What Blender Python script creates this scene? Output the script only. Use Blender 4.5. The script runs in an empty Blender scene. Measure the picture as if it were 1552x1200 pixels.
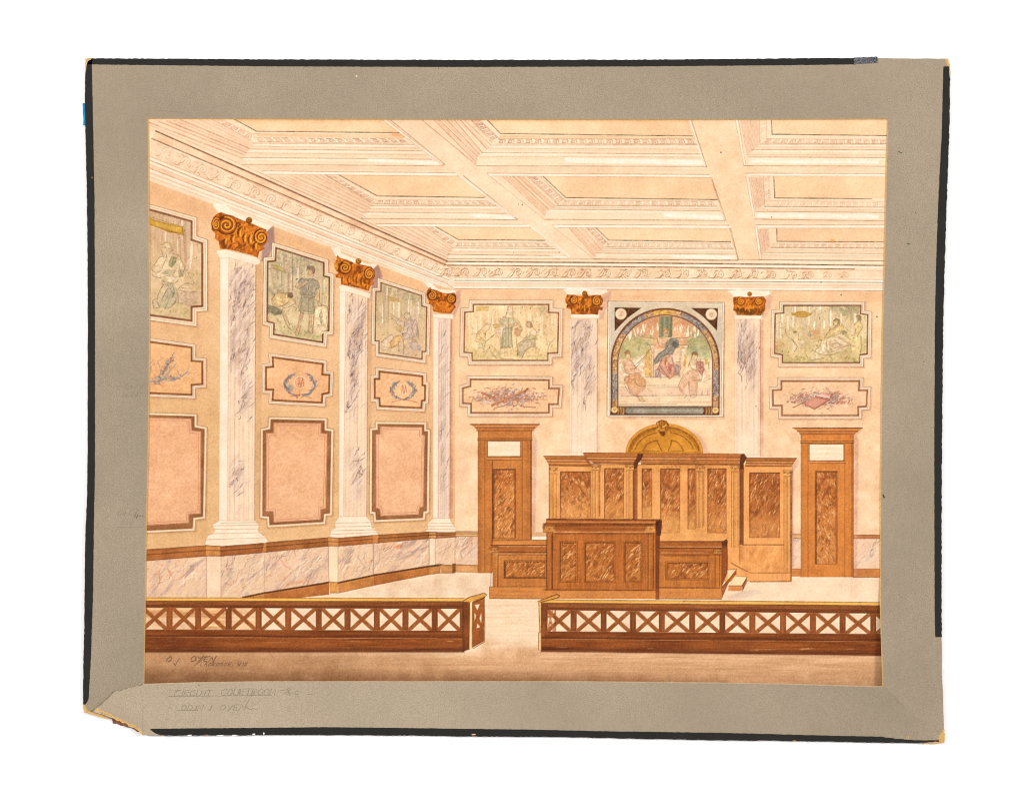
import bpy, bmesh, math, random
import numpy as np
from mathutils import Vector
# a matted watercolour of a court room, photographed flat from above on a white surface
S = 0.0005                       # one photo pixel on the mat = 0.5 mm
Z_TOP = 0.0032                   # height of the mat's face above the white surface
KEY = 1.0                        # light level that turns a 0.8 paper white
scene = bpy.context.scene
# camera ------------------------------------------------------------------
cam_d = bpy.data.cameras.new('camera'); cam = bpy.data.objects.new('camera', cam_d)
scene.collection.objects.link(cam); scene.camera = cam
cam_d.lens = 85; cam_d.sensor_width = 36; cam_d.clip_start = .05; cam_d.clip_end = 20
cam.location = (0, 0, Z_TOP + 1552 * S * 85 / 36); cam.rotation_euler = (0, 0, 0)
# light -------------------------------------------------------------------
world = bpy.data.worlds.new('World'); scene.world = world; world.use_nodes = True
bg = world.node_tree.nodes['Background']; bg.inputs[0].default_value = (1, .985, .965, 1); bg.inputs[1].default_value = .47
def area(name, loc, size, power, col):
    l = bpy.data.lights.new(name, 'AREA'); l.shape = 'RECTANGLE'; l.size, l.size_y = size; l.energy = power; l.color = col
    o = bpy.data.objects.new(name, l); scene.collection.objects.link(o); o.location = loc
    o.rotation_euler = (Vector((0, 0, 0)) - Vector(loc)).to_track_quat('-Z', 'Y').to_euler()
area('softbox_left', (-1.9, .35, 2.1), (.55, .55), 44, (1, .985, .96))
area('softbox_right', (1.9, .35, 2.1), (.55, .55), 44, (1, .985, .96))
area('softbox_top', (0, 2.3, 2.0), (.6, .4), 20, (1, .985, .96))
scene.view_settings.view_transform = 'Standard'; scene.view_settings.look = 'None'
scene.view_settings.exposure = 0; scene.view_settings.gamma = 1; scene.view_settings.use_curve_mapping = False
scene.render.engine = 'CYCLES'; scene.cycles.filter_width = 1.1; scene.cycles.max_bounces = 4
GAIN = 1.30                      # how much brighter than its albedo a sheet renders under these lamps
def lin(c):
    c = np.asarray(c, dtype=np.float64)
    return np.where(c <= .04045, c / 12.92, ((c + .055) / 1.055) ** 2.4)
def alb(r, g, b): return tuple(float(x) / GAIN for x in lin(np.array([r, g, b]) / 255)) + (1,)
# ---------------------------------------------------------------- the watercolour, painted stroke by stroke
# Units: one paint cell = 0.5 mm of paper.  (X0, Y0) is the paper's hidden corner under the mat.
import numpy as np, math
X0, Y0, X1, Y1 = 212, 172, 1354, 1046
W_, H_ = X1 - X0, Y1 - Y0
rng = np.random.default_rng(7)
CAN = np.ones((H_, W_, 3), np.float32)
IDS = np.zeros((H_, W_), np.int16)
CLIP = [None]
YY, XX = np.mgrid[0:H_, 0:W_].astype(np.float32)
XX += X0 + .5
YY += Y0 + .5

def rgb(*c):
    return np.array(c, np.float32) / 255

def vnoise(cx, cy, oct=4, seed=0, ang=0.0, gain=.55):
    """fractal value noise over the sheet, cell size cx by cy, rotated by ang; mean 0, about -1..1"""
    r = np.random.default_rng(seed + 100)
    c, s = math.cos(ang), math.sin(ang)
    u = XX * c + YY * s
    v = -XX * s + YY * c
    out = np.zeros_like(XX)
    amp, tot = 1.0, 0
    for o in range(oct):
        uu = u / cx + 57.3 * o
        vv = v / cy + 31.7 * o
        g = r.random((256, 256)).astype(np.float32) * 2 - 1
        iu = np.floor(uu).astype(int)
        iv = np.floor(vv).astype(int)
        fu = uu - iu
        fv = vv - iv
        fu = fu * fu * (3 - 2 * fu)
        fv = fv * fv * (3 - 2 * fv)
        a = g[iv % 256, iu % 256]; b = g[iv % 256, (iu + 1) % 256]
        d = g[(iv + 1) % 256, iu % 256]; e = g[(iv + 1) % 256, (iu + 1) % 256]
        out += amp * ((a * (1 - fu) + b * fu) * (1 - fv) + (d * (1 - fu) + e * fu) * fv)
        tot += amp
        amp *= gain
        cx /= 2; cy /= 2
    return out / tot * 1.7

N_BIG = vnoise(90, 70, 4, 1)
N_MID = vnoise(18, 18, 4, 2)
N_FINE = vnoise(3.2, 3.2, 2, 3)
N_V = vnoise(2.5, 40, 3, 4)
N_H = vnoise(60, 3.0, 3, 5)
N_D = vnoise(5, 26, 4, 6, ang=.62)       # marble streaks leaning right
N_D2 = vnoise(14, 30, 4, 8, ang=.8)
N_B = vnoise(6, 9, 3, 9, ang=.5)
TEX = dict(big=N_BIG, mid=N_MID, fine=N_FINE, v=N_V, h=N_H, d=N_D, d2=N_D2, b=N_B)

def box(xa, ya, xb, yb, pad=3):
    i0 = max(0, int(math.floor(min(xa, xb) - X0 - pad))); i1 = min(W_, int(math.ceil(max(xa, xb) - X0 + pad)))
    j0 = max(0, int(math.floor(min(ya, yb) - Y0 - pad))); j1 = min(H_, int(math.ceil(max(ya, yb) - Y0 + pad)))
    if i1 <= i0 or j1 <= j0:
        return None
    return slice(j0, j1), slice(i0, i1)

def segd(x, y, ax, ay, bx, by):
    dx, dy = bx - ax, by - ay
    L = dx * dx + dy * dy + 1e-9
    t = np.clip(((x - ax) * dx + (y - ay) * dy) / L, 0, 1)
    return np.hypot(x - ax - t * dx, y - ay - t * dy), t

def polysd(pts, sl):
    x = XX[sl]; y = YY[sl]
    d = np.full(x.shape, 1e9, np.float32)
    ins = np.zeros(x.shape, bool)
    n = len(pts)
    for i in range(n):
        ax, ay = pts[i]; bx, by = pts[(i + 1) % n]
        dd, _ = segd(x, y, ax, ay, bx, by)
        d = np.minimum(d, dd)
        if ay != by:
            c = ((ay > y) != (by > y)) & (x < (bx - ax) * (y - ay) / (by - ay) + ax)
            ins ^= c
    return np.where(ins, -d, d)

def blend(sl, al, col, mode='n'):
    if CLIP[0] is not None:
        al = al * CLIP[0][sl]
    al = al[..., None]
    u = CAN[sl]
    if mode == 'm':
        CAN[sl] = u * (1 - al + al * col)
    else:
        CAN[sl] = u * (1 - al) + col * al

def fill(pts, col, a=1.0, soft=1.0, tex='mid', amt=.05, edge=0.0, mode='n', col2=None, axis='y', pool=0.0):
    """a wash: col..col2 gradient along an axis, pigment mottling, darker rim where the paint dried"""
    xs = [p[0] for p in pts]; ys = [p[1] for p in pts]
    sl = box(min(xs), min(ys), max(xs), max(ys), 2 + soft)
    if sl is None: return
    sd = polysd(pts, sl)
    al = np.clip(.5 - sd / soft, 0, 1) * a
    c = rgb(*col)
    if col2 is not None:
        if axis == 'y': t = (YY[sl] - min(ys)) / (max(ys) - min(ys) + 1e-6)
        else: t = (XX[sl] - min(xs)) / (max(xs) - min(xs) + 1e-6)
        t = np.clip(t, 0, 1)[..., None]
        c = c * (1 - t) + rgb(*col2) * t
    else:
        c = np.broadcast_to(c, al.shape + (3,))
    m = np.ones(al.shape, np.float32)
    if amt:
        m = m * (1 + amt * TEX[tex][sl])
    if edge:
        m = m * (1 - edge * np.exp(-((sd + 1.2) / 1.3) ** 2))
    c = 1 - (1 - c) * (1 + (1 - m[..., None]) * np.array([1.0, 1.5, 2.2]) * 1.6) if False else c * np.power(m[..., None], np.array([.7, 1.0, 1.35]))
    blend(sl, al, c, mode)

def claim(pid, *polys):
    for pts in polys:
        xs = [p[0] for p in pts]; ys = [p[1] for p in pts]
        sl = box(min(xs), min(ys), max(xs), max(ys), 1)
        if sl is None: continue
        IDS[sl][polysd(pts, sl) < 0] = pid

def stroke(pts, w=1.0, col=(90, 60, 40), a=.8, dry=.25, wob=0.0, taper=False, mode='n', soft=1.0):
    P = []
    for i in range(len(pts) - 1):
        ax, ay = pts[i]; bx, by = pts[i + 1]
        n = max(1, int(math.hypot(bx - ax, by - ay) / 14))
        for k in range(n):
            P.append((ax + (bx - ax) * k / n, ay + (by - ay) * k / n))
    P.append(pts[-1])
    if wob:
        P = [(x + rng.normal() * wob, y + rng.normal() * wob) for x, y in P]
    xs = [p[0] for p in P]; ys = [p[1] for p in P]
    sl0 = box(min(xs), min(ys), max(xs), max(ys), w + 2)
    if sl0 is None: return
    j0, i0 = sl0[0].start, sl0[1].start
    buf = np.zeros((sl0[0].stop - j0, sl0[1].stop - i0), np.float32)
    n = len(P) - 1
    k0 = rng.random() * 6.28
    for i in range(n):
        ax, ay = P[i]; bx, by = P[i + 1]
        s = box(ax, ay, bx, by, w + 2)
        if s is None: continue
        d, t = segd(XX[s], YY[s], ax, ay, bx, by)
        ww = w
        if taper:
            tt = (i + t) / n
            ww = w * np.clip(np.minimum(tt * 3 + .25, (1 - tt) * 2.5 + .2), 0, 1)
        c = np.clip((ww / 2 + soft / 2 - d) / soft, 0, 1) * np.minimum(1, ww)
        q = (slice(s[0].start - j0, s[0].stop - j0), slice(s[1].start - i0, s[1].stop - i0))
        buf[q] = np.maximum(buf[q], c * (1 - dry * .5 * (1 + math.sin(k0 + i * 1.7))))
    if dry:
        buf = buf * np.clip(1 + dry * N_FINE[sl0] * .8, 0, 1.2)
    blend(sl0, np.clip(buf * a, 0, 1), rgb(*col), mode)

class clip:
    def __init__(s, *polys): s.p = polys
    def __enter__(s):
        s.old = CLIP[0]
        m = np.zeros((H_, W_), np.float32)
        for pts in s.p:
            xs = [p[0] for p in pts]; ys = [p[1] for p in pts]
            sl = box(min(xs), min(ys), max(xs), max(ys), 2)
            if sl is not None: m[sl] = np.maximum(m[sl], np.clip(.5 - polysd(pts, sl), 0, 1))
        CLIP[0] = m if s.old is None else m * s.old
    def __exit__(s, *a): CLIP[0] = s.old

def R(x0, y0, x1, y1): return [(x0, y0), (x1, y0), (x1, y1), (x0, y1)]
def lerp(a, b, t): return (a[0] + (b[0] - a[0]) * t, a[1] + (b[1] - a[1]) * t)
def arc(cx, cy, rx, ry, a0, a1, n=24):
    return [(cx + rx * math.cos(math.radians(a0 + (a1 - a0) * i / n)), cy - ry * math.sin(math.radians(a0 + (a1 - a0) * i / n))) for i in range(n + 1)]
def spiral(cx, cy, r, a0, turns, n=26, ry=None):
    o = []
    for i in range(n + 1):
        t = i / n; rr = r * (1 - .88 * t); an = math.radians(a0) + turns * 6.283 * t
        o.append((cx + rr * math.cos(an), cy - rr * (ry or 1) * math.sin(an)))
    return o
def Z(ox, oy, s, pts): return [(ox + x / s, oy + y / s) for x, y in pts]

(SHEET, CEIL, CORN, COL, CAP, PANEL, MURAL, ARCHM, DOOR, BENCH, DESK, RAIL, FLOOR, DADO, PEDI, STEPS) = range(16)
REG = {}          # id -> (name, label)
NEXT = [1]
def new(name, label=None, *polys):
    i = NEXT[0]; NEXT[0] += 1
    REG[i] = (name, label)
    claim(i, *polys)
    return i

# ---- ground washes -------------------------------------------------------------------------------------
fill(R(X0 - 5, Y0 - 5, X1 + 5, Y1 + 5), (253, 224, 190), amt=.02)
ceil = [(X0, Y0), (X1, Y0), (X1, 442), (690, 438), (640, 427), (X0, 268)]
new('painted_ceiling', 'coffered cream ceiling', ceil)
fill(ceil, (254, 226, 194), amt=.02, tex='big')
lwall = [(X0, 268), (640, 427), (690, 440), (690, 806), (X0, 835)]
bwall = [(690, 438), (X1, 442), (X1, 812), (690, 806)]
new('painted_side_wall', 'tan side wall', lwall)
new('painted_end_wall', 'peach end wall', bwall)
fill(lwall, (246, 206, 166), col2=(238, 198, 150), amt=.02, tex='big')
fill(lwall, (240, 194, 146), a=.35, tex='mid', amt=.05)
fill([(X0, 440), (330, 440), (330, 830), (X0, 840)], (218, 172, 118), a=.3, soft=60, amt=.05)
fill([(X0, 560), (700, 700), (700, 815), (X0, 838)], (222, 178, 122), a=.32, soft=60, amt=.06)
for tx, th, c_, a_ in (('big', .1, (222, 172, 126), .5), ('mid', .25, (228, 180, 134), .3)):
    sl_ = box(X0, 268, 690, 840, 2); m_ = np.clip(.5 - polysd(lwall, sl_), 0, 1) * np.clip((TEX[tx][sl_] - th) * 1.2, 0, 1) * a_; blend(sl_, m_, rgb(*c_))
fill(bwall, (251, 213, 172), col2=(253, 219, 184), amt=.03, tex='mid')
fill(bwall, (246, 198, 150), a=.25, amt=.12, tex='mid')
fill([(690, 438), (X1, 442), (X1, 458), (700, 455)], (240, 192, 148), a=.45, soft=4, tex='h')
fill([(X0, 270), (640, 428), (690, 442), (690, 452), (640, 445), (X0, 300)], (232, 180, 132), a=.5, soft=14, tex='mid')

# ---- ceiling -------------------------------------------------------------------------------------------
INK = (88, 56, 34); BRN = (150, 102, 68); PAL = (196, 150, 116); PINK = (226, 176, 146); WHT = (255, 249, 238)
def fan(a0, a1, b0, b1, ts, w=1.0, col=PAL, a=.7, dry=.4):
    """lines between border a0-a1 and border b0-b1"""
    for t in ts:
        stroke([lerp(a0, b0, t), lerp(a1, b1, t)], w, col, a, dry)
def coffer_panel(poly):
    fill(poly, (254, 219, 180), amt=.02, tex='mid', edge=.03)
    fill(poly, (250, 204, 158), a=.3, amt=.12, tex='big')
def greek(a, b, c, d, n, col=(158, 92, 66), al=.8):
    """key pattern in the strip a-b (upper edge) / c-d (lower edge)"""
    stroke([a, b], .8, PAL, .7); stroke([c, d], .9, BRN, .6)
    for i in range(n):
        def q(u, v): return lerp(lerp(a, b, (i + u) / n), lerp(c, d, (i + u) / n), v)
        k = al * rng.uniform(.45, 1.1)
        stroke([q(.08, .22), q(.72, .22), q(.80, .75)], 1.0, col, k, .35)
        stroke([q(.16, .78), q(.20, .48), q(.52, .48), q(.55, .78), q(.2, .8)], 1.0, col, k * .9, .35)
        stroke([q(.86, .15), q(1.0, .9)], 1.0, WHT, .6, .3)

def beamshade(poly, a=.5, col=(250, 212, 178)):
    fill(poly, col, a=a, amt=.05, tex='mid')

# row / column washes for slanted sides (pinkish shade)
slants = [
 [(226, 184), (243, 181), (340, 181), (384, 217), (367, 250), (226, 196)],
 [(395, 262), (508, 266), (569, 306), (548, 332), (410, 276)],
 [(560, 334), (655, 344), (692, 374), (678, 392), (575, 345)],
 [(642, 181), (726, 181), (757, 211), (745, 220), (723, 238), (724, 250)],
 [(752, 268), (820, 268), (858, 306), (845, 312), (826, 322), (826, 333)],
 [(846, 346), (900, 346), (923, 368), (903, 386), (901, 393)],
 [(1121, 181), (1151, 181), (1153, 219), (1133, 236)],
 [(1137, 269), (1157, 269), (1160, 312), (1145, 322), (1143, 318)],
 [(1148, 347), (1166, 347), (1168, 375), (1155, 388)],
]
for s in slants:
    fill(s, (249, 211, 178), a=.5, amt=.03, tex='mid', soft=2)
# left-hand slants
for t in (0, .2, .36, .5, .64, .8, 1):
    stroke([lerp((226, 186), (288, 181), min(1, t * 1.2)) if t < .8 else (300 + (t - .8) * 60, 181), lerp((367, 240), (384, 217), t)], rng.choice([.8, 1.3, 2.2]), PAL if t % .4 else (214, 160, 128), .75, .4)
for t in (.1, .3, .43, .57, .72, .9):
    stroke([lerp((232, 184), (312, 181), t), lerp((369, 237), (384, 218), t)], 2.2, (233, 182, 150), .55, .4)
fan((410, 270), (552, 332), (493, 266), (569, 308), (0, .12, .3, .45, .62, .8, .92, 1), 1.1)
fan((416, 268), (552, 326), (488, 266), (566, 306), (.1, .36, .55, .72, .88), 2.4, (233, 186, 154), .6)
fan((560, 338), (679, 391), (640, 344), (686, 376), (0, .2, .4, .6, .8, 1), 1.0)
fan((575, 338), (680, 388), (642, 344), (686, 378), (.15, .5, .8), 2.0, (234, 188, 158), .6)
for xa, (xb, yb) in zip((657, 665, 677, 688, 697, 703, 713, 726), ((722, 246), (724, 238), (727, 234), (731, 231), (738, 226), (744, 220), (746, 216), (757, 211))):
    stroke([(xa, 181), (xb, yb)], 1.1, (168, 116, 88) if xa < 700 else PAL, .75, .3)
for xa, (xb, yb) in zip((661, 672, 682, 692), ((723, 242), (725, 236), (730, 232), (741, 224))):
    stroke([(xa, 181), (xb, yb)], 3.0, (226, 176, 142), .45, .3)
for xa, (xb, yb) in zip((763, 773, 779, 785, 792, 800, 820), ((826, 326), (828, 320), (832, 317), (836, 315), (842, 313), (847, 311), (858, 306))):
    stroke([(xa, 268), (xb, yb)], 1.0, PAL, .8, .3)
for xa, (xb, yb) in zip((768, 778, 787), ((827, 323), (831, 318), (839, 314))):
    stroke([(xa, 268), (xb, yb)], 3.2, (222, 166, 126), .5, .3)
for xa, (xb, yb) in zip((863, 868, 875, 884, 890, 900), ((902, 390), (904, 386), (908, 381), (912, 378), (915, 377), (923, 372))):
    stroke([(xa, 346), (xb, yb)], .9, PAL, .8, .3)
for xa, (xb, yb) in zip((865, 872, 880), ((903, 388), (906, 383), (911, 379))):
    stroke([(xa, 346), (xb, yb)], 2.6, (224, 170, 134), .45, .3)
for (xa, xb, ya, yb, ka, kb) in ((1122, 1149, 182, 1, 1134, 1152), (1138, 1156, 270, 2, 1146, 1159), (1149, 1165, 348, 3, 1156, 1167)):
    for i in range(13):
        t = i / 12
        ye = {1: 236 - 17 * t, 2: 318 - 8 * t, 3: 386 - 12 * t}[yb]
        xe = ka + (kb - ka) * t
        p = (xa + (xb - xa) * t, ya)
        cuts = sorted(rng.random(4))
        for u0, u1 in ((0, cuts[0]), (cuts[0] + .03, cuts[2]), (cuts[2] + .02, 1)):
            stroke([lerp(p, (xe, ye), u0), lerp(p, (xe, ye), min(1, u1))], .9, (190, 138, 110), .5, .45)

# inner panels
P_A1 = [(355, 178), (574, 178), (607, 202), (389, 199.5)]
P_B1 = [(514, 265.6), (693, 266.5), (741, 300), (572, 297.5)]
P_C1 = [(661, 344), (804, 345.5), (833, 365), (695, 363.6)]
P_A2 = [(738, 178), (1042, 178), (1051, 206.6), (759, 203)]
P_B2 = [(824, 268), (1078, 269), (1089, 303), (858, 300)]
P_C2 = [(904, 346), (1103, 347), (1110, 367), (923, 364.5)]
P_A3 = [(1170, 178), (1350, 178), (1350, 206), (1171, 204)]
P_B3 = [(1173.6, 268), (1350, 269), (1350, 301), (1175, 300.5)]
P_C3 = [(1178, 347), (1350, 347), (1350, 367), (1178.5, 366.3)]
for p in (P_A1, P_B1, P_C1, P_A2, P_B2, P_C2, P_A3, P_B3, P_C3):
    coffer_panel(p)
for p in (P_A1, P_A2):
    fill([(p[0][0], 180), (p[1][0], 180), (p[1][0] + 3, 185), (p[0][0] + 3, 185)], (244, 190, 130), a=.5, soft=6)
for pts in ([(355, 181), (389, 199.5), (607, 201.7)], [(514, 265.6), (572, 297.5), (735, 299.8)], [(661, 344), (695, 363.6), (826, 364.8)],
            [(738, 181), (759, 203), (1051, 206.6)], [(824, 268), (858, 300), (1088, 303)], [(904, 346), (923, 364.5), (1108, 367)],
            [(1170, 181), (1171, 204), (1345, 206)], [(1173.6, 268), (1175, 300.5), (1322, 301.8)], [(1178, 347), (1178.5, 366.3), (1340, 367.3)]):
    stroke(pts, 1.25, INK, .88, .35)
# band under each panel
for a, b, c, d in (((384, 202), (610, 204), (392, 207), (618, 209)), ((759, 205), (1052, 208), (757, 211), (1055, 211))):
    fill([a, b, d, c], (248, 196, 150), a=.6, tex='h', amt=.1)
fill([(590, 199), (607, 203), (618, 208), (596, 207)], (236, 170, 118), a=.6, soft=3)
# key friezes
greek((385, 208), (612, 209.5), (392, 215.5), (622, 217.5), 17)
greek((335, 181), (386, 205), (320, 181), (381, 213), 5, (200, 110, 90), .75)
greek((574, 303), (740, 304.5), (569, 309.5), (752, 311), 16, al=.5)
greek((508, 268), (571, 304), (495, 266), (562, 307), 7, al=.55)
greek((693, 368), (830, 369), (690, 373.5), (838, 374.5), 13, al=.45)
greek((655, 345), (692, 368), (645, 344), (684, 372), 5, al=.55)
greek((757, 210.5), (1053, 210.5), (754, 218), (1056, 218.5), 22)
greek((726, 181), (757, 210), (714, 181), (747, 213), 6, (130, 70, 60), .8)
greek((856, 304), (1084, 305), (850, 311), (1086, 312), 19, al=.5)
greek((812, 268), (857, 304), (803, 268), (847, 309), 6, (140, 90, 80), .6)
greek((922, 368), (1108, 369.5), (917, 374.5), (1112, 376), 20, al=.4)
greek((899, 346), (922, 368), (891, 346), (915, 372), 5, al=.5)
greek((1163, 210.5), (1346, 212), (1156, 217), (1346, 218.5), 15, al=.55)
greek((1162, 181), (1163, 211), (1152, 181), (1153, 217), 3, al=.35)
greek((1166, 304.6), (1343, 306), (1160, 313), (1343, 314.5), 18, al=.28)
greek((1167, 268), (1168, 304), (1158, 268), (1160, 312), 4, al=.45)
greek((1172, 370), (1340, 370.5), (1169, 375), (1340, 376), 16, al=.3)
# mouldings under the keys: (left point, right point) rows
rows = [
 [((384, 217.5), (628, 219.5)), ((380, 222), (635, 225)), ((377, 226.5), (641, 229)), ((371, 232.5), (648, 235)), ((368, 239), (655, 242)), ((367, 249.8), (672, 252))],
 [((562, 312), (754, 312.8)), ((556, 317), (760, 318)), ((549, 321.8), (768, 324)), ((548, 331.5), (784, 333.8))],
 [((685, 376.5), (842, 377.5)), ((681, 381), (850, 383)), ((679, 386), (858, 388))],
 [((746, 220.5), (1058, 219.8)), ((739, 225), (1061, 227)), ((731, 231.5), (1064, 234)), ((726, 237.6), (1066, 238.8)), ((723, 251.8), (1072, 252.8))],
 [((845, 312.5), (1087, 313.2)), ((838, 315), (1090, 316.6)), ((834, 317.5), (1093, 320)), ((826, 333), (1100, 334.6))],
 [((913, 377), (1113, 378)), ((909, 380), (1114, 382)), ((904, 384), (1116, 386)), ((901, 393), (1119, 395.5))],
 [((1153, 219), (1344, 219)), ((1150, 223), (1344, 223.4)), ((1141, 227.2), (1344, 227.8)), ((1134, 235), (1344, 235.6)), ((1134, 238.5), (1344, 239.4)), ((1128, 251.5), (1344, 252.5))],
 [((1160, 313.5), (1341, 314.5)), ((1152, 317.4), (1341, 318)), ((1147, 321), (1341, 322.4)), ((1143, 332.6), (1341, 335.4))],
 [((1169, 376), (1340, 377)), ((1165, 379), (1340, 380)), ((1160, 383), (1340, 385)), ((1156, 387), (1340, 388)), ((1153, 394), (1340, 396))],
]
for r_ in rows:
    for k, (a, b) in enumerate(r_):
        last = k == len(r_) - 1
        stroke([a, b], .9 if not last else 1.1, BRN if k % 2 == 0 or last else PAL, .7, .35)
        if k % 2 == 1:
            stroke([(a[0] + 2, a[1] + 2.6), (b[0] - 2, b[1] + 2.6)], 2.8, (250, 213, 178), .6, .3)
        else:
            stroke([(a[0] + 2, a[1] + 2.4), (b[0] - 2, b[1] + 2.4)], 2.0, WHT, .5, .3)
for a, b, w in (((560, 243), (662, 248), 5), ((860, 243), (1062, 247), 8), ((1140, 245), (1330, 246), 5), ((720, 327), (776, 330), 5), ((1010, 326), (1094, 330), 7), ((1020, 389), (1110, 391), 5), ((835, 387), (858, 390), 3), ((1150, 327), (1330, 329), 6)):
    stroke([a, b], w, (255, 248, 238), .9, .2, soft=3)
# beams
beamshade([(578, 181), (642, 181), (724, 252), (738, 263), (826, 334), (901, 394), (868, 392), (785, 333), (693, 266), (673, 252)], .55, (252, 217, 184))
beamshade([(1048, 181), (1116, 181), (1127, 252), (1132, 268), (1144, 334), (1152, 395), (1119, 395), (1100, 334), (1078, 267), (1072, 253)], .7, (253, 216, 176))
beamshade([(395, 258), (690, 261), (673, 252), (367, 250)], .45, (250, 210, 176))
beamshade([(724, 252), (1072, 253), (1076, 265), (738, 263)], .5, (252, 214, 178))
beamshade([(1128, 252), (1345, 253), (1345, 263), (1131, 262)], .5, (252, 214, 178))
for pts in ([(578, 181), (671, 250)], [(586, 181), (673, 251)], [(693, 266), (783, 332)], [(801, 342), (866, 391)], [(638, 181), (723, 251.5)],
            [(641, 183), (722, 249)], [(740, 265), (826, 333)], [(838, 343), (901, 393)],
            [(1044, 181), (1070, 254)], [(1077, 266), (1099, 335)], [(1105, 342), (1119, 394)], [(1115, 181), (1128, 251)], [(1120, 181), (1131, 251)],
            [(1131, 268), (1143, 333)], [(1136, 269), (1145, 330)], [(1145, 345), (1152, 394)], [(1149, 347), (1155, 392)]):
    stroke(pts, .9, (178, 128, 96), .65, .4)
for pts in ([(1048, 181), (1072, 254)], [(1080, 272), (1101, 334)], [(1108, 346), (1120, 394)], [(703, 267), (785, 333)], [(592, 182), (675, 250)]):
    stroke(pts, 1.0, (140, 92, 64), .75, .3)
for pts in ([(582, 182), (670, 248)], [(1117, 182), (1129.5, 250)], [(1046, 183), (1069, 252)], [(1133.5, 270), (1143.5, 330)], [(1147, 347), (1153, 392)], [(697, 268), (780, 329)], [(805, 344), (864, 389)]):
    stroke(pts, 2.2, WHT, .75, .3)
for a, b, c in (((398, 259.5), (690, 262.6), 5), ((738, 263), (1076, 265.2), 4.2), ((1131, 263), (1344, 263.6), 4.2), ((570, 339.5), (800, 340.5), 4.6), ((838, 341), (1105, 342), 4.6), ((1146, 341.5), (1342, 341.5), 4.6)):
    stroke([a, b], .9, (168, 118, 84), .75, .35)
    stroke([(a[0] + 4, a[1] + c / 2), (b[0] + 2, b[1] + c / 2)], c - 1.6, WHT, .8, .2)
    stroke([(a[0] + 8, a[1] + c), (b[0] + 4, b[1] + c)], .8, (186, 136, 102), .65, .35)
for pts in ([(742, 254), (1068, 258)], [(384, 255), (668, 257)]):
    stroke(pts, 3, (248, 205, 172), .4, .4, soft=3)

# ---- cornice -------------------------------------------------------------------------------------------
def L(x, a):      # a height on the slanting cornice: straight from the left edge to the corner
    return (x, a[1] + (a[3] - a[1]) * (x - a[0]) / (a[2] - a[0]))
cornL = [(X0, 178), (226, 184), (367, 240), (548, 331), (678, 392), (690, 396), (690, 440), (640, 428), (X0, 270)]
cornR = [(678, 393), (1345, 396), (1345, 442), (690, 438)]
new('painted_cornice', 'scrolled cornice', [(X0, 190), (236, 197), (678, 395), (1350, 399), (1350, 441), (690, 438), (640, 427), (X0, 269)])
fill([(X0, 205), (676, 401), (1350, 406), (1350, 441), (690, 438), (640, 427), (X0, 269)], (254, 224, 194), a=.9, amt=.03)
fill([(226, 192), (678, 392), (678, 397), (226, 197)], (246, 200, 166), a=.6, tex='h')
fill([(236, 200), (678, 397), (676, 401), (230, 211)], (247, 204, 168), a=.8, tex='mid', amt=.08)
fill([(450, 308), (676, 400), (676, 403), (450, 306)], (214, 150, 104), a=.4, soft=3)
stroke([(226, 190), (290, 216), (400, 265), (560, 338), (678, 391.5)], .8, (186, 136, 104), .75, .3)
stroke([(236, 199), (410, 275.5), (678, 396)], 1.9, (104, 70, 46), .9, .2)
stroke([(300, 228), (410, 277), (520, 326), (678, 397.5)], 1.0, (150, 92, 60), .5, .3)
stroke([(230, 210.5), (401, 283), (520, 335), (676, 402)], 1.7, (122, 78, 50), .88, .25)
stroke([(340, 259), (520, 337), (640, 389), (674, 403)], 1.6, (190, 108, 60), .5, .35)
fill([(230, 213), (676, 404), (682, 420), (226, 237)], (252, 217, 184), a=.7, amt=.07, tex='mid')
# lines below the frieze
for (ya, xb, yb), (w, c, a) in (((237, 682, 421), (.9, PAL, .8)), ((243, 681, 425), (1.2, BRN, .6)), ((249, 679, 428), (.8, PAL, .6)), ((255, 678, 431), (1.3, (190, 140, 110), .7)),
                                ((262, 677, 434), (.8, PAL, .7)), ((268, 676, 436.5), (.8, (200, 150, 122), .6))):
    stroke([(226, ya), (xb, yb)], w, c, a, .3)
for (ya, xb, yb) in ((240, 681, 423), (246, 680, 426.5), (258, 678, 432.5), (265, 677, 435.5)):
    stroke([(226, ya), (xb, yb)], 2.2, WHT, .6, .2)
fill([(226, 248), (679, 428), (679, 431), (226, 254)], (244, 200, 168), a=.55, tex='h')
# the end wall's cornice
for (ya, yb, w, c, a, x1) in ((392.5, 395.5, 1.0, BRN, .65, 1342), (396.6, 402.8, 1.8, (110, 74, 50), .9, 1340), (402.4, 408.3, 1.6, (128, 84, 56), .85, 1296), (403, 410.5, .8, PAL, .6, 1340),
                          (421, 424, .9, PAL, .8, 1340), (425.4, 428.6, 1.3, (150, 108, 78), .8, 1340), (429, 432, .8, PAL, .7, 1340), (431, 434, .8, PAL, .5, 1340), (434, 437.4, .8, (214, 170, 140), .6, 1340), (438, 441.4, 1.2, (176, 124, 94), .75, 1340)):
    xa = 690 if ya > 410 else 678
    stroke([(xa, ya), ((xa + x1) / 2, (ya + yb) / 2 - .3), (x1, yb)], w, c, a, .3)
for (ya, yb, w) in ((399.6, 405.4, 2.4), (423.4, 426.4, 2.2), (427.2, 430.2, 1.4), (435.8, 439.2, 2.2), (419.6, 422.4, 1.2)):
    stroke([(688, ya), (1340, yb)], w, WHT, .75, .2)
fill([(684, 405), (1290, 410), (1290, 424), (688, 420)], (252, 216, 178), a=.7, tex='mid', amt=.07)
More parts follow.
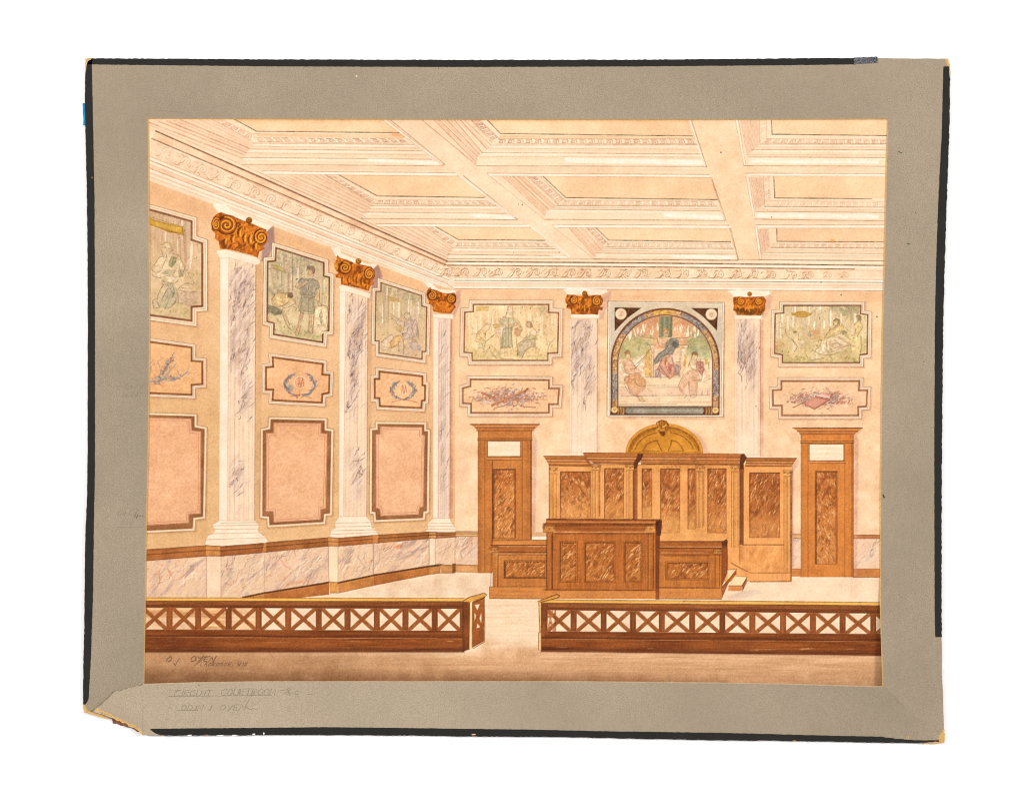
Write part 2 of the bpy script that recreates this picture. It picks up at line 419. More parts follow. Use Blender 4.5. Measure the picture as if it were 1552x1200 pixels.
# mitre lines at the corner
for a, b in (((678, 396), (672, 404)), ((676, 402), (690, 408)), ((682, 421), (676, 414)), ((690, 438), (678, 431))):
    stroke([a, b], .9, BRN, .5)
def scroll(cx, cy, r, sl, s=1, a=.7, lead=2.3):
    col = (152, 102, 66)
    a = min(1, a * (1.15 if sl == 0 else .85))
    sp = spiral(cx, cy, r, 190, -1.7 * s, 22)
    stroke(sp, .9, col, a, .3)
    stroke([(x + .9, y + .9) for x, y in sp], 1.0, (255, 238, 214), .55, .2)
    dx = r * lead
    pts = [(cx - r, cy - .2 * r), (cx - r * 1.3, cy + r * .5), (cx - r * 1.75, cy + r * .95 - sl * r * 1.2), (cx - dx * 1.05, cy + r * .9 - sl * dx)]
    stroke(pts, 1.5, (160, 106, 68), a, .25, taper=True)
    stroke([(x, y - 1.4) for x, y in pts], 1.0, (255, 236, 210), .5, .2)
    for k in range(9):
        an = math.radians(rng.uniform(20, 160) if k < 5 else rng.uniform(200, 340))
        x = cx - r * .6 + rng.uniform(-1.2, 1.2) * r; y = cy + sl * (x - cx)
        stroke([(x + math.cos(an) * r * .8, y - math.sin(an) * r * .8), (x + math.cos(an + .5) * r * 1.05, y - math.sin(an + .5) * r * 1.1)], .9, col, a * .9, .3)
LS = [(253, 232), (282, 246), (307, 257.6), (333, 269), (359, 281), (388, 291.6), (412, 302), (436, 312), (461, 322.5), (486, 333), (509.5, 343), (533, 351.5), (558, 363), (579, 371), (602, 382.5), (625.5, 392), (645, 399.5), (662, 406)]
for i, (x, y) in enumerate(LS):
    t = (x - 253) / 410
    scroll(x, y, 9.0 - 3.0 * t, .42, 1, .38 if i == 0 else .55, 2.7)
RS = [681, 706, 734, 758, 786, 814, 840, 868, 892, 922, 951, 978, 1012, 1040, 1068, 1093, 1120, 1144, 1172, 1204, 1229]
for i, x in enumerate(RS):
    scroll(x, 412.6 + (x - 680) * .0075, 6.4, 0, 1 if x < 1000 else -1, .72 if x < 1150 else .55, 3.1)
    for q in range(5):
        xx = x + rng.uniform(-16, -2); yy = 413 + (x - 680) * .0075 + rng.uniform(-6, 6); stroke([(xx, yy), (xx + rng.uniform(1, 4), yy - rng.uniform(-3, 4))], 1.1, (176, 126, 88), .55, .3, taper=True)
    if x < 1000:
        stroke([(x - 18, 419.5 + (x - 680) * .0075), (x - 12, 415), (x - 6, 409), (x + 3, 407)], 1.6, (196, 150, 112), .5, .3, taper=True)
for x, r in ((1258, 5), (1284, 4.5)):
    scroll(x, 416.5, r, 0, -1, .35)

# ---- marble, wood, capitals ----------------------------------------------------------------------------
def veins(poly, n, ang, col, a, w=1.0, step=5, jit=2.2, seg=(4, 12), bias=None):
    xs = [p[0] for p in poly]; ys = [p[1] for p in poly]
    with clip(poly):
        for i in range(n):
            x = rng.uniform(min(xs) - 5, max(xs)); y = rng.uniform(min(ys), max(ys)) if bias is None else bias()
            an = math.radians(ang + rng.normal() * 10)
            pts = [(x, y)]
            for k in range(rng.integers(*seg)):
                an2 = an + rng.normal() * .45
                x += math.cos(an2) * step * rng.uniform(.5, 1.3); y -= math.sin(an2) * step * rng.uniform(.5, 1.3)
                pts.append((x, y))
            stroke(pts, w * rng.uniform(.5, 1.5), col, a * rng.uniform(.35, 1), .6, taper=True)
def blotch(poly, tex, thr, col, a, gain=2.0):
    xs = [p[0] for p in poly]; ys = [p[1] for p in poly]
    sl = box(min(xs), min(ys), max(xs), max(ys), 2)
    if sl is None: return
    m = np.clip(.5 - polysd(poly, sl), 0, 1) * np.clip((TEX[tex][sl] - thr) * gain, 0, 1) * a
    blend(sl, m, rgb(*col))
def marble(poly, base=(252, 222, 194), n=30, vc=(150, 122, 128), a=.5, ang=58):
    fill(poly, base, amt=.03, tex='v')
    blotch(poly, 'd', .15, (238, 208, 184), .35, 1.6)
    blotch(poly, 'd2', .35, (228, 198, 180), .3, 1.5)
    veins(poly, n, ang, vc, a)

def column(name_label, shaft, side, top, base, vein_spots, flute=True, capfirst=None, sidecol=(255, 234, 214), basecol=(252, 222, 192), marble_a=.45):
    pid = new('painted_column', name_label, shaft, side, top, base)
    marble(shaft, basecol, 10, (168, 140, 146), .3)
    for (cx, cy, rx, ry, n, ang) in vein_spots:
        xs = [p[0] for p in shaft]
        with clip(shaft):
            fill(arc(cx, cy, rx, ry, 0, 360), (206, 180, 172), a=.42 * marble_a / .45, soft=min(rx, ry) * 1.3, tex='d', amt=.3)
            for k in range(n):
                x = cx + rng.normal() * rx * .55; y = cy + rng.normal() * ry * .55
                an = math.radians(ang + rng.normal() * 13)
                pts = [(x, y)]
                for q in range(rng.integers(3, 8)):
                    a2 = an + rng.normal() * .33
                    x += math.cos(a2) * 4; y -= math.sin(a2) * 4
                    pts.append((x, y))
                stroke(pts, rng.uniform(.6, 1.8), (116, 86, 100) if rng.random() < .6 else (158, 120, 112), rng.uniform(.2, .8), .6, taper=True, soft=1.1)
    if flute:
        (xl0, yl0), (xr0, yr0), (xr1, yr1), (xl1, yl1) = shaft
        for k in range(1, 12):
            t = k / 12 + rng.normal() * .008
            stroke([lerp((xl0, yl0 + 6), (xr0, yr0 + 6), t), lerp((xl1, yl1 - 3), (xr1, yr1 - 3), t)], rng.uniform(.6, 1.1), (198, 152, 122) if k % 2 else (255, 238, 220), rng.uniform(.35, .65), .5)
    fill(side, sidecol, amt=.02)
    stroke([side[1], side[2]], .9, (196, 152, 132), .6)
    stroke([side[0], side[3]], .9, (206, 164, 140), .5)
    stroke([shaft[1], shaft[2]], 1.3, (160, 112, 84), .75, .3)
    fill(top, (255, 236, 212), amt=.02)
    stroke(top + [top[0]], .8, (206, 158, 124), .65)
    fill(base, (255, 232, 206), amt=.03, tex='mid')
    stroke(base + [base[0]], .9, (196, 146, 116), .55)
    return pid

# mauve shade the artist laid beside the capitals and shafts
def shade(poly, a=.5, col=(196, 152, 140), soft=3):
    fill(poly, col, a=a, soft=soft, tex='mid', amt=.1)
shade([(400, 352), (415, 343), (417, 372), (402, 398), (396, 396)], .65, (150, 114, 122))
shade([(388, 398), (397, 398), (397, 790), (388, 786)], .4, (206, 160, 112))
shade([(566, 408), (574, 402), (580, 420), (572, 440), (562, 448)], .65, (156, 116, 118))
shade([(558, 448), (564, 446), (563, 785), (557, 782)], .38, (206, 160, 118))
shade([(692, 444), (699, 438), (698, 460), (690, 480), (686, 478)], .55, (190, 140, 134))
shade([(682, 480), (686, 480), (687, 786), (682, 786)], .75, (222, 158, 128), 2)
shade([(914, 448), (928, 440), (922, 466), (914, 484), (908, 486)], .5, (206, 156, 136))
shade([(906, 484), (910, 484), (910, 686), (906, 686)], .55, (232, 184, 150), 2)
shade([(1161, 450), (1174, 442), (1168, 470), (1160, 484), (1152, 486)], .5, (214, 166, 144))
shade([(1153, 486), (1158, 486), (1158, 692), (1153, 692)], .65, (222, 168, 136), 2)

# abutting white blocks over capitals (cornice returns)
for poly in ([(324, 313), (326, 310), (343, 311), (350, 318), (400, 338), (414, 342), (404, 352), (346, 331), (330, 322)],
             [(503, 377), (514, 376), (516, 383), (556, 400), (573, 400), (566, 408), (517, 392), (508, 388)],
             [(643, 429), (654, 430), (662, 438), (690, 440), (692, 444), (682, 447), (664, 444), (652, 440)],
             [(855, 440), (862, 438), (912, 440), (920, 438), (922, 443), (913, 447), (860, 447)],
             [(1105, 442), (1115, 440), (1166, 442), (1170, 446), (1160, 450), (1113, 450)]):
    fill(poly, (255, 238, 218), a=.95, amt=.02)
    stroke(poly + [poly[0]], .8, (206, 160, 130), .5)
    stroke([poly[0], poly[1], poly[2]], 2.2, (255, 248, 240), .8)

def band_veins(shaft, paths, s=1.0):
    with clip(shaft):
        for p in paths:
            L_ = len(p)
            stroke(p, 6 * s, (214, 184, 176), .5, .5, soft=4, taper=True)
            stroke(p, 2.4 * s, (178, 146, 148), .5, .6, soft=2, taper=True)
            for k in range(9):
                i0 = rng.integers(0, L_ - 1); t0 = rng.random(); dx, dy = rng.normal() * 2.6 * s, rng.normal() * 2
                a_ = lerp(p[i0], p[i0 + 1], t0); b_ = lerp(p[i0], p[i0 + 1], min(1.3, t0 + rng.uniform(.2, .7)))
                q = [(a_[0] + dx, a_[1] + dy)]
                for u in (.25, .5, .75, 1): q.append((a_[0] + (b_[0] - a_[0]) * u + dx + rng.normal() * 1.3, a_[1] + (b_[1] - a_[1]) * u + dy + rng.normal() * 1.1))
                stroke(q, rng.uniform(.6, 1.6), (108, 80, 88) if k % 3 else (146, 108, 106), rng.uniform(.35, .85), .55, taper=True)
def base_mould(lines, col=(202, 150, 118)):
    for a, b in lines:
        stroke([a, b], 1.0, col, .75, .3)
        stroke([(a[0], a[1] - 1.5), (b[0], b[1] - 1.5)], 1.2, (255, 246, 230), .6)

column('large marble column nearest the left edge', [(347, 388), (388, 398), (386, 792), (345, 792)], [(334, 384), (347, 382), (345, 792), (332, 792)],
       [(328, 380.5), (342, 378.6), (388, 390), (395, 396), (394, 400), (388, 402), (346, 391), (333, 392), (329, 384)],
       [(332, 789), (322, 796), (326, 803), (324, 808), (315, 812), (312, 820), (311, 827), (335, 828.5), (407, 823), (404, 816), (397, 810), (391, 805), (393, 797), (387, 790)],
       [(371, 470, 15, 62, 52, 55), (357, 430, 9, 22, 9, 60), (372, 600, 9, 30, 12, 58), (362, 540, 10, 40, 12, 62), (360, 720, 10, 28, 6, 55), (352, 505, 6, 30, 8, 70)])
band_veins([(347, 388), (388, 398), (386, 792), (345, 792)], [Z(220, 300, 6, q) for q in ([(975, 610), (930, 700), (880, 790), (850, 870), (800, 960)], [(1000, 690), (940, 770), (860, 880), (820, 980), (780, 1130)], [(880, 620), (830, 680), (780, 760), (760, 830)], [(860, 890), (830, 1000), (790, 1120)], [(1005, 760), (950, 860), (900, 960)])]
           + [Z(110, 500, 5.173, q) for q in ([(1390, 130), (1350, 260), (1320, 400)], [(1380, 470), (1340, 560), (1300, 660)], [(1270, 60), (1245, 220), (1235, 330)], [(1340, 1070), (1280, 1180), (1230, 1230)])])
base_mould([((324, 797), (392, 796)), ((326, 802.5), (391, 802)), ((320, 809), (397, 807.5)), ((314, 818), (402, 815)), ((334, 793), (388, 792))])
column('marble column between the two seated murals', [(524, 440), (558, 448), (556, 786), (521, 786)], [(515, 437), (524, 437), (521, 786), (514, 786)],
       [(513, 434), (520, 432), (563, 446), (560, 453), (525, 442), (516, 443)],
       [(514, 783), (507.6, 793), (508.6, 800.5), (502, 805), (500, 814), (512, 815.5), (574, 811), (571, 806), (563, 799), (563.7, 793), (556, 783)],
       [(540, 520, 11, 62, 40, 62), (534, 600, 8, 36, 20, 68), (546, 480, 8, 25, 8, 60), (535, 700, 8, 20, 6, 60), (540, 740, 8, 20, 6, 60)], basecol=(251, 220, 188))
band_veins([(524, 440), (558, 448), (556, 786), (521, 786)], [Z(395, 360, 7.06, q) for q in ([(1140, 700), (1090, 900), (1010, 1040), (960, 1130)], [(1130, 800), (1080, 930), (1000, 1080)], [(960, 700), (950, 880)])]
           + [Z(380, 500, 5.173, q) for q in ([(830, 20), (800, 200), (790, 330), (810, 420)], [(880, 60), (830, 200), (800, 330)], [(800, 430), (760, 580), (745, 640)], [(780, 60), (770, 200)], [(870, 1040), (850, 1130)])], .85)
base_mould([((508, 793), (563, 792)), ((509, 798.5), (562, 797.5)), ((503, 804.5), (570, 803)), ((502, 810), (572, 807))])
column('narrow marble column in the corner', [(665, 482), (684, 482), (682, 788), (664, 788)], [(657, 481), (665, 481), (664, 788), (656.5, 788)],
       [(656, 476), (688, 477), (687, 484), (657, 482)],
       [(656, 786), (648, 794), (649, 800), (645, 806), (692, 807), (691, 801), (686, 794), (682, 786)],
       [(671, 560, 6, 60, 14, 84), (670, 650, 5, 50, 14, 80), (671, 720, 5, 30, 8, 80)], basecol=(246, 216, 198), sidecol=(254, 230, 206))
stroke([(673, 484), (672, 785)], 5, (214, 192, 186), .4, .3, soft=4)
base_mould([((650, 793), (686, 793)), ((650, 798), (689, 798)), ((646, 802), (691, 802))])
column('marble column left of the arched mural', [(865, 484), (906, 484), (905.5, 688), (865, 690)], [(864, 484), (866, 484), (866, 689), (864, 689)],
       [(865, 477), (909, 476), (908, 483), (866, 483)], [(865, 687), (905, 687), (905, 689), (865, 690)],
       [(884, 522, 14, 40, 34, 68), (872, 560, 6, 40, 12, 80), (893, 570, 8, 30, 8, 75)])
column('marble column right of the arched mural', [(1116, 484), (1153, 484), (1153, 693), (1116, 693)], [(1115, 484), (1117, 484), (1117, 693), (1115, 693)],
       [(1113, 477), (1156, 477), (1155, 484), (1114, 484)], [(1116, 690), (1153, 690), (1153, 693), (1116, 693)],
       [(1134, 530, 12, 44, 26, 80), (1126, 510, 6, 40, 12, 90), (1142, 560, 6, 36, 8, 85)])
band_veins([(865, 484), (906, 484), (905.5, 688), (865, 690)], [Z(640, 500, 5.173, q) for q in ([(1330, -140), (1280, -60), (1310, 0), (1270, 80), (1250, 200), (1210, 330), (1180, 450)], [(1240, -90), (1200, -20), (1180, 150)], [(1330, 350), (1275, 480), (1262, 640)])], .8)
band_veins([(1116, 484), (1153, 484), (1153, 693), (1116, 693)], [[(1130, 488), (1127, 520), (1131, 560)], [(1146, 500), (1138, 530), (1134, 575)], [(1122, 500), (1124, 560)]], .6)
fill(R(866, 640, 905, 689), (255, 232, 204), a=.6, soft=30, amt=.02)
fill(R(1118, 650, 1151, 692), (255, 232, 204), a=.6, soft=30, amt=.02)

def capital(label, outline, vols, tip, gold=(212, 122, 40), lit=(255, 178, 62), dark=(100, 50, 18), body=None, nf=60):
    new('painted_capital', label, outline, arc(tip[0], tip[1], tip[2], tip[2], 0, 330, 10))
    fill(outline, gold, amt=.16, tex='fine', edge=.12)
    blotch(outline, 'b', .12, (132, 68, 22), .75, 2.6)
    fill(arc(tip[0], tip[1], tip[2], tip[2], 0, 330, 10), (140, 84, 24), amt=.1)
    stroke(spiral(tip[0], tip[1], tip[2] * .7, 30, 1), .9, lit, .8)
    xs = [p[0] for p in outline]; ys = [p[1] for p in outline]
    with clip(outline):
        for k in range(nf):
            x = rng.uniform(min(xs), max(xs)); y = rng.uniform(min(ys), max(ys))
            an = math.radians(rng.choice([70, 110, 50, 130]) + rng.normal() * 15); l = rng.uniform(2, 6)
            c = lit if rng.random() < .45 else dark
            stroke([(x, y), (x + math.cos(an) * l * .5 + rng.normal() * .6, y - math.sin(an) * l * .5), (x + math.cos(an + .5) * l, y - math.sin(an + .5) * l)], rng.uniform(.8, 1.7), c, rng.uniform(.5, .9), .3, taper=True)
        for (cx, cy, r, ry, s, dk) in vols:
            fill(arc(cx, cy, r, r * ry, 0, 350, 20), dark if dk else gold, a=.85, amt=.2, tex='fine')
            sp = spiral(cx, cy, r, 100, s * 2.0, 34, ry)
            stroke(sp, max(1.1, r * .22), dark if not dk else (176, 94, 34), .95, .15)
            stroke(spiral(cx, cy, r * .84, 100, s * 1.9, 30, ry), max(1.1, r * .13), lit, .95, .1); stroke(spiral(cx, cy, r * .95, 60, s * 1.2, 24, ry), max(.8, r * .07), (236, 140, 50), .8, .3)
            stroke(arc(cx, cy, r, r * ry, 0, 360, 24), 1.0, (94, 48, 16), .7, .3)
    # leaves
    return
capital('large gilt capital', Z(220, 300, 6, [(640, 155), (690, 130), (740, 150), (800, 165), (850, 190), (900, 210), (960, 230), (1030, 260), (1100, 290), (1118, 350), (1112, 400), (1080, 440), (1085, 470), (1040, 490), (1025, 545), (960, 520), (880, 500), (800, 478), (740, 470), (680, 465), (670, 400), (632, 370), (640, 330), (605, 290), (602, 230), (620, 180)]),
        [(343.5, 341.5, 15.5, .95, -1, True), (396, 360, 11.5, 1.05, 1, False), (328, 340, 7, 1.6, 1, False)], (377.5, 334.5, 5))
for x, y, l in ((352, 362, 14), (362, 352, 16), (370, 360, 18), (378, 362, 16), (386, 372, 12), (340, 366, 10)):
    stroke([(x, y + l * .6), (x - 2, y), (x + 2, y - l * .5)], 2.4, (104, 56, 18), .8, .2, taper=True)
    stroke([(x + 3, y + l * .5), (x + 2, y), (x + 5, y - l * .4)], 2.0, (255, 184, 64), .95, .1, taper=True); stroke([(x + 1, y - l * .5), (x + 6, y - l * .7), (x + 7, y - l * .3)], 1.2, (240, 150, 50), .8, .2)
capital('middle gilt capital', Z(395, 360, 7.06, [(820, 190), (860, 225), (920, 235), (980, 265), (1010, 285), (1060, 290), (1120, 300), (1190, 315), (1222, 360), (1225, 420), (1200, 470), (1220, 500), (1180, 520), (1160, 575), (1100, 560), (1020, 535), (920, 515), (862, 505), (862, 440), (805, 430), (800, 395), (830, 385), (795, 330), (792, 280), (815, 240)]),
        [(523, 406, 10.5, .95, -1, True), (560, 415.5, 8, 1.2, 1, False), (510, 404, 4, 2, 1, False)], (543.5, 396.5, 4.6))
for x, y, l in ((519, 424, 10), (528, 424, 12), (536, 420, 14), (541, 424, 14), (548, 428, 12), (555, 436, 8)):
    stroke([(x, y + l * .6), (x - 1, y), (x + 1, y - l * .5)], 1.9, (110, 58, 18), .8, .2, taper=True)
    stroke([(x + 2.4, y + l * .5), (x + 1.6, y), (x + 3, y - l * .4)], 1.2, (242, 166, 52), .85, .2, taper=True)
capital('small gilt capital in the corner', Z(555, 420, 8.89, [(850, 150), (890, 165), (960, 180), (1020, 210), (1100, 225), (1190, 215), (1220, 250), (1218, 330), (1190, 370), (1215, 410), (1170, 460), (1150, 495), (1010, 490), (905, 465), (895, 390), (850, 370), (835, 300), (815, 240), (825, 190)]),
        [(655.5, 448, 7.5, 1.05, -1, True), (685, 453, 7, 1.05, 1, True)], (652, 438, 2), nf=40)
capital('gilt capital left of the arched mural', Z(850, 430, 20, [(200, 330), (250, 340), (330, 350), (420, 350), (520, 375), (640, 385), (660, 330), (830, 330), (850, 380), (960, 370), (1080, 355), (1220, 360), (1270, 430), (1300, 540), (1250, 650), (1200, 700), (1290, 720), (1270, 810), (1160, 800), (1140, 950), (900, 930), (680, 945), (520, 930), (330, 930), (310, 780), (190, 760), (180, 690), (210, 640), (150, 560), (145, 470)]),
        [(870, 455, 6.5, 1, -1, True), (905.5, 456.5, 8, 1.05, 1, False)], (887, 445, 4), nf=46)
capital('gilt capital right of the arched mural', Z(880, 280, 5.173, [(1200, 885), (1240, 878), (1300, 885), (1360, 880), (1440, 878), (1460, 910), (1450, 950), (1452, 990), (1430, 1000), (1415, 1027), (1230, 1025), (1225, 1000), (1200, 985), (1205, 950), (1198, 915)]),
        [(1124, 457, 6.5, 1, 1, False), (1151, 457, 6.5, 1, 1, False)], (1137, 446, 3.6), nf=46)
fill(Z(880, 280, 5.173, [(1205, 975), (1450, 975), (1430, 1024), (1230, 1022)]), (104, 62, 22), a=.5, soft=2, tex='fine', amt=.3)
for x, y in ((880, 461), (887, 466), (893, 461), (1131, 465), (1137, 468), (1144, 464)):
    stroke([(x, y + 8), (x - 1, y), (x + 1, y - 8)], 1.2, (244, 168, 58), .8, .2, taper=True)
# ---- wall panels ---------------------------------------------------------------------------------------
def offset(poly, d):
    n = len(poly); A = sum(poly[i][0] * poly[(i + 1) % n][1] - poly[(i + 1) % n][0] * poly[i][1] for i in range(n))
    s = 1 if A > 0 else -1
    out = []
    for i in range(n):
        x0, y0 = poly[i - 1]; x1, y1 = poly[i]; x2, y2 = poly[(i + 1) % n]
        def nrm(ax, ay, bx, by):
            l = math.hypot(bx - ax, by - ay) + 1e-9
            return (s * (by - ay) / l, -s * (bx - ax) / l)
        n1 = nrm(x0, y0, x1, y1); n2 = nrm(x1, y1, x2, y2)
        k = 1 + n1[0] * n2[0] + n1[1] * n2[1]
        k = max(k, .35)
        out.append((x1 + d * (n1[0] + n2[0]) / k, y1 + d * (n1[1] + n2[1]) / k))
    return out
BAND = (128, 78, 44)
def framed(inner, mw=6.0, band=2.6, fillc=(243, 193, 144), fill2=None, bandc=BAND, shadow=True, tl=1.0):
    out = offset(inner, mw)
    if shadow:
        stroke([(x + 1.6, y + 1.6) for x, y in out + [out[0]]], 2.2, (190, 138, 104), .4, .3, soft=1.6)
    fill(out, (251, 217, 180), amt=.02)
    stroke(out + [out[0]], 1.0, (150, 98, 66), .8, .25)
    for d, c, a, w in ((mw * .72, (255, 242, 224), .8, 1.1), (mw * .45, (206, 150, 112), .75, 1.0), (mw * .22, (255, 238, 216), .6, 1.0)):
        o = offset(inner, d); stroke(o + [o[0]], w, c, a, .2)
    fill(inner, fillc, col2=fill2, amt=.05, tex='mid')
    fill(inner, fillc, a=.3, amt=.08, tex='fine')
    m = offset(inner, -band / 2)
    n = len(inner)
    for i in range(n):
        a, b = m[i], m[(i + 1) % n]
        horiz_top = abs(b[0] - a[0]) > abs(b[1] - a[1])
        stroke([a, b], band, bandc, .92, .12)
    o = offset(inner, .1); stroke(o + [o[0]], .8, (84, 46, 26), .7, .3)

M1 = [(210, 312), (291.7, 335), (291.7, 363), (308, 368.5), (308, 465.6), (291.7, 466.5), (291.7, 488), (210, 477)]
M2 = [(417.7, 374.8), (492, 398), (492, 418), (500.5, 420), (499.5, 502.5), (490.5, 503), (490, 520.5), (414, 508), (414.6, 491), (404, 488), (405, 396), (416.7, 395)]
M3 = [(577, 428), (640, 448), (640.5, 463.5), (648, 465.6), (646.6, 534), (641, 534), (641, 545.5), (574, 536), (574, 518), (568, 517.5), (569.4, 441.5), (577, 441.5)]
M4 = [(717, 461), (833, 461), (833, 473), (848, 473.5), (846.5, 536), (831.5, 536.5), (831.5, 547.5), (715.5, 547.5), (715, 536), (703, 535), (704, 473), (717, 472)]
M5 = [(1187.7, 462.7), (1306.5, 462.7), (1306, 475), (1317, 477), (1316, 537.7), (1304.6, 538.7), (1304.6, 551), (1186, 551), (1186, 538.7), (1174, 536.7), (1175, 475), (1187.7, 474)]
S1 = [(210, 515), (291.7, 526), (291.7, 546), (308, 547.5), (308, 583.5), (291.7, 585), (291.7, 600), (210, 596.5)]
S2 = [(412, 540.6), (491, 551), (490, 566.7), (501, 567.7), (500, 596.7), (490, 598.6), (489, 612), (412, 608), (413, 592), (402, 592), (402, 556), (413, 555)]
S3 = [(574, 562), (642, 569.6), (642, 583), (646, 584), (645.5, 608), (641, 609), (640, 620), (575, 617), (574, 605), (567, 605), (567, 573.5), (574, 573.5)]
S4 = [(712.5, 574.4), (833.5, 575.4), (833.5, 588), (849, 588), (847, 614), (833.5, 614), (833.5, 627), (713.5, 627), (713.5, 613), (701, 612), (701, 588), (712.5, 585)]
S5 = [(1184, 577), (1304.6, 577), (1303.6, 591), (1316.5, 591), (1315, 617), (1302.7, 618), (1302.7, 631), (1185, 631), (1185, 616), (1171.5, 616), (1171, 591), (1184, 590)]
Q1 = [(208, 629), (294.6, 631.5), (294.6, 648), (310, 651), (307.5, 783), (293, 785), (292, 801), (208, 805)]
Q1i = [(208, 635), (288, 636.5), (289, 654.7), (303, 656), (302, 777), (285, 778), (284, 791), (208, 795.5)]
Q2 = [(411, 636), (492, 638), (492, 653), (502, 654), (500, 778), (491, 779), (490, 791), (409, 796), (408, 783), (398, 782), (399, 653), (410, 651)]
Q2i = [(417, 643), (485, 643.5), (485, 658.5), (494.5, 659.5), (492, 769.6), (485, 770.6), (484, 786), (417, 790), (416, 773.5), (405, 773.5), (406, 658.5), (417, 658.5)]
Q3 = [(573, 643), (643, 644), (643, 654), (648.5, 654.6), (647, 774.5), (642, 775.5), (641, 785), (570.5, 788), (569.5, 776), (564, 775.5), (564.7, 652.7), (573, 652)]
Q3i = [(579, 649), (638, 650), (638, 660.5), (642, 662), (640, 766.7), (635, 767.7), (633, 778), (579, 780.5), (577, 769.6), (572, 768.6), (572, 660.5), (579, 660.5)]

for q, qi, lab in ((Q1, Q1i, 'tall blank wall panel at the left edge'), (Q2, Q2i, 'tall blank wall panel between the first two columns'), (Q3, Q3i, 'tall blank wall panel beside the corner column')):
    new('painted_panel', lab, offset(q, 4))
    o = offset(q, 4)
    stroke([(x + 1.4, y + 1.4) for x, y in o + [o[0]]], 2, (184, 136, 92), .45, .3, soft=1.5)
    fill(o, (238, 202, 160), amt=.02)
    stroke(o + [o[0]], 1.0, (150, 104, 70), .75, .3)
    o2 = offset(q, 2.0); stroke(o2 + [o2[0]], 1.4, (255, 238, 216), .7, .2)
    qi = offset(qi, 1.7)
    fill(q, (164, 110, 70), amt=.12, tex='mid', edge=.05)
    stroke(q + [q[0]], .9, (112, 70, 42), .6, .3)
    fill(qi, (240, 186, 142), col2=(241, 190, 148), amt=.04, tex='mid')
    fill(qi, (238, 180, 136), a=.35, amt=.07, tex='fine')
    blotch(qi, 'big', .1, (250, 204, 164), .4, 1.0)
    for d, c in ((-1.2, (170, 96, 66)), (-3.4, (186, 108, 78))):
        o = offset(qi, d); stroke(o + [o[0]], .9, c, .75, .3)
    o = offset(qi, -1.8); stroke(o + [o[0]], 1.0, (250, 200, 166), .7, .3)

def laurel(cx, cy, r, ry, cols, n=46, a0=100, a1=440):
    for k in range(n):
        side = 1 if k % 2 else -1
        t = rng.random()
        an = math.radians(-80 + 148 * t)
        x = cx + side * r * math.cos(an) * (1 + rng.normal() * .08); y = cy - ry * math.sin(an) * (1 + rng.normal() * .06)
        tang = an + math.pi / 2
        l = rng.uniform(3, 5.5) * r / 20
        dx = side * math.cos(tang + rng.normal() * .6 - .3) * l; dy = -math.sin(tang + rng.normal() * .6) * l
        stroke([(x - dx, y - dy), (x, y), (x + dx, y + dy)], rng.uniform(.8, 1.9), cols[rng.integers(len(cols))], rng.uniform(.5, .9), .3, taper=True)
    stroke(arc(cx, cy, r, ry, -80, 60, 14), .8, (150, 100, 90), .5, .4); stroke(arc(cx, cy, r, ry, 260, 120, 14), .8, (150, 100, 90), .5, .4)
BLU = [(104, 118, 126), (140, 150, 152), (166, 108, 88), (112, 118, 132), (214, 160, 140), (140, 160, 170), (232, 206, 190), (150, 108, 108)]
for s, lab, fc in ((S1, 'small laurel panel at the left edge', (243, 190, 138)), (S2, 'small laurel wreath panel with round monogram', (244, 190, 142)), (S3, 'smaller laurel wreath panel near the corner', (245, 194, 146)),
               (S4, 'small trophy panel above the left door', (250, 206, 162)), (S5, 'small trophy panel above the right door', (248, 206, 166))):
    new('painted_panel', lab, offset(s, 4))
    framed(s, 4.2, 2.8 if s is not S4 and s is not S5 else 2.4, fc, bandc=(140, 84, 44) if s in (S1, S2, S3) else (156, 98, 62))
with clip(S1):
    for (pts, w, c) in (([(222, 577), (236, 580), (250, 572), (258, 562), (262, 548)], 3.2, (146, 156, 158)), ([(258, 562), (256, 548), (252, 542)], 2, (130, 136, 146)), ([(258, 562), (264, 556), (268, 550)], 1.8, (160, 150, 150)),
                        ([(252, 578), (266, 576), (276, 570), (286, 563)], 2.6, (156, 158, 166)), ([(224, 584), (240, 582), (249, 586)], 1.8, (190, 120, 90)), ([(228, 572), (238, 574), (250, 570)], 2, (120, 134, 136)),
                        ([(262, 548), (260, 541)], 1.6, (120, 130, 142)), ([(257, 552), (248, 545)], 1.4, (168, 170, 172)), ([(272, 573), (284, 564)], 1.3, (96, 116, 132))):
        stroke(pts, w, c, .75, .5, wob=.4, taper=True)
    for k in range(210):
        t = rng.random()
        x, y = (222 + 64 * t, 579 - 14 * t * t + rng.normal() * 2.5) if k % 2 else (240 + 22 * t, 576 - 34 * t + rng.normal() * 2)
        an = rng.uniform(0, 3.1); l = rng.uniform(1.5, 5)
        stroke([(x, y), (x + math.cos(an) * l, y - math.sin(an) * l)], rng.uniform(.7, 1.8), BLU[rng.integers(len(BLU))], .7, .4)
    for pts in ([(228, 566), (230, 556), (234, 550), (238, 565)], [(238, 548), (242, 558), (244, 566)], [(230, 564), (226, 552), (232, 546)], [(240, 548), (248, 543), (244, 541)]):
        stroke(pts, 1.1, (180, 140, 130), .7, .4, wob=.3)
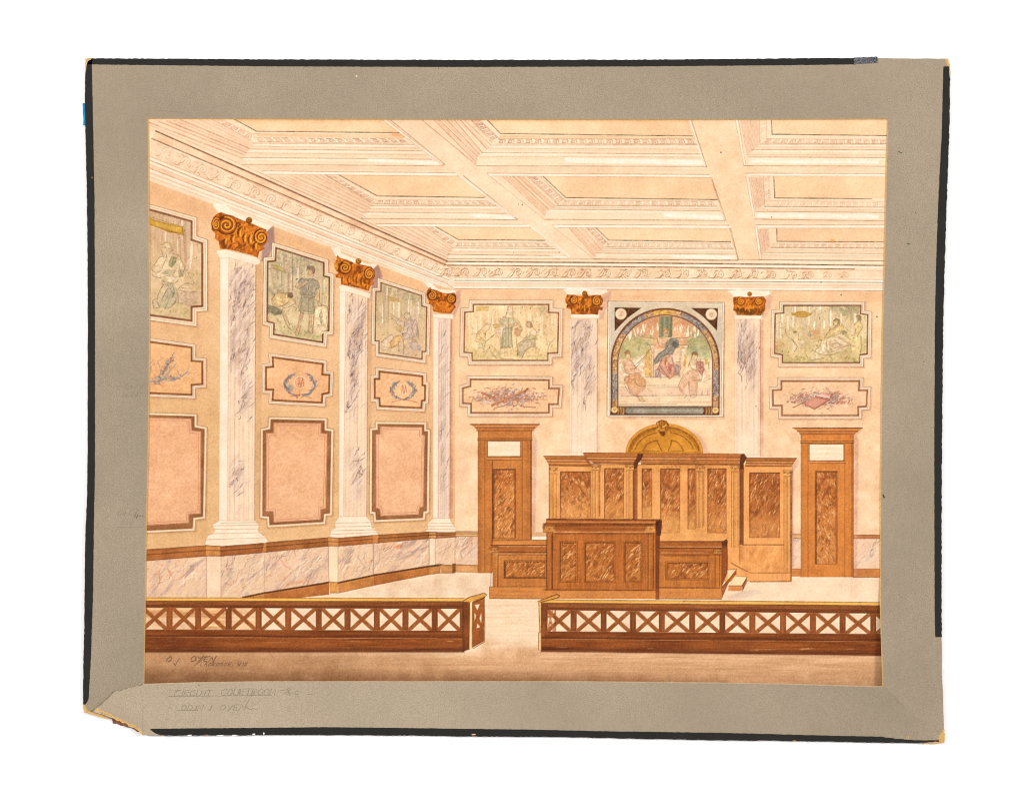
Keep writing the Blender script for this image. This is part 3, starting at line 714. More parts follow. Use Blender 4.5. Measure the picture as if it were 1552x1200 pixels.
with clip(S2):
    laurel(455, 583, 22, 17, BLU, 250)
    fill(arc(440, 588, 5, 5, 0, 350, 10), (112, 150, 168), a=.5, soft=3)
    stroke(arc(455, 580, 8.6, 9.2, 0, 360, 20), 1.2, (255, 226, 200), .85, .2); stroke(arc(455, 580, 7.4, 8, 0, 360, 20), .8, (176, 96, 66), .5, .3)
    for p in ([(452, 587), (453.5, 573), (456, 587)], [(456, 587), (459, 573), (461, 586)], [(451, 582), (460, 581)], [(454, 590), (454, 600), (450, 603)], [(440, 601), (455, 598), (472, 604)]):
        stroke(p, 1.1, (184, 96, 70), .75, .3)
with clip(S3):
    laurel(611, 592, 17, 13.5, BLU, 200)
    fill(arc(598, 583, 3.4, 3.4, 0, 350, 10), (96, 160, 184), a=.7, soft=2)
    stroke([(598, 583), (606, 578)], 1.6, (100, 140, 160), .7)
    stroke(arc(612, 590, 6.5, 8, 0, 360, 20), 1.2, (255, 226, 200), .85, .2)
    for p in ([(609, 597), (610.5, 584), (612.5, 597)], [(613, 597), (615, 584), (617, 596)], [(594, 610), (612, 605), (632, 610)]):
        stroke(p, 1.1, (180, 100, 70), .75, .3)
def trophy(cx, cy, rx, ry, book):
    cols = [(166, 146, 144), (188, 120, 92), (214, 156, 128), (190, 160, 148), (142, 104, 98), (250, 222, 198), (178, 104, 72), (146, 150, 158), (206, 140, 116)]
    for k in range(900):
        u = rng.normal() * .45; v = rng.normal() * .38 * (1 - abs(u) * .45)
        if abs(u) > 1: continue
        x = cx + u * rx; y = cy + v * ry
        an = math.radians(rng.choice([20, 35, 150, 165, 70, 0]) + rng.normal() * 12); l = rng.uniform(2, 8)
        stroke([(x - math.cos(an) * l / 2, y + math.sin(an) * l / 2), (x + math.cos(an + .3) * l / 2, y - math.sin(an + .3) * l / 2)], rng.uniform(.8, 2.2), cols[rng.integers(len(cols))], rng.uniform(.45, .85), .4, taper=True)
with clip(S4):
    trophy(770, 602, 58, 19, False)
    for a, b, w, c in (((746, 614), (802, 590), 3.6, (206, 142, 104)), ((746, 616), (800, 592), .9, (140, 76, 48)), ((750, 619), (768, 614), 1.2, (140, 84, 60)), ((730, 596), (752, 604), 2.2, (190, 120, 90)), ((790, 616), (812, 618), 1.4, (150, 84, 56)), ((728, 603), (830, 606), .9, (186, 120, 80)), ((796, 594), (800, 589), 2.2, (150, 82, 46))):
        stroke([a, b], w, c, .85, .3)
    fill(arc(738, 610, 6, 3, 0, 350, 14), (240, 210, 190), a=.8); fill(arc(781, 611, 4, 4.5, 0, 350, 14), (236, 190, 160), a=.8); stroke(arc(781, 611, 4, 4.5, 0, 360, 14), .9, (140, 80, 56), .8)
    fill(arc(772, 613, 4, 2.6, 0, 350, 12), (140, 136, 156), a=.5)
with clip(S5):
    trophy(1243, 605, 50, 17, True)
    bk = Z(1160, 560, 8.62, [(510, 455), (660, 355), (850, 400), (650, 525)])
    fill(bk, (228, 164, 142), amt=.05, edge=.15); stroke(bk[1:] + [bk[0]], 1.0, (130, 70, 58), .8)
    for t in (.25, .45, .65, .85): stroke([lerp(bk[0], bk[3], t), lerp(bk[1], bk[2], t)], .8, (196, 124, 104), .6)
    bk = Z(1160, 560, 8.62, [(660, 350), (760, 305), (860, 340), (840, 380)]); fill(bk, (238, 182, 164), amt=.05); stroke(bk + [bk[0]], .8, (156, 92, 76), .6)
    for a, b, w, c in (((1203, 618), (1218, 611), 1.6, (150, 90, 56)), ((1262, 599), (1272, 593), 1.8, (170, 100, 80)), ((1201, 597), (1207, 601), 1.5, (150, 110, 80)), ((1232, 597), (1258, 603), 1.3, (250, 220, 200))):
        stroke([a, b], w, c, .85, .3)

# ---- murals --------------------------------------------------------------------------------------------
def forest(poly, ymax, base, ground, cols, n=70, trunk=True, a=.5, low=None):
    xs = [p[0] for p in poly]; ys = [p[1] for p in poly]
    with clip(poly):
        fill([(min(xs), min(ys)), (max(xs), min(ys)), (max(xs), max(ys)), (min(xs), max(ys))], base, col2=ground, amt=.06, tex='mid')
        for k in range(n):
            x = rng.uniform(min(xs), max(xs)); y0 = rng.uniform(min(ys) - 10, min(ys) + 30); y1 = rng.uniform(y0 + 15, ymax)
            stroke([(x, y0), (x + rng.normal(), (y0 + y1) / 2), (x + rng.normal() * 1.5, y1)], rng.uniform(.8, 3.4), cols[rng.integers(len(cols))], a * rng.uniform(.4, 1.1), .5, taper=True)
def daub(poly, pts, col, n, r, a=.5, spread=8):
    """loose foliage dabs scattered about the given centres"""
    with clip(poly):
        for k in range(n):
            cx, cy = pts[rng.integers(len(pts))]
            x = cx + rng.normal() * spread; y = cy + rng.normal() * spread * .6
            an = rng.uniform(0, 3.14); l = rng.uniform(.5, r)
            c = [min(255, max(0, q + rng.normal() * 12)) for q in col]
            stroke([(x, y), (x + math.cos(an) * l, y - math.sin(an) * l)], rng.uniform(1, r), c, a * rng.uniform(.3, 1), .5, soft=1.4)
PEN = (92, 60, 46)
def fig(ox, oy, s, shapes, lines, pen=PEN, w=.9, a=.62, wob=.25):
    for col, al, pts in shapes:
        q = Z(ox, oy, s, pts)
        fill(q, col, a=al * .88, amt=.12, tex='fine', soft=1.6, edge=.10)
        xs = [p[0] for p in q]; ys = [p[1] for p in q]; A = (max(xs) - min(xs)) * (max(ys) - min(ys))
        an0 = math.atan2(max(ys) - min(ys), max(xs) - min(xs)) * rng.choice([-1, 1])
        with clip(q):
            for k in range(int(A / 17) + 1):
                x = rng.uniform(min(xs), max(xs)); y = rng.uniform(min(ys), max(ys)); an = an0 + rng.normal() * .5; l = rng.uniform(2, 7)
                c = tuple(min(255, v * rng.choice([.76, .86, 1.1, 1.18])) for v in col)
                stroke([(x, y), (x + math.cos(an) * l * .5 + rng.normal() * .5, y + math.sin(an) * l * .5), (x + math.cos(an + .3) * l, y + math.sin(an + .3) * l)], rng.uniform(.7, 1.5), c, rng.uniform(.25, .7), .4, taper=True)
    for pts in lines:
        q = Z(ox, oy, s, pts)
        # smooth the pen line a little
        sm = []
        for i in range(len(q) - 1):
            p0 = q[max(0, i - 1)]; p1 = q[i]; p2 = q[i + 1]; p3 = q[min(len(q) - 1, i + 2)]
            for t in (0, .33, .66):
                sm.append(tuple(.5 * (2 * p1[k] + (p2[k] - p0[k]) * t + (2 * p0[k] - 5 * p1[k] + 4 * p2[k] - p3[k]) * t * t + (3 * p1[k] - p0[k] - 3 * p2[k] + p3[k]) * t ** 3) for k in (0, 1)))
        sm.append(q[-1])
        stroke(sm, w, tuple(c * .9 for c in pen), min(1, a * 1.0), .5, wob=wob * .4)
for m, lab in ((M1, 'mural of a seated bearded reader at the left edge'), (M2, 'mural of a standing figure in a blue tunic'), (M3, 'mural of a seated figure in mauve beside the corner'),
               (M4, 'mural of three robed figures above the left door'), (M5, 'mural of a reclining group above the right door')):
    new('painted_mural', lab, offset(m, 6))
framed(M1, 6.6, 3.4, (222, 184, 150), bandc=(136, 84, 54))
framed(M2, 5.6, 2.6, (216, 198, 160), bandc=(126, 72, 44))
framed(M3, 4.8, 2.0, (224, 192, 152), bandc=(130, 78, 48))
framed(M4, 5.6, 2.2, (246, 210, 164), bandc=(150, 92, 60))
framed(M5, 5.0, 2.2, (232, 208, 166), bandc=(134, 82, 56))
I1, I2, I3, I4, I5 = offset(M1, -3), offset(M2, -2.4), offset(M3, -1.8), offset(M4, -2), offset(M5, -2)
# first mural
forest(I1, 430, (220, 178, 144), (226, 198, 156), [(196, 150, 128), (232, 196, 164), (206, 176, 160), (184, 140, 116), (216, 184, 160), (240, 206, 170)], 90, a=.55)
daub(I1, [(290, 470), (285, 480), (296, 440), (299, 420), (280, 462)], (182, 172, 96), 130, 4, .5, 9)
daub(I1, [(300, 320), (290, 345), (255, 345)], (214, 190, 178), 50, 5, .5)
with clip(I1):
    for pts, w in (([(291, 365), (290, 385), (288, 410)], 3.6), ([(269, 360), (270, 385)], 2), ([(251, 352), (251, 368)], 2.4), ([(276, 333), (276, 345)], 2)):
        stroke(pts, w, (246, 238, 232), .85, .3, taper=True)
    fill([(222, 328), (230, 331), (232, 333), (275, 344), (278, 343), (279, 357), (275, 355), (256, 353), (236, 344), (222, 341)], (226, 168, 46), amt=.12, tex='mid', edge=.15)
    fill([(236, 336), (270, 345), (270, 351), (238, 343)], (240, 190, 80), a=.6, soft=3)
    stroke([(230, 330), (275, 344), (278, 343), (276, 350), (279, 357), (272, 355), (234, 344)], .9, (130, 90, 30), .7, .3)
    for k in range(9): stroke([(241 + k * 3.4, 337 + k * .9), (242.5 + k * 3.4, 341 + k * .9)], .8, (170, 120, 40), .5)
fig(220, 300, 6, [((236, 214, 178), .75, [(90, 590), (150, 510), (190, 520), (240, 530), (330, 560), (360, 640), (340, 720), (290, 730), (250, 780), (150, 760), (60, 720), (60, 650)]),
                  ((232, 208, 170), .8, [(150, 470), (150, 420), (200, 400), (240, 430), (245, 490), (200, 550), (165, 540)]),
                  ((148, 150, 98), .8, [(240, 530), (290, 545), (280, 590), (240, 640), (215, 620), (215, 580)]),
                  ((170, 168, 124), .6, [(140, 690), (200, 650), (280, 660), (270, 690), (180, 700)]),
                  ((164, 156, 112), .6, [(300, 660), (350, 650), (350, 720), (310, 720)]),
                  ((240, 218, 184), .8, [(60, 700), (180, 720), (260, 700), (310, 740), (250, 780), (120, 750), (60, 740)]),
                  ((178, 180, 150), .6, [(150, 780), (250, 780), (300, 840), (280, 960), (220, 1010), (120, 1000), (60, 960), (130, 900)]),
                  ((234, 206, 170), .75, [(120, 870), (170, 790), (200, 830), (140, 910), (110, 950), (110, 1010), (60, 990), (70, 920)]),
                  ((110, 138, 124), .7, [(230, 795), (250, 850), (270, 870), (245, 900), (250, 850)]),
                  ((206, 176, 158), .7, [(300, 870), (400, 830), (480, 860), (470, 960), (400, 990), (300, 960)]),
                  ((240, 212, 176), .8, [(310, 830), (370, 800), (440, 820), (470, 845), (400, 860), (320, 850)])],
    [[(150, 430), (190, 405), (230, 420), (248, 470), (225, 500)], [(150, 470), (155, 500), (165, 540)], [(165, 540), (130, 540), (90, 600), (60, 650), (100, 680), (150, 660)], [(250, 510), (310, 530), (340, 590), (360, 640), (340, 690)], [(170, 455), (185, 460)], [(195, 520), (190, 560), (150, 640)],
     [(60, 700), (120, 730), (200, 710), (260, 700)], [(150, 760), (200, 770), (260, 780), (300, 750)], [(170, 790), (130, 850), (110, 920)], [(200, 830), (150, 930)], [(110, 920), (70, 930), (80, 1000), (130, 1000), (110, 950)], [(200, 790), (240, 850), (210, 920)], [(290, 860), (290, 920), (230, 1000)], [(250, 800), (270, 870), (240, 910)],
     [(300, 830), (370, 780), (440, 790)], [(300, 840), (400, 860), (470, 850)], [(330, 820), (420, 825)], [(300, 870), (300, 960)], [(210, 940), (180, 1010)], [(260, 540), (240, 630)], [(310, 620), (330, 700)]], a=.6)
# second mural
forest(I2, 480, (206, 188, 154), (224, 204, 158), [(150, 152, 136), (214, 206, 176), (186, 170, 152), (230, 216, 186), (172, 178, 160), (228, 190, 160), (236, 206, 160)], 95, a=.6)
daub(I2, [(425, 395), (440, 385), (455, 400), (448, 410), (420, 440), (412, 445)], (140, 142, 118), 150, 5, .5, 9)
daub(I2, [(420, 510), (450, 510), (480, 514), (470, 505), (430, 498)], (176, 170, 110), 160, 4, .5, 10)
daub(I2, [(492, 430), (494, 450), (494, 470)], (238, 196, 140), 60, 5, .6, 5)
with clip(I2):
    for pts, w, c in (([(452, 408), (452, 432)], 3.5, (234, 230, 214)), ([(410, 415), (410, 432)], 3, (226, 220, 200)), ([(443, 385), (444, 440)], 1.2, (120, 80, 70)), ([(437, 400), (437, 450)], 2.2, (196, 132, 112)), ([(492, 425), (492, 440)], 2, (250, 240, 220)), ([(482, 395), (482, 470)], 3, (214, 190, 150)), ([(489, 420), (488, 468)], .9, (130, 110, 80))):
        stroke(pts, w, c, .7, .4)
    fill([(415, 400), (431, 405), (431, 414), (413, 408)], (212, 188, 112), a=.8, amt=.1, edge=.1)
    fill([(430, 402), (438, 400), (440, 412), (434, 414)], (214, 168, 150), a=.7)
fig(395, 360, 7.06, [((146, 158, 146), .9, [(440, 430), (490, 440), (560, 440), (610, 470), (635, 540), (600, 560), (580, 640), (440, 620), (445, 560), (400, 500), (410, 460)]),
                     ((168, 164, 134), .9, [(440, 630), (580, 640), (575, 810), (470, 800), (415, 790)]),
                     ((150, 110, 86), .9, [(495, 350), (500, 310), (560, 305), (585, 340), (580, 380), (560, 400), (550, 360), (510, 345)]),
                     ((232, 186, 136), .9, [(505, 350), (545, 350), (560, 390), (540, 440), (500, 430), (495, 380)]),
                     ((232, 186, 136), .9, [(380, 510), (470, 480), (500, 450), (500, 480), (440, 530), (390, 550)]),
                     ((230, 188, 140), .9, [(600, 560), (615, 560), (630, 680), (660, 730), (620, 720), (590, 660)]),
                     ((226, 180, 132), .9, [(425, 800), (460, 800), (420, 940), (420, 990), (380, 1040), (370, 1020), (400, 950)]),
                     ((220, 178, 132), .9, [(520, 810), (555, 810), (550, 930), (555, 1030), (515, 1010), (515, 930)]),
                     ((236, 198, 132), .9, [(120, 640), (200, 590), (290, 600), (330, 640), (300, 700), (240, 740), (180, 750), (130, 710)]),
                     ((132, 94, 78), .9, [(285, 590), (340, 590), (355, 630), (330, 660), (290, 650)]),
                     ((236, 202, 160), .9, [(300, 650), (350, 650), (370, 700), (340, 720), (290, 700)]),
                     ((126, 128, 96), .9, [(85, 720), (150, 740), (240, 780), (220, 830), (150, 830), (85, 800)]),
                     ((226, 190, 146), .9, [(230, 800), (270, 820), (310, 960), (340, 990), (300, 990), (260, 900)]),
                     ((234, 206, 168), .9, [(230, 740), (330, 740), (290, 820), (230, 790)]),
                     ((244, 220, 184), .95, [(575, 740), (715, 745), (715, 1000), (650, 1040), (560, 1030), (570, 860)]),
                     ((226, 186, 150), .8, [(75, 830), (130, 860), (170, 960), (130, 900), (75, 890)])],
    [[(495, 360), (500, 320), (540, 305), (580, 330), (580, 380), (555, 430)], [(510, 370), (515, 395), (530, 410)], [(450, 430), (400, 480), (375, 530), (420, 550), (500, 490)], [(560, 440), (620, 480), (635, 550)], [(500, 450), (520, 480), (510, 560)], [(440, 560), (445, 625), (580, 640), (600, 540)], [(440, 630), (415, 790), (570, 812), (580, 640)], [(520, 650), (510, 800)],
     [(630, 560), (635, 690), (660, 730), (620, 725), (590, 660)], [(430, 800), (395, 960), (370, 1030), (400, 1050), (430, 950), (460, 810)], [(515, 810), (520, 920), (510, 1000), (555, 1030), (550, 900)], [(120, 660), (180, 600), (280, 600)], [(120, 660), (130, 720), (180, 750), (260, 720), (300, 690)], [(290, 630), (340, 640)], [(350, 650), (375, 700), (330, 730)], [(85, 720), (80, 800), (150, 835), (240, 790)],
     [(230, 800), (280, 940), (330, 990)], [(270, 810), (310, 940)], [(350, 740), (385, 760), (370, 790)], [(230, 730), (260, 760), (320, 740)], [(575, 745), (715, 745), (712, 1000)], [(575, 745), (565, 1030)], [(630, 850), (650, 790), (665, 860)], [(600, 940), (700, 940)], [(640, 900), (655, 920), (660, 880)]], pen=(96, 72, 56), a=.7)
with clip(I2):
    stroke([(486.5, 480), (487, 490)], 3, (130, 120, 112), .5, .4); stroke([(476, 496), (492, 494)], 2, (214, 172, 140), .6)
    stroke([(449, 424), (451, 423)], 1.5, (40, 20, 14), .8)
    for k in range(10): stroke([(478 + k * 1.6, 492), (478 + k * 1.6, 500)], .7, (190, 140, 110), .5)
# third mural
forest(I3, 520, (214, 190, 150), (232, 198, 158), [(180, 156, 122), (226, 196, 150), (196, 174, 156), (238, 214, 176), (214, 180, 130), (202, 190, 160)], 80, a=.6)
daub(I3, [(596, 440), (582, 437), (624, 452), (632, 456), (620, 448)], (158, 156, 122), 110, 3.6, .5, 6)
daub(I3, [(580, 520), (600, 512), (632, 536), (640, 500), (575, 505)], (226, 186, 120), 90, 3.6, .4, 8)
daub(I3, [(610, 445), (583, 446)], (214, 160, 160), 30, 3, .4, 4)
daub(I3, [(632, 536), (620, 528), (626, 540), (610, 535)], (204, 170, 176), 80, 3.6, .5, 6)
with clip(I3):
    for pts, w in (([(580, 462), (580, 490)], 1.7), ([(597, 460), (597, 476)], 1.8), ([(605, 458), (605, 482)], 1.8), ([(620, 455), (619, 478)], 1.6), ([(623.5, 456), (623, 478)], 1.5), ([(587, 438), (587, 452)], 1.5), ([(635, 458), (635, 478)], 1.4), ([(622, 446), (621, 452)], 1.8)):
        stroke(pts, w, (255, 246, 230), .8, .3)
    fill([(586, 448), (605, 453), (606, 459), (588, 456)], (226, 188, 112), a=.8, amt=.1, edge=.1)
    fill([(623, 467), (633, 468), (633, 490), (624, 488)], (216, 192, 176), a=.7); stroke([(630, 470), (630, 530)], 3, (196, 166, 150), .4, .4)
fig(555, 420, 8.89, [((206, 178, 180), .9, [(520, 590), (600, 570), (680, 590), (700, 680), (720, 760), (640, 830), (520, 850), (480, 770), (520, 720)]),
                     ((224, 196, 176), .9, [(515, 510), (540, 475), (590, 480), (600, 530), (580, 570), (540, 560)]),
                     ((240, 216, 196), .85, [(350, 520), (380, 530), (440, 590), (500, 600), (500, 660), (440, 640), (380, 580)]),
                     ((236, 182, 112), .9, [(320, 890), (400, 810), (470, 780), (470, 860), (430, 940), (330, 960)]),
                     ((244, 216, 196), .9, [(190, 900), (280, 810), (350, 780), (360, 840), (300, 900), (220, 980), (190, 960)]),
                     ((232, 206, 172), .8, [(480, 780), (520, 850), (520, 960), (440, 1000), (450, 900)]),
                     ((190, 160, 186), .7, [(560, 880), (680, 860), (740, 940), (740, 1000), (620, 1000)]),
                     ((168, 140, 150), .6, [(670, 600), (700, 720), (720, 850), (680, 800), (680, 700)]),
                     ((206, 166, 116), .6, [(400, 660), (470, 650), (500, 690), (470, 750), (400, 720)])],
    [[(515, 510), (545, 475), (595, 495), (605, 540), (560, 580)], [(520, 530), (525, 560), (545, 570)], [(500, 600), (450, 590), (380, 530), (350, 520), (355, 560), (400, 590), (430, 650), (480, 650)], [(600, 570), (680, 590), (700, 700), (710, 800)], [(520, 600), (510, 700), (480, 770), (560, 760), (620, 820)], [(190, 900), (270, 820), (350, 780), (370, 830)], [(320, 890), (400, 800), (460, 790)], [(330, 960), (400, 930), (440, 900), (440, 1000)], [(480, 790), (500, 860), (510, 990)],
     [(290, 1000), (320, 950), (350, 960)], [(560, 860), (640, 840), (700, 900)], [(620, 640), (560, 700), (560, 740)], [(190, 960), (230, 990), (280, 980)], [(200, 870), (240, 900)], [(650, 600), (620, 680), (640, 760)]], pen=(122, 84, 76), a=.65)
# fourth mural (above the left door)
forest(I4, 535, (248, 212, 166), (240, 212, 160), [(238, 190, 140), (255, 230, 196), (226, 180, 130), (255, 236, 206), (244, 200, 160)], 95, a=.6)
daub(I4, [(825, 465), (812, 464), (833, 474), (828, 472)], (176, 164, 116), 110, 3.6, .5, 7)
daub(I4, [(712, 530), (708, 534), (724, 542), (790, 545), (830, 540), (815, 544)], (196, 186, 104), 150, 3.4, .45, 8)
daub(I4, [(830, 500), (836, 510), (822, 495), (838, 522), (800, 470)], (234, 170, 116), 90, 3, .4, 8)
with clip(I4):
    for x, y0, y1 in ((711, 475, 500), (722, 476, 510), (729, 474, 495), (741, 470, 492), (747, 478, 500), (758, 464, 480), (763, 464, 476), (787, 464, 480), (791, 480, 505), (804, 476, 490), (815, 474, 488), (820, 478, 500), (837, 478, 500)):
        stroke([(x, y0), (x + .5, y1)], 1.7, (255, 244, 222), .75, .4)
    fill([(722, 464), (742, 465), (741, 472), (722, 472)], (240, 200, 116), a=.85, amt=.06, edge=.1)
    stroke([(724, 467), (738, 467.5)], .8, (206, 156, 80), .6, .5); stroke([(724, 470), (738, 470)], .8, (206, 156, 80), .5, .5)
fig(695, 445, 9.7, [((244, 222, 198), .85, [(720, 200), (760, 180), (800, 220), (805, 340), (770, 370), (690, 350), (710, 260)]),
                    ((206, 200, 162), .85, [(600, 410), (680, 340), (800, 360), (870, 410), (800, 480), (690, 500), (640, 460)]),
                    ((186, 188, 148), .9, [(670, 500), (800, 490), (790, 600), (800, 800), (630, 800), (640, 620)]),
                    ((226, 160, 122), .85, [(830, 510), (880, 500), (930, 560), (920, 610), (870, 640), (820, 600)]),
                    ((238, 196, 146), .85, [(870, 420), (930, 480), (930, 560), (880, 480), (800, 500), (800, 440)]),
                    ((236, 216, 222), .9, [(600, 430), (650, 450), (660, 560), (620, 640), (570, 600), (580, 530), (620, 500)]),
                    ((238, 196, 94), .85, [(520, 460), (610, 455), (600, 500), (540, 510)]),
                    ((244, 204, 140), .85, [(265, 600), (340, 520), (400, 540), (390, 700), (300, 730), (265, 680)]),
                    ((242, 214, 170), .85, [(375, 480), (420, 445), (470, 460), (450, 520), (400, 550)]),
                    ((210, 190, 146), .8, [(300, 720), (380, 700), (360, 820), (290, 810)]),
                    ((242, 212, 158), .8, [(380, 720), (440, 730), (480, 780), (640, 960), (560, 970), (450, 850), (370, 850)]),
                    ((186, 140, 104), .9, [(990, 450), (1020, 410), (1070, 420), (1100, 500), (1060, 510), (1010, 490)]),
                    ((240, 200, 152), .85, [(1010, 450), (1040, 450), (1050, 500), (1020, 510)]),
                    ((255, 244, 236), .95, [(1070, 570), (1110, 550), (1150, 570), (1130, 600), (1080, 600)]),
                    ((196, 186, 136), .85, [(1000, 640), (1060, 600), (1140, 620), (1160, 680), (1060, 680), (980, 690)]),
                    ((198, 184, 156), .85, [(870, 770), (970, 690), (1120, 700), (1140, 780), (1050, 800), (990, 850), (960, 920), (880, 920)]),
                    ((244, 208, 156), .85, [(990, 850), (1050, 795), (1150, 790), (1200, 840), (1180, 940), (960, 940)])],
    [[(720, 250), (735, 200), (770, 185), (800, 215), (805, 330)], [(690, 350), (710, 290), (700, 360)], [(600, 410), (680, 340)], [(800, 350), (880, 400), (935, 490), (940, 570)], [(740, 360), (740, 790)], [(700, 480), (700, 800)], [(665, 520), (640, 620), (640, 800)], [(770, 500), (800, 800)], [(620, 640), (615, 900)], [(660, 650), (655, 800)], [(600, 410), (640, 460), (660, 500)],
     [(830, 440), (800, 490), (790, 540)], [(860, 440), (910, 470), (930, 560)], [(860, 630), (860, 760), (880, 900), (860, 930)], [(265, 600), (340, 520), (380, 480), (430, 440), (475, 460), (450, 530), (410, 560), (400, 620)], [(265, 600), (260, 700), (290, 720)], [(300, 600), (330, 650), (390, 700)], [(390, 580), (400, 710), (360, 860)], [(400, 720), (470, 650), (540, 600), (560, 590)], [(420, 700), (520, 620)], [(460, 790), (480, 850), (570, 960)], [(450, 760), (520, 790), (640, 960)], [(370, 860), (440, 820), (460, 780)],
     [(510, 460), (610, 455), (600, 500), (530, 505), (510, 460)], [(990, 450), (1020, 410), (1075, 425), (1100, 510), (1150, 560), (1160, 680)], [(1000, 480), (1050, 510)], [(1020, 600), (980, 660), (870, 760)], [(870, 750), (980, 690), (1130, 690)], [(870, 770), (870, 900)], [(930, 960), (990, 850), (1050, 795), (1150, 790), (1195, 840)], [(900, 620), (960, 660), (990, 650)], [(1120, 680), (1140, 740), (1120, 780)], [(900, 920), (960, 940)], [(620, 960), (870, 970)],
     [(1320, 900), (1330, 770), (1410, 670)], [(1310, 760), (1290, 660)]], pen=(120, 92, 60), a=.62)
with clip(I4):
    for k in range(12): stroke([(765 + k * 2, 528 + (k % 3)), (766 + k * 1.8, 540)], .8, (186, 120, 84), .5)
    stroke([(761, 528), (774, 527)], 2.5, (176, 96, 66), .6, .5)
# fifth mural (above the right door)
forest(I5, 520, (228, 206, 168), (224, 198, 140), [(196, 178, 142), (236, 216, 176), (214, 196, 170), (182, 170, 130), (240, 214, 180), (226, 186, 150)], 130, a=.6)
daub(I5, [(1280, 468), (1292, 466), (1282, 476), (1300, 468), (1268, 466)], (150, 150, 104), 170, 4, .5, 8)
daub(I5, [(1192, 546), (1200, 548), (1230, 547), (1260, 549), (1296, 546), (1180, 533), (1215, 546)], (164, 158, 78), 220, 3.4, .5, 9)
daub(I5, [(1236, 503), (1238, 507), (1184, 522), (1179, 528), (1240, 515)], (232, 146, 78), 90, 3.6, .5, 5)
daub(I5, [(1230, 520), (1245, 518), (1200, 500), (1225, 530), (1320, 520), (1250, 512), (1310, 530)], (190, 170, 96), 160, 3.4, .45, 9)
with clip(I5):
    for x, y0, y1, w in ((1186, 477, 488, 1.8), (1184, 490, 512, 1.6), (1206, 464, 476, 2), (1203, 481, 496, 2.4), (1219, 463, 470, 1.6), (1228, 465, 474, 1.8), (1227, 478, 492, 1.6), (1235, 463, 470, 2.6), (1244, 463, 469, 2.2), (1235, 488, 500, 2.4), (1250, 488, 498, 2.6), (1260, 472, 494, 2.2), (1276, 477, 488, 2.8), (1297, 477, 490, 2.6), (1195, 480, 500, 1.8)):
        stroke([(x, y0), (x, y1)], w, (252, 246, 238), .9, .2)
    fill(Z(1160, 440, 9.13, [(365, 305), (400, 320), (450, 295), (560, 290), (610, 315), (660, 315), (640, 350), (590, 370), (560, 385), (450, 380), (420, 350), (370, 350)]), (226, 174, 70), amt=.1, edge=.15)
    for k in range(8): stroke([(1209.5 + k * 2, 475.5), (1210.3 + k * 2, 478.5)], .8, (140, 100, 40), .7)
fig(1160, 440, 9.13, [((236, 202, 130), .9, [(820, 660), (920, 540), (1000, 490), (1090, 490), (1110, 560), (1020, 590), (900, 640), (840, 680)]),
                      ((176, 138, 90), .9, [(945, 420), (990, 390), (1040, 410), (1040, 460), (1000, 490), (950, 490)]),
                      ((242, 212, 150), .85, [(960, 440), (1000, 430), (1010, 480), (960, 490)]),
                      ((236, 208, 176), .9, [(800, 700), (880, 640), (1020, 640), (1140, 680), (1170, 770), (1060, 840), (900, 870), (860, 880), (700, 860)]),
                      ((214, 178, 146), .75, [(900, 740), (1010, 720), (1080, 770), (1000, 810), (900, 840)]),
                      ((244, 226, 192), .8, [(650, 860), (760, 760), (850, 690), (860, 850), (900, 890), (760, 960), (600, 960)]),
                      ((150, 132, 90), .8, [(1060, 580), (1110, 560), (1140, 590), (1110, 620), (1070, 620)]),
                      ((160, 138, 90), .9, [(1270, 350), (1310, 340), (1340, 370), (1330, 430), (1290, 420)]),
                      ((238, 208, 140), .9, [(1240, 470), (1300, 430), (1360, 480), (1330, 560), (1280, 640), (1240, 620), (1250, 540)]),
                      ((240, 216, 152), .85, [(1100, 600), (1250, 620), (1330, 640), (1340, 740), (1320, 860), (1310, 980), (1260, 990), (1260, 860), (1190, 870), (1180, 740), (1120, 670)]),
                      ((244, 220, 176), .85, [(380, 680), (440, 640), (470, 760), (420, 860), (430, 940), (380, 880), (370, 780)]),
                      ((236, 214, 190), .8, [(490, 690), (550, 680), (560, 790), (500, 790)]),
                      ((238, 208, 150), .8, [(500, 800), (560, 830), (590, 950), (550, 900), (500, 830)]),
                      ((130, 110, 84), .8, [(390, 570), (430, 560), (440, 590), (400, 600)]),
                      ((172, 164, 160), .6, [(590, 590), (630, 570), (640, 640), (600, 640)])],
    [[(945, 430), (990, 395), (1040, 420), (1035, 480)], [(820, 670), (900, 560), (1000, 490), (1090, 490)], [(870, 660), (960, 630), (1050, 600)], [(860, 700), (850, 800), (880, 860), (940, 850), (1060, 800), (1170, 760)], [(900, 720), (900, 800), (940, 840)], [(780, 740), (700, 840), (760, 880), (900, 900), (1060, 850)], [(1020, 650), (1080, 700), (1170, 740)], [(960, 690), (1060, 760)], [(1240, 470), (1300, 430), (1360, 490), (1330, 560), (1280, 640)], [(1260, 540), (1240, 630)],
     [(1270, 370), (1310, 345), (1340, 380)], [(1180, 740), (1200, 860)], [(1330, 640), (1340, 740), (1310, 960), (1240, 990)], [(1110, 620), (1180, 680)], [(380, 680), (450, 780), (400, 860)], [(370, 680), (440, 770)], [(550, 830), (590, 940)], [(490, 800), (560, 810)], [(470, 600), (465, 690)], [(1050, 600), (1060, 570), (1120, 570), (1140, 600)], [(600, 960), (700, 960), (820, 940)], [(1190, 380), (1200, 260)], [(660, 830), (720, 860)], [(800, 890), (900, 900)], [(1100, 500), (1150, 560)], [(280, 500), (300, 620), (370, 680)]], pen=(116, 88, 56), a=.66)

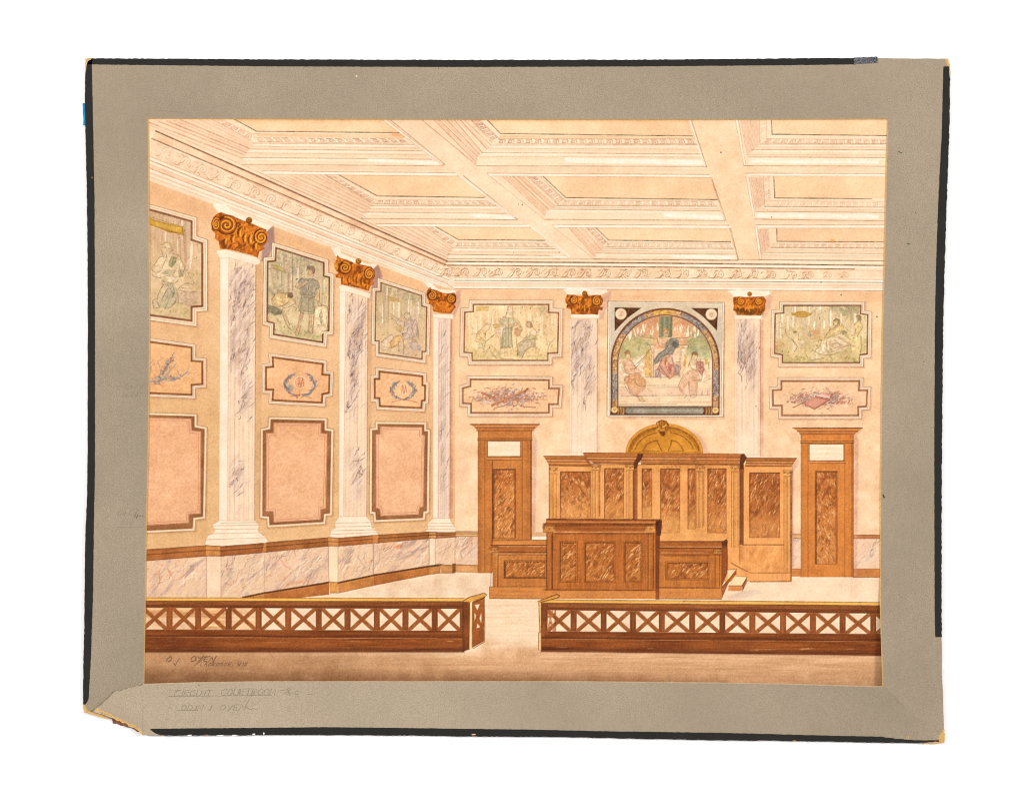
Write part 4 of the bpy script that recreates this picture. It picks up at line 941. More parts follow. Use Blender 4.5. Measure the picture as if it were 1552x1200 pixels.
def scribble(poly, n, cols, pen):
    xs = [p[0] for p in poly]; ys = [p[1] for p in poly]
    with clip(poly):
        for k in range(n):
            x = rng.uniform(min(xs), max(xs)); y = rng.uniform(min(ys), max(ys)); an = rng.uniform(0, 3.14) if k % 3 else 1.57 + rng.normal() * .15; l = rng.uniform(1.5, 6)
            c = pen if k % 4 == 0 else cols[rng.integers(len(cols))]
            stroke([(x, y), (x + math.cos(an) * l * .5 + rng.normal() * .6, y - math.sin(an) * l * .5), (x + math.cos(an + .4) * l, y - math.sin(an + .4) * l)], rng.uniform(.7, 1.6), c, rng.uniform(.15, .5), .4, taper=True)
OCH = [(214, 176, 120), (246, 218, 176), (178, 160, 104), (226, 186, 136), (196, 160, 116), (250, 226, 190), (160, 150, 108)]
for I, n in ((I1, 420), (I2, 380), (I3, 380), (I4, 460), (I5, 520)): scribble(I, n, OCH, (104, 70, 46)); daub(I, [(sum(p[0] for p in I) / len(I) + dx, max(p[1] for p in I) - 10) for dx in (-30, -15, 0, 15, 30)], (178, 158, 92), 40, 3, .45, 7)
# ---- the arched mural ----------------------------------------------------------------------------------
new('painted_mural', 'square mural with arched garland border and throned figure', [(921, 457), (1099, 459), (1098, 634), (920, 633)])
stroke([(1099, 463), (1098, 635), (924, 634)], 2.6, (196, 142, 112), .45, .3, soft=2)
fill([(922, 457), (1098.5, 459), (1097, 632.4), (920.6, 631.5)], (254, 232, 208), amt=.02)
stroke([(922, 457), (1098.5, 459), (1097, 632.4), (920.6, 631.5), (922, 457)], 1.1, (132, 92, 70), .8, .3)
stroke([(925, 460), (1095.5, 461.5), (1094, 630)], .9, (120, 84, 66), .7, .3); stroke([(925, 460), (924, 630)], .9, (150, 120, 108), .6, .3)
fill([(926.5, 461.5), (1094.5, 463), (1093, 629.5), (924.5, 629.5)], (226, 208, 178), amt=.04, tex='mid')
fill([(926, 461.5), (942, 461.5), (938, 560), (925, 629)], (206, 200, 186), a=.6, soft=5); fill([(1085, 480), (1094, 480), (1093, 560), (1085, 540)], (206, 200, 186), a=.6, soft=4)
for sp, r in (([(932, 466.3), (973, 466.8), (952, 482), (941, 493), (932, 503)], (941.7, 476.2)), ([(1048, 467.2), (1089, 467.6), (1087.5, 502), (1076, 490), (1066, 480)], (1078.8, 476.8))):
    fill(sp, (104, 66, 38), amt=.2, tex='fine', edge=.1)
    fill(arc(r[0], r[1], 8.6, 8.6, 0, 350, 24), (250, 222, 186), amt=.02); stroke(arc(r[0], r[1], 8.4, 8.4, 0, 360, 24), .8, (178, 130, 90), .6)
    for k in range(26):
        an = rng.uniform(0, 6.28); d = rng.uniform(0, 5)
        stroke([(r[0] + math.cos(an) * d, r[1] + math.sin(an) * d), (r[0] + math.cos(an + 1) * d, r[1] + math.sin(an + 1) * d)], 1.1, [(216, 140, 104), (190, 176, 176), (236, 176, 140)][k % 3], .5)
def arch(inset, yb):
    return [(926.5 + inset, yb)] + [(926.5 + inset, 552)] + arc(1009, 550, 82.5 - inset, 82.5 - inset, 180, 0, 40) + [(1091.5 - inset, 552), (1091 - inset, yb)]
A0, A1, A2, A3 = arch(0, 629), arch(2.2, 627), arch(9.6, 616), arch(11.6, 616)
fill(A0, (132, 78, 46), amt=.12, tex='fine')
fill(A1, (150, 130, 116), amt=.08, tex='fine')
def along(u):       # u 0..1 along the middle of the band, left foot to right foot
    tot = 66 + math.pi * 76.6 + 66; s = u * tot
    if s < 66: return (932.4, 616 - s, math.pi / 2)
    if s > tot - 66: return (1085.6, 550 + (s - (tot - 66)), -math.pi / 2)
    an = math.pi - (s - 66) / 76.6
    return (1009 + 76.6 * math.cos(an), 550 - 76.6 * math.sin(an), an - math.pi / 2)
segs = [(0, .035, 'o'), (.035, .14, 'b'), (.14, .20, 'o'), (.2, .275, 'g'), (.275, .31, 'o'), (.31, .42, 'b'), (.42, .46, 'o'), (.46, .54, 'y'), (.54, .58, 'o'), (.58, .69, 'b'), (.69, .725, 'o'), (.725, .80, 'g'), (.80, .86, 'o'), (.86, .965, 'b'), (.965, 1, 'o')]
for u0, u1, t in segs:
    n = int((u1 - u0) * 1100)
    base = {'o': (216, 172, 122), 'b': (150, 148, 158), 'g': (232, 190, 132), 'y': (236, 184, 96)}[t]
    pts = [along(u0 + (u1 - u0) * k / 8)[:2] for k in range(9)]
    stroke(pts, 7.4, base, .9, .1)
    for k in range(n):
        x, y, an = along(rng.uniform(u0, u1)); d = rng.uniform(-3, 3)
        nx, ny = math.cos(an + math.pi / 2), -math.sin(an + math.pi / 2)
        x += nx * d; y += ny * d
        a2 = an + (.5 if d > 0 else -.5) + rng.normal() * .3; l = rng.uniform(1.5, 3.5)
        if t == 'b': c = [(92, 88, 104), (206, 206, 210), (120, 124, 142), (70, 66, 80), (226, 216, 206)][rng.integers(5)]
        elif t == 'y': c = [(190, 126, 50), (250, 214, 140), (214, 154, 66)][rng.integers(3)]; a2 = an
        else: c = [(150, 96, 56), (250, 222, 180), (196, 140, 84), (110, 62, 36)][rng.integers(4)]; a2 = an + rng.choice([0, 1.57])
        stroke([(x, y), (x + math.cos(a2) * l, y - math.sin(a2) * l)], rng.uniform(.6, 1.2), c, rng.uniform(.4, .85), .3)
for A in (A0, A1): stroke(A[:-1] if A is A1 else A + [A[0]], 1.0, (100, 54, 32), .7, .25)
stroke(arch(10.6, 617), 2.0, (140, 84, 54), .9, .15)
PIC = arch(11.6, 615.5)
fill(PIC, (252, 220, 184), amt=.04, tex='mid')
with clip(PIC):
    fill([(938, 460), (1080, 460), (1080, 530), (938, 530)], (226, 160, 112), a=.7, soft=6, amt=.12, tex='mid')
    fill([(940, 512), (990, 508), (990, 545), (938, 545)], (188, 182, 124), a=.75, soft=6, amt=.12); fill([(1044, 505), (1080, 503), (1080, 545), (1040, 540)], (178, 182, 128), a=.75, soft=6, amt=.12)
    daub(PIC, [(960, 510), (975, 520), (950, 530), (1060, 508), (1055, 530), (1070, 528), (1062, 514)], (150, 168, 118), 140, 5, .5, 9)
    daub(PIC, [(975, 490), (1050, 495), (1030, 490), (960, 500), (1035, 480), (985, 484)], (214, 134, 96), 140, 4, .45, 9)
    for k in range(46):
        x = rng.choice([rng.uniform(962, 998), rng.uniform(1020, 1046), rng.uniform(940, 962), rng.uniform(1046, 1078)])
        y = 500 + abs(x - 1009) * .25 + rng.normal() * 3 - 4; h = rng.uniform(3, 8)
        stroke([(x, y - h), (x + rng.normal(), y)], rng.uniform(1.2, 3), (255, 244, 226), .85, .2)
    fill([(1000, 480), (1020, 480), (1020, 512), (1000, 512)], (140, 150, 112), amt=.15, tex='v')
    stroke([(1002, 480), (1002, 512)], 1.6, (170, 176, 130), .5); stroke([(1018, 482), (1018, 510)], 1.4, (82, 98, 84), .5)
fig(915, 450, 6.316, [((250, 216, 180), .95, [(425, 460), (500, 462), (500, 490), (480, 500), (485, 770), (440, 770), (455, 500), (430, 490)]),
                      ((250, 216, 180), .95, [(725, 460), (815, 465), (800, 500), (790, 520), (780, 700), (745, 770), (740, 500)]),
                      ((244, 206, 176), .9, [(480, 520), (740, 520), (740, 770), (490, 770)]),
                      ((176, 148, 150), .8, [(490, 700), (540, 680), (560, 770), (495, 770)]), ((170, 136, 146), .8, [(680, 640), (730, 660), (735, 765), (690, 750)]),
                      ((250, 212, 172), .9, [(335, 375), (420, 390), (530, 395), (520, 420), (420, 412), (340, 390)]), ((250, 212, 172), .9, [(700, 395), (800, 390), (860, 370), (860, 395), (780, 410), (700, 420)]),
                      ((250, 210, 170), .95, [(520, 400), (580, 380), (620, 390), (640, 400), (600, 450), (560, 480), (525, 450)]),
                      ((240, 190, 140), .95, [(575, 330), (595, 300), (620, 310), (628, 345), (615, 385), (585, 380)]),
                      ((206, 140, 60), .9, [(570, 320), (600, 295), (630, 315), (625, 330), (600, 315), (578, 340)]),
                      ((130, 146, 138), .95, [(600, 440), (650, 395), (700, 395), (725, 430), (725, 480), (690, 500), (665, 560), (600, 560), (520, 640), (490, 650), (480, 610), (530, 540), (590, 500)]),
                      ((84, 104, 106), .75, [(665, 430), (700, 420), (722, 460), (690, 495), (660, 470)]),
                      ((214, 150, 126), .95, [(560, 590), (640, 550), (665, 580), (680, 680), (700, 740), (640, 790), (560, 740), (510, 690), (540, 640)]),
                      ((244, 206, 180), .85, [(600, 560), (660, 580), (670, 650), (640, 640)]), ((228, 140, 50), .8, [(580, 600), (605, 610), (600, 650), (585, 640)]), ((188, 96, 84), .7, [(620, 640), (660, 650), (650, 720), (620, 700)]),
                      ((238, 184, 96), .9, [(410, 520), (445, 500), (450, 640), (455, 765), (400, 760), (380, 690), (390, 640)]), ((238, 180, 80), .9, [(780, 560), (800, 580), (790, 690), (770, 660)]),
                      ((250, 224, 192), .95, [(150, 620), (400, 560), (400, 770), (150, 830)]),
                      ((232, 176, 140), .9, [(190, 620), (240, 630), (300, 660), (370, 720), (350, 750), (260, 760), (210, 720), (190, 680)]),
                      ((206, 130, 70), .9, [(205, 540), (230, 515), (255, 530), (250, 560), (225, 560), (215, 590)]), ((244, 206, 160), .95, [(225, 545), (262, 560), (262, 590), (290, 640), (240, 650), (215, 600)]),
                      ((226, 166, 116), .95, [(210, 760), (350, 740), (400, 790), (410, 850), (350, 920), (340, 960), (280, 940), (240, 880), (200, 800)]),
                      ((244, 206, 160), .9, [(330, 930), (370, 950), (410, 1000), (340, 1000)]), ((244, 206, 150), .85, [(410, 860), (480, 900), (470, 920), (430, 900)]),
                      ((255, 226, 194), .95, [(860, 620), (1020, 620), (1025, 820), (900, 820)]),
                      ((246, 212, 176), .95, [(840, 590), (900, 600), (890, 700), (820, 690), (810, 660)]), ((170, 100, 66), .9, [(845, 545), (875, 525), (905, 555), (890, 575), (860, 560), (850, 580)]), ((246, 206, 164), .95, [(860, 555), (895, 565), (895, 600), (865, 605)]),
                      ((196, 122, 104), .9, [(895, 610), (960, 620), (970, 700), (940, 760), (900, 700)]), ((236, 182, 152), .9, [(820, 700), (900, 700), (940, 800), (900, 830), (890, 940), (830, 950), (810, 830), (760, 920), (720, 880), (760, 760)]),
                      ((236, 180, 70), .7, [(970, 600), (1000, 600), (1000, 650), (970, 650)])],
    [[(520, 400), (440, 395), (370, 385), (330, 370), (345, 350), (380, 380)], [(700, 395), (790, 395), (850, 380), (860, 360), (840, 365)], [(520, 400), (530, 460), (560, 480)], [(500, 640), (560, 570), (640, 550)], [(480, 630), (530, 550), (600, 500), (650, 400)], [(600, 560), (650, 500), (680, 430)], [(560, 600), (540, 660), (600, 740), (640, 790)], [(660, 580), (680, 680), (720, 740)], [(600, 580), (600, 680), (650, 740)],
     [(425, 462), (500, 465), (485, 495), (480, 770)], [(430, 490), (455, 500), (460, 760)], [(725, 462), (815, 468), (800, 495), (740, 500), (740, 700)], [(400, 770), (740, 775)], [(420, 850), (710, 850)], [(430, 868), (720, 868)], [(150, 830), (210, 830)], [(150, 865), (215, 868)], [(170, 950), (1020, 945)], [(150, 1030), (700, 1030)],
     [(205, 540), (235, 515), (262, 560), (260, 590)], [(190, 620), (180, 690), (240, 740), (330, 730)], [(250, 600), (290, 650), (320, 690)], [(300, 660), (410, 560), (440, 500)], [(300, 690), (400, 590)], [(210, 760), (200, 830), (260, 930), (340, 960)], [(300, 780), (330, 850), (400, 860)], [(400, 790), (410, 850), (360, 920)], [(320, 930), (350, 1000), (410, 1000)], [(240, 870), (270, 940)],
     [(845, 545), (875, 525), (905, 555), (895, 600)], [(850, 580), (830, 620), (810, 680)], [(820, 640), (860, 700), (900, 700)], [(890, 600), (895, 700)], [(910, 600), (1000, 600)], [(920, 680), (970, 690), (975, 720)], [(930, 600), (930, 690)], [(1010, 620), (1010, 690)], [(770, 740), (720, 860), (770, 930)], [(820, 810), (830, 950), (890, 950), (900, 830)], [(860, 800), (930, 800)], [(960, 700), (940, 800)], [(780, 970), (800, 940)], [(950, 900), (950, 940), (1000, 940), (1000, 900)],
     [(590, 340), (595, 350)], [(605, 345), (608, 345)], [(540, 700), (520, 760)], [(700, 620), (735, 625)]], pen=(104, 72, 62), a=.7)
with clip(PIC):
    for y in (598, 604, 609): stroke([(938, y), (1080, y)], .9, (222, 170, 146), .5, .5)
    fill([(938, 588), (1080, 588), (1080, 600), (938, 600)], (228, 184, 166), a=.35, soft=3)
    for k in range(34): stroke([(1010 + k * 2, 611), (1011.5 + k * 2, 609.5)], .8, (196, 130, 100), .5)
scribble(PIC, 420, [(250, 222, 186), (228, 176, 132), (206, 160, 120), (244, 204, 160), (190, 170, 130)], (124, 84, 66))
# tablet under the arch
fill([(926.5, 617), (1091, 617), (1090, 629.5), (925, 629.5)], (110, 62, 38), amt=.1, tex='fine')
fill([(950, 618.5), (1066, 618.5), (1068, 623), (1065, 627.5), (950, 627), (948, 623)], (158, 168, 150), amt=.08, tex='mid', edge=.06)
fill([(960, 620), (1060, 621), (1058, 625), (960, 625)], (186, 192, 172), a=.5, soft=3)
for row, x0, x1 in ((620.5, 951, 1062), (624.5, 956, 1060)):
    x = x0
    while x < x1:
        w = rng.uniform(.8, 1.7); stroke([(x, row + rng.uniform(-1.2, 0)), (x + w * .4, row + 1.2), (x + w, row - rng.uniform(0, .8))], .7, (74, 84, 78), .5, .4)
        x += w + .6 + (2 if rng.random() < .16 else 0)
for x in (937.5, 941.5, 945, 1071, 1075, 1079):
    stroke([(x, 618.5), (x + .5, 623), (x, 627.5)], 1.8, (226, 178, 104), .85, .3); stroke([(x + 1.6, 619), (x + 1.6, 627)], .9, (250, 220, 160), .6)
for x, y in ((932, 621.3), (1085, 622)):
    fill(arc(x, y, 5.4, 5.4, 0, 350, 20), (236, 196, 130), amt=.03); stroke(arc(x, y, 5.2, 5.2, 0, 360, 20), .9, (110, 64, 34), .8); stroke(arc(x, y, 3.4, 3.4, 0, 360, 16), .8, (250, 224, 176), .8)
    stroke([(x - 1.5, y - .5), (x, y + .8), (x + 1.6, y - .6)], .9, (120, 74, 40), .8)

# ---- floor and dado ------------------------------------------------------------------------------------
FLOORP = [(X0, 1046), (X0, 900), (380, 906), (471, 905), (512, 898), (567, 887), (651, 871), (690, 868), (1350, 868), (1350, 1046)]
new('painted_floor', 'pale floor darkening to brown at the front', FLOORP)
fill(FLOORP, (252, 224, 192), amt=.03, tex='mid')
fill([(480, 906), (570, 888), (690, 870), (745, 870), (745, 905)], (240, 208, 176), a=.6, soft=14, amt=.08)
fill([(735, 905), (825, 905), (825, 990), (735, 990)], (251, 221, 186), a=.9, soft=8, tex='h', amt=.04)
fill([(X0, 984), (735, 992), (820, 985), (X1, 990), (X1, X1), (X0, X1)], (222, 174, 130), a=.92, soft=16, amt=.09, tex='h')
fill([(735, 968), (760, 974), (820, 984), (820, 1010), (720, 1000)], (226, 180, 138), a=.7, soft=16, tex='mid', amt=.08)
fill([(X0, 990), (620, 990), (700, 1012), (X1, 1016), (X1, X1), (X0, X1)], (196, 150, 110), a=.65, soft=24, amt=.07, tex='mid')
fill([(X0, 985), (520, 990), (600, 1046), (X0, 1046)], (176, 132, 94), a=.55, soft=40, amt=.07, tex='mid')
fill([(X0, 1016), (560, 1022), (900, 1026), (1100, 1034), (1100, 1046), (X0, 1046)], (134, 92, 62), a=.75, soft=18, amt=.08, tex='mid')
for k in range(70):
    x = rng.uniform(215, 1300); y = rng.uniform(992, 1036); l = rng.uniform(30, 130)
    if x + l > 735 and y < 1000: continue
    stroke([(x, y), (x + l / 2, y + rng.normal() * 2), (x + l, y - 2 + rng.normal() * 2)], rng.uniform(2, 6), (170, 120, 84) if rng.random() < .55 else (236, 190, 148), .11, .5, taper=True, soft=3)
for k in range(26):
    x = rng.uniform(742, 812); y = rng.uniform(915, 985)
    stroke([(x - 20, y), (x + rng.uniform(0, 20), y - rng.uniform(0, 4))], rng.uniform(2, 5), (240, 204, 168) if k % 2 else (255, 234, 208), .35, .5, taper=True, soft=3)

RAILC = (150, 92, 50)
def yrail(x): return 833 - (x - 223) * .0585
# chair rail + base, side wall
new('painted_dado', 'veined marble dado with brown mouldings', [(X0, 834), (313, 827), (407, 822), (500, 814), (575, 811), (652, 807), (725, 806), (725, 868), (690, 869), (651, 872), (567, 888), (512, 899), (471, 906), (X0, 910)])
def dado_marble(poly, seed_n, tones, base=(232, 200, 180)):
    warm = lambda c, k: tuple(int(x * (1 - k) + y * k) for x, y in zip(c, (244, 208, 170)))
    fill(poly, warm(base, .7), amt=.03, tex='d2')
    blotch(poly, 'd2', .0, warm(tones[0], .5), .6, 1.5); blotch(poly, 'd', .15, warm(tones[1], .4), .5, 1.3); blotch(poly, 'mid', .3, (240, 188, 146), .45, 1.4)
    blotch(poly, 'd2', .45, (150, 122, 122), .45, 1.6)
    veins(poly, seed_n, 50, (134, 104, 104), .6, 1.0, 6); veins(poly, int(seed_n * .8), 46, (255, 232, 206), .75, 1.8, 6); veins(poly, seed_n // 3, 50, (206, 130, 92), .4, 1.5, 6)
D1 = [(X0, 851), (313, 843), (313, 905), (X0, 905)]
D2 = [(335, 843), (401, 837), (401, 897), (366, 905), (335, 905)]
D3 = [(401, 837), (498, 828), (498, 882), (401, 899)]
D4 = [(512, 828), (566, 824), (566, 873), (512, 883)]
D5 = [(566, 824), (651, 816), (651, 858), (566, 873)]
D6 = [(660, 815), (690, 813), (690, 855), (660, 857)]
D7 = [(690, 813), (725, 813), (725, 856), (690, 856)]
dado_marble(D1, 26, ((212, 172, 160), (178, 146, 150), (240, 206, 178)), (238, 204, 180)); 
dado_marble(D2, 34, ((222, 190, 176), (194, 160, 158), (246, 214, 184)), (240, 208, 180))
dado_marble(D3, 44, ((216, 174, 160), (188, 152, 152), (240, 190, 158)), (232, 196, 174))
dado_marble(D4, 26, ((238, 202, 172), (220, 180, 162), (250, 220, 188)), (246, 214, 180))
dado_marble(D5, 44, ((220, 176, 160), (184, 150, 154), (236, 176, 140)), (230, 192, 172))
dado_marble(D6, 8, ((244, 212, 190), (226, 190, 176), (250, 222, 198)), (246, 214, 190))
dado_marble(D7, 22, ((224, 184, 176), (204, 168, 170), (240, 190, 168)), (236, 200, 186))
for pts, c, w, a in (([(254, 862), (262, 875)], (214, 110, 66), 3, .6), ([(238, 855), (250, 858)], (214, 120, 80), 2, .4), ([(280, 876), (292, 860), (312, 846)], (150, 118, 132), 6, .45), ([(262, 886), (250, 897), (240, 905)], (182, 140, 140), 4, .4), ([(268, 880), (282, 870)], (206, 130, 96), 3, .4),
                     ([(380, 855), (375, 880), (398, 862)], (160, 130, 140), 2, .5), ([(598, 830), (606, 828), (612, 830)], (228, 130, 80), 5, .6), ([(466, 850), (440, 870), (416, 895)], (190, 140, 136), 2, .5), ([(424, 846), (432, 858), (446, 866)], (216, 134, 104), 2, .5), ([(470, 880), (440, 884), (430, 892)], (236, 150, 100), 5, .35),
                     ([(640, 826), (622, 842), (600, 850)], (150, 124, 140), 4, .4), ([(555, 862), (545, 848), (538, 838)], (190, 150, 140), 2.4, .45)):
    stroke(pts, w, c, a, .4, taper=True, soft=1.6)
for p, c in ((R(313, 843, 335, 905), (250, 220, 188)), ([(498, 828), (512, 828), (512, 883), (499, 882)], (250, 222, 186)), ([(651, 815), (660, 815), (660, 858), (651, 858)], (252, 228, 200)), ([(566, 824), (566.8, 824), (566.8, 873), (566, 873)], (210, 170, 150))):
    fill(p, c, amt=.03)
    stroke([p[0], p[3]], .9, (170, 120, 100), .6)
for x, ya, yb in ((313, 843, 905), (335, 843, 905), (401, 837, 897), (498.5, 828, 882), (512.5, 828, 883), (566, 824, 873), (651, 816, 858), (660, 815, 857), (690, 813, 856)):
    stroke([(x, ya), (x, yb)], .9, (156, 112, 100), .55, .35)
def rail(pa, pb, ha, hb, col, l=True):
    """moulding strip between two points (tops), heights ha, hb"""
    q = [pa, pb, (pb[0], pb[1] + hb), (pa[0], pa[1] + ha)]
    fill(q, col, amt=.12, tex='mid', edge=.05)
    stroke([pa, pb], 1.0, (96, 56, 30), .85, .25)
    stroke([(pa[0], pa[1] + ha), (pb[0], pb[1] + hb)], 1.0, (110, 66, 40), .8, .25)
    stroke([(pa[0], pa[1] + ha * .46), (pb[0], pb[1] + hb * .46)], 1.2, (86, 50, 28), .8, .25)
    stroke([(pa[0], pa[1] + ha * .3), (pb[0], pb[1] + hb * .3)], .9, (206, 140, 84), .5, .4)
rail((X0, 834), (313, 827), 17, 16, (176, 108, 58))
rail((312, 827), (334, 828), 16, 15, (222, 156, 88))
rail((334, 828.5), (407, 823), 15, 14, (170, 102, 56))
fill([(400, 823), (407, 823), (404, 837), (398, 838)], (214, 148, 84), a=.8)
rail((404, 822.5), (499, 815), 14.5, 13, (168, 104, 54))
rail((498, 815), (513, 816), 13, 12, (220, 156, 92))
rail((513, 816), (575, 811), 12, 12, (184, 112, 60))
fill([(566, 812), (574, 811), (572, 823), (566, 824)], (218, 152, 84), a=.7)
rail((574, 811), (652, 806.5), 12, 10, (170, 106, 56))
rail((651, 807), (662, 807), 9, 9, (222, 164, 100)); rail((661, 808), (692, 807), 8, 7, (176, 112, 66))
rail((691, 806), (725, 806), 7, 7, (226, 176, 118))
# base moulding
def baseb(q, col, hatch=True):
    fill(q, col, amt=.12, tex='mid', edge=.06)
    stroke([q[0], q[1]], 1.0, (88, 52, 28), .8, .3); stroke([q[3], q[2]], .9, (120, 76, 46), .7, .3)
    if hatch:
        n = int((q[1][0] - q[0][0]) / 4)
        for k in range(n):
            p = lerp(q[0], q[1], (k + .5) / n)
            stroke([(p[0] - 3, p[1] + 2.6), (p[0] + 3, p[1] + .2)], 1.5, (76, 46, 26), .75, .2)
        stroke([(q[0][0], q[0][1] + 3), (q[1][0], q[1][1] + 3)], .9, (220, 150, 88), .5, .3)
baseb([(367, 905), (402, 897.5), (402, 908), (367, 908)], (196, 130, 72))
baseb([(401, 898), (499, 882), (499, 901), (401, 912)], (184, 112, 58))
baseb([(499, 882), (513, 883), (512, 899), (500, 899)], (222, 158, 86), False)
baseb([(513, 882.5), (567, 871), (567, 887.5), (513, 899)], (206, 138, 74))
baseb([(567, 871), (651, 857.5), (651, 871), (567, 887.5)], (186, 116, 58))
baseb([(651, 857.5), (669, 855.5), (668, 869), (651, 871)], (200, 138, 78)); baseb([(669, 856), (686, 857), (686, 869), (669, 869)], (218, 160, 100), False); baseb([(686, 855), (691, 855), (691, 868), (686, 869)], (150, 96, 58), False)
baseb([(691, 856), (725, 857), (725, 868), (691, 867)], (222, 164, 106), False)
# dado, end wall
new('painted_dado', 'sliver of pale dado between the left door and the desk', R(806, 808, 829, 819))
new('painted_dado', 'sliver of pale dado left of the right door', R(1200, 810, 1216, 876))
new('painted_dado', 'pale dado right of the right door', R(1294, 811, X1, 876))
for p in (R(1201, 816, 1216, 863), R(1294, 817, 1346, 863)):
    dado_marble(p, 8, ((246, 216, 204), (236, 206, 200), (254, 226, 210)), (252, 222, 206))
fill(R(1294, 811, 1346, 817), (200, 134, 86), amt=.1); stroke([(1294, 811.3), (1346, 811.3)], 1.2, (118, 66, 40), .8); stroke([(1294, 816.8), (1346, 816.8)], .9, (150, 96, 64), .7)
fill(R(1203, 810, 1216, 816), (232, 186, 134), amt=.05); stroke([(1201, 810.3), (1216, 810.3)], 1.2, (118, 66, 40), .8); stroke([(1203, 816), (1216, 816)], .9, (90, 50, 30), .7)
fill(R(1294, 862.5, 1346, 875.5), (206, 136, 78), amt=.1); stroke([(1294, 862.5), (1346, 862.5)], 1.4, (160, 94, 60), .8); stroke([(1294, 875.5), (1346, 875.5)], 1, (150, 90, 60), .8)
fill(R(1201, 862.5, 1216, 874), (206, 134, 74), amt=.1); stroke([(1201, 862.5), (1216, 862.5)], 1.2, (160, 94, 60), .7)
fill(R(806, 807, 829, 813), (236, 190, 140), amt=.05); stroke([(806, 807.5), (829, 807.5)], .9, BRN, .7); stroke([(806, 810.5), (829, 810.5)], .9, (200, 146, 100), .7); stroke([(806, 813), (829, 813)], .9, BRN, .7)
fill(R(806, 813.6, 829, 818), (255, 238, 216), amt=.02)

# ---- joinery -------------------------------------------------------------------------------------------
def wood(poly, col=(214, 142, 76), tex='v', amt=.10, a=1.0):
    col = tuple(min(255, c * 1.05 + 2) for c in col)
    fill(poly, col, a=a, tex=tex, amt=amt * .8, edge=.06)
    fill(poly, col, a=.35 * a, tex='mid', amt=.15)
    blotch(poly, 'h' if tex == 'h' else 'v', .25, tuple(c * .78 for c in col), .35 * a, 1.5); blotch(poly, 'big', .15, (226, 136, 66), .4 * a, 1.2)
def burl(x0, y0, x1, y1, base=(176, 104, 54), low=(216, 148, 82), n=None, ang=58, dk=(120, 62, 28), lt=(240, 186, 124), frame=(96, 52, 26), hi=.5):
    p = R(x0, y0, x1, y1)
    base = tuple(min(255, c * 1.06) for c in base); low = tuple(min(255, c * 1.06) for c in low); lt = (255, 206, 146)
    fill(p, base, col2=low, amt=.10, tex='b')
    blotch(p, 'b', .1, dk, .5, 1.8); blotch(p, 'd', .25, dk, .4, 1.6); blotch(p, 'd2', .25, (236, 166, 98), .5, 1.5)
    area = (x1 - x0) * (y1 - y0)
    n = n or int(area / 13)
    with clip(p):
        for k in range(n):
            x = rng.uniform(x0, x1); y = rng.uniform(y0, y1)
            an = math.radians(ang + rng.normal() * 10); l = rng.uniform(2.5, 12)
            lit = rng.random() < hi
            stroke([(x, y), (x + math.cos(an + .2) * l * .5, y - math.sin(an + .2) * l * .5), (x + math.cos(an) * l, y - math.sin(an) * l)], rng.uniform(.5, 1.5), lt if lit else dk, rng.uniform(.3, .85) if lit else rng.uniform(.25, .6), .35, taper=True)
    stroke([(x0, y1), (x0, y0), (x1, y0)], 1.4, frame, .85, .2); stroke([(x1, y0), (x1, y1), (x0, y1)], .9, frame, .65, .3)
OUT = (92, 52, 28)
def ln(a, b, w=.9, c=OUT, al=.75): stroke([a, b], w, c, al, .3)
def small_cap(x0, x1, y0, y1, c=(228, 164, 96)):
    fill(R(x0, y0 + 1, x1, y1), c, amt=.1)
    for x, s in ((x0 + 1.8, 1), (x1 - 1.8, -1)):
        stroke(spiral(x, y0 + 3, 2.5, 90, s * 1.3, 12), .9, (104, 60, 32), .8, .2)
    ln((x0 - .5, y0), (x1 + .5, y0)); ln((x0 + 1, y1), (x1 - 1, y1))
    xm = (x0 + x1) / 2; stroke([(xm - 1, y0 + 3), (xm + 1, y0 + 4.5)], 1.4, (110, 62, 32), .7); stroke([(xm, y0 + 6), (xm + 2, y0 + 5)], 1.0, (120, 70, 36), .7)

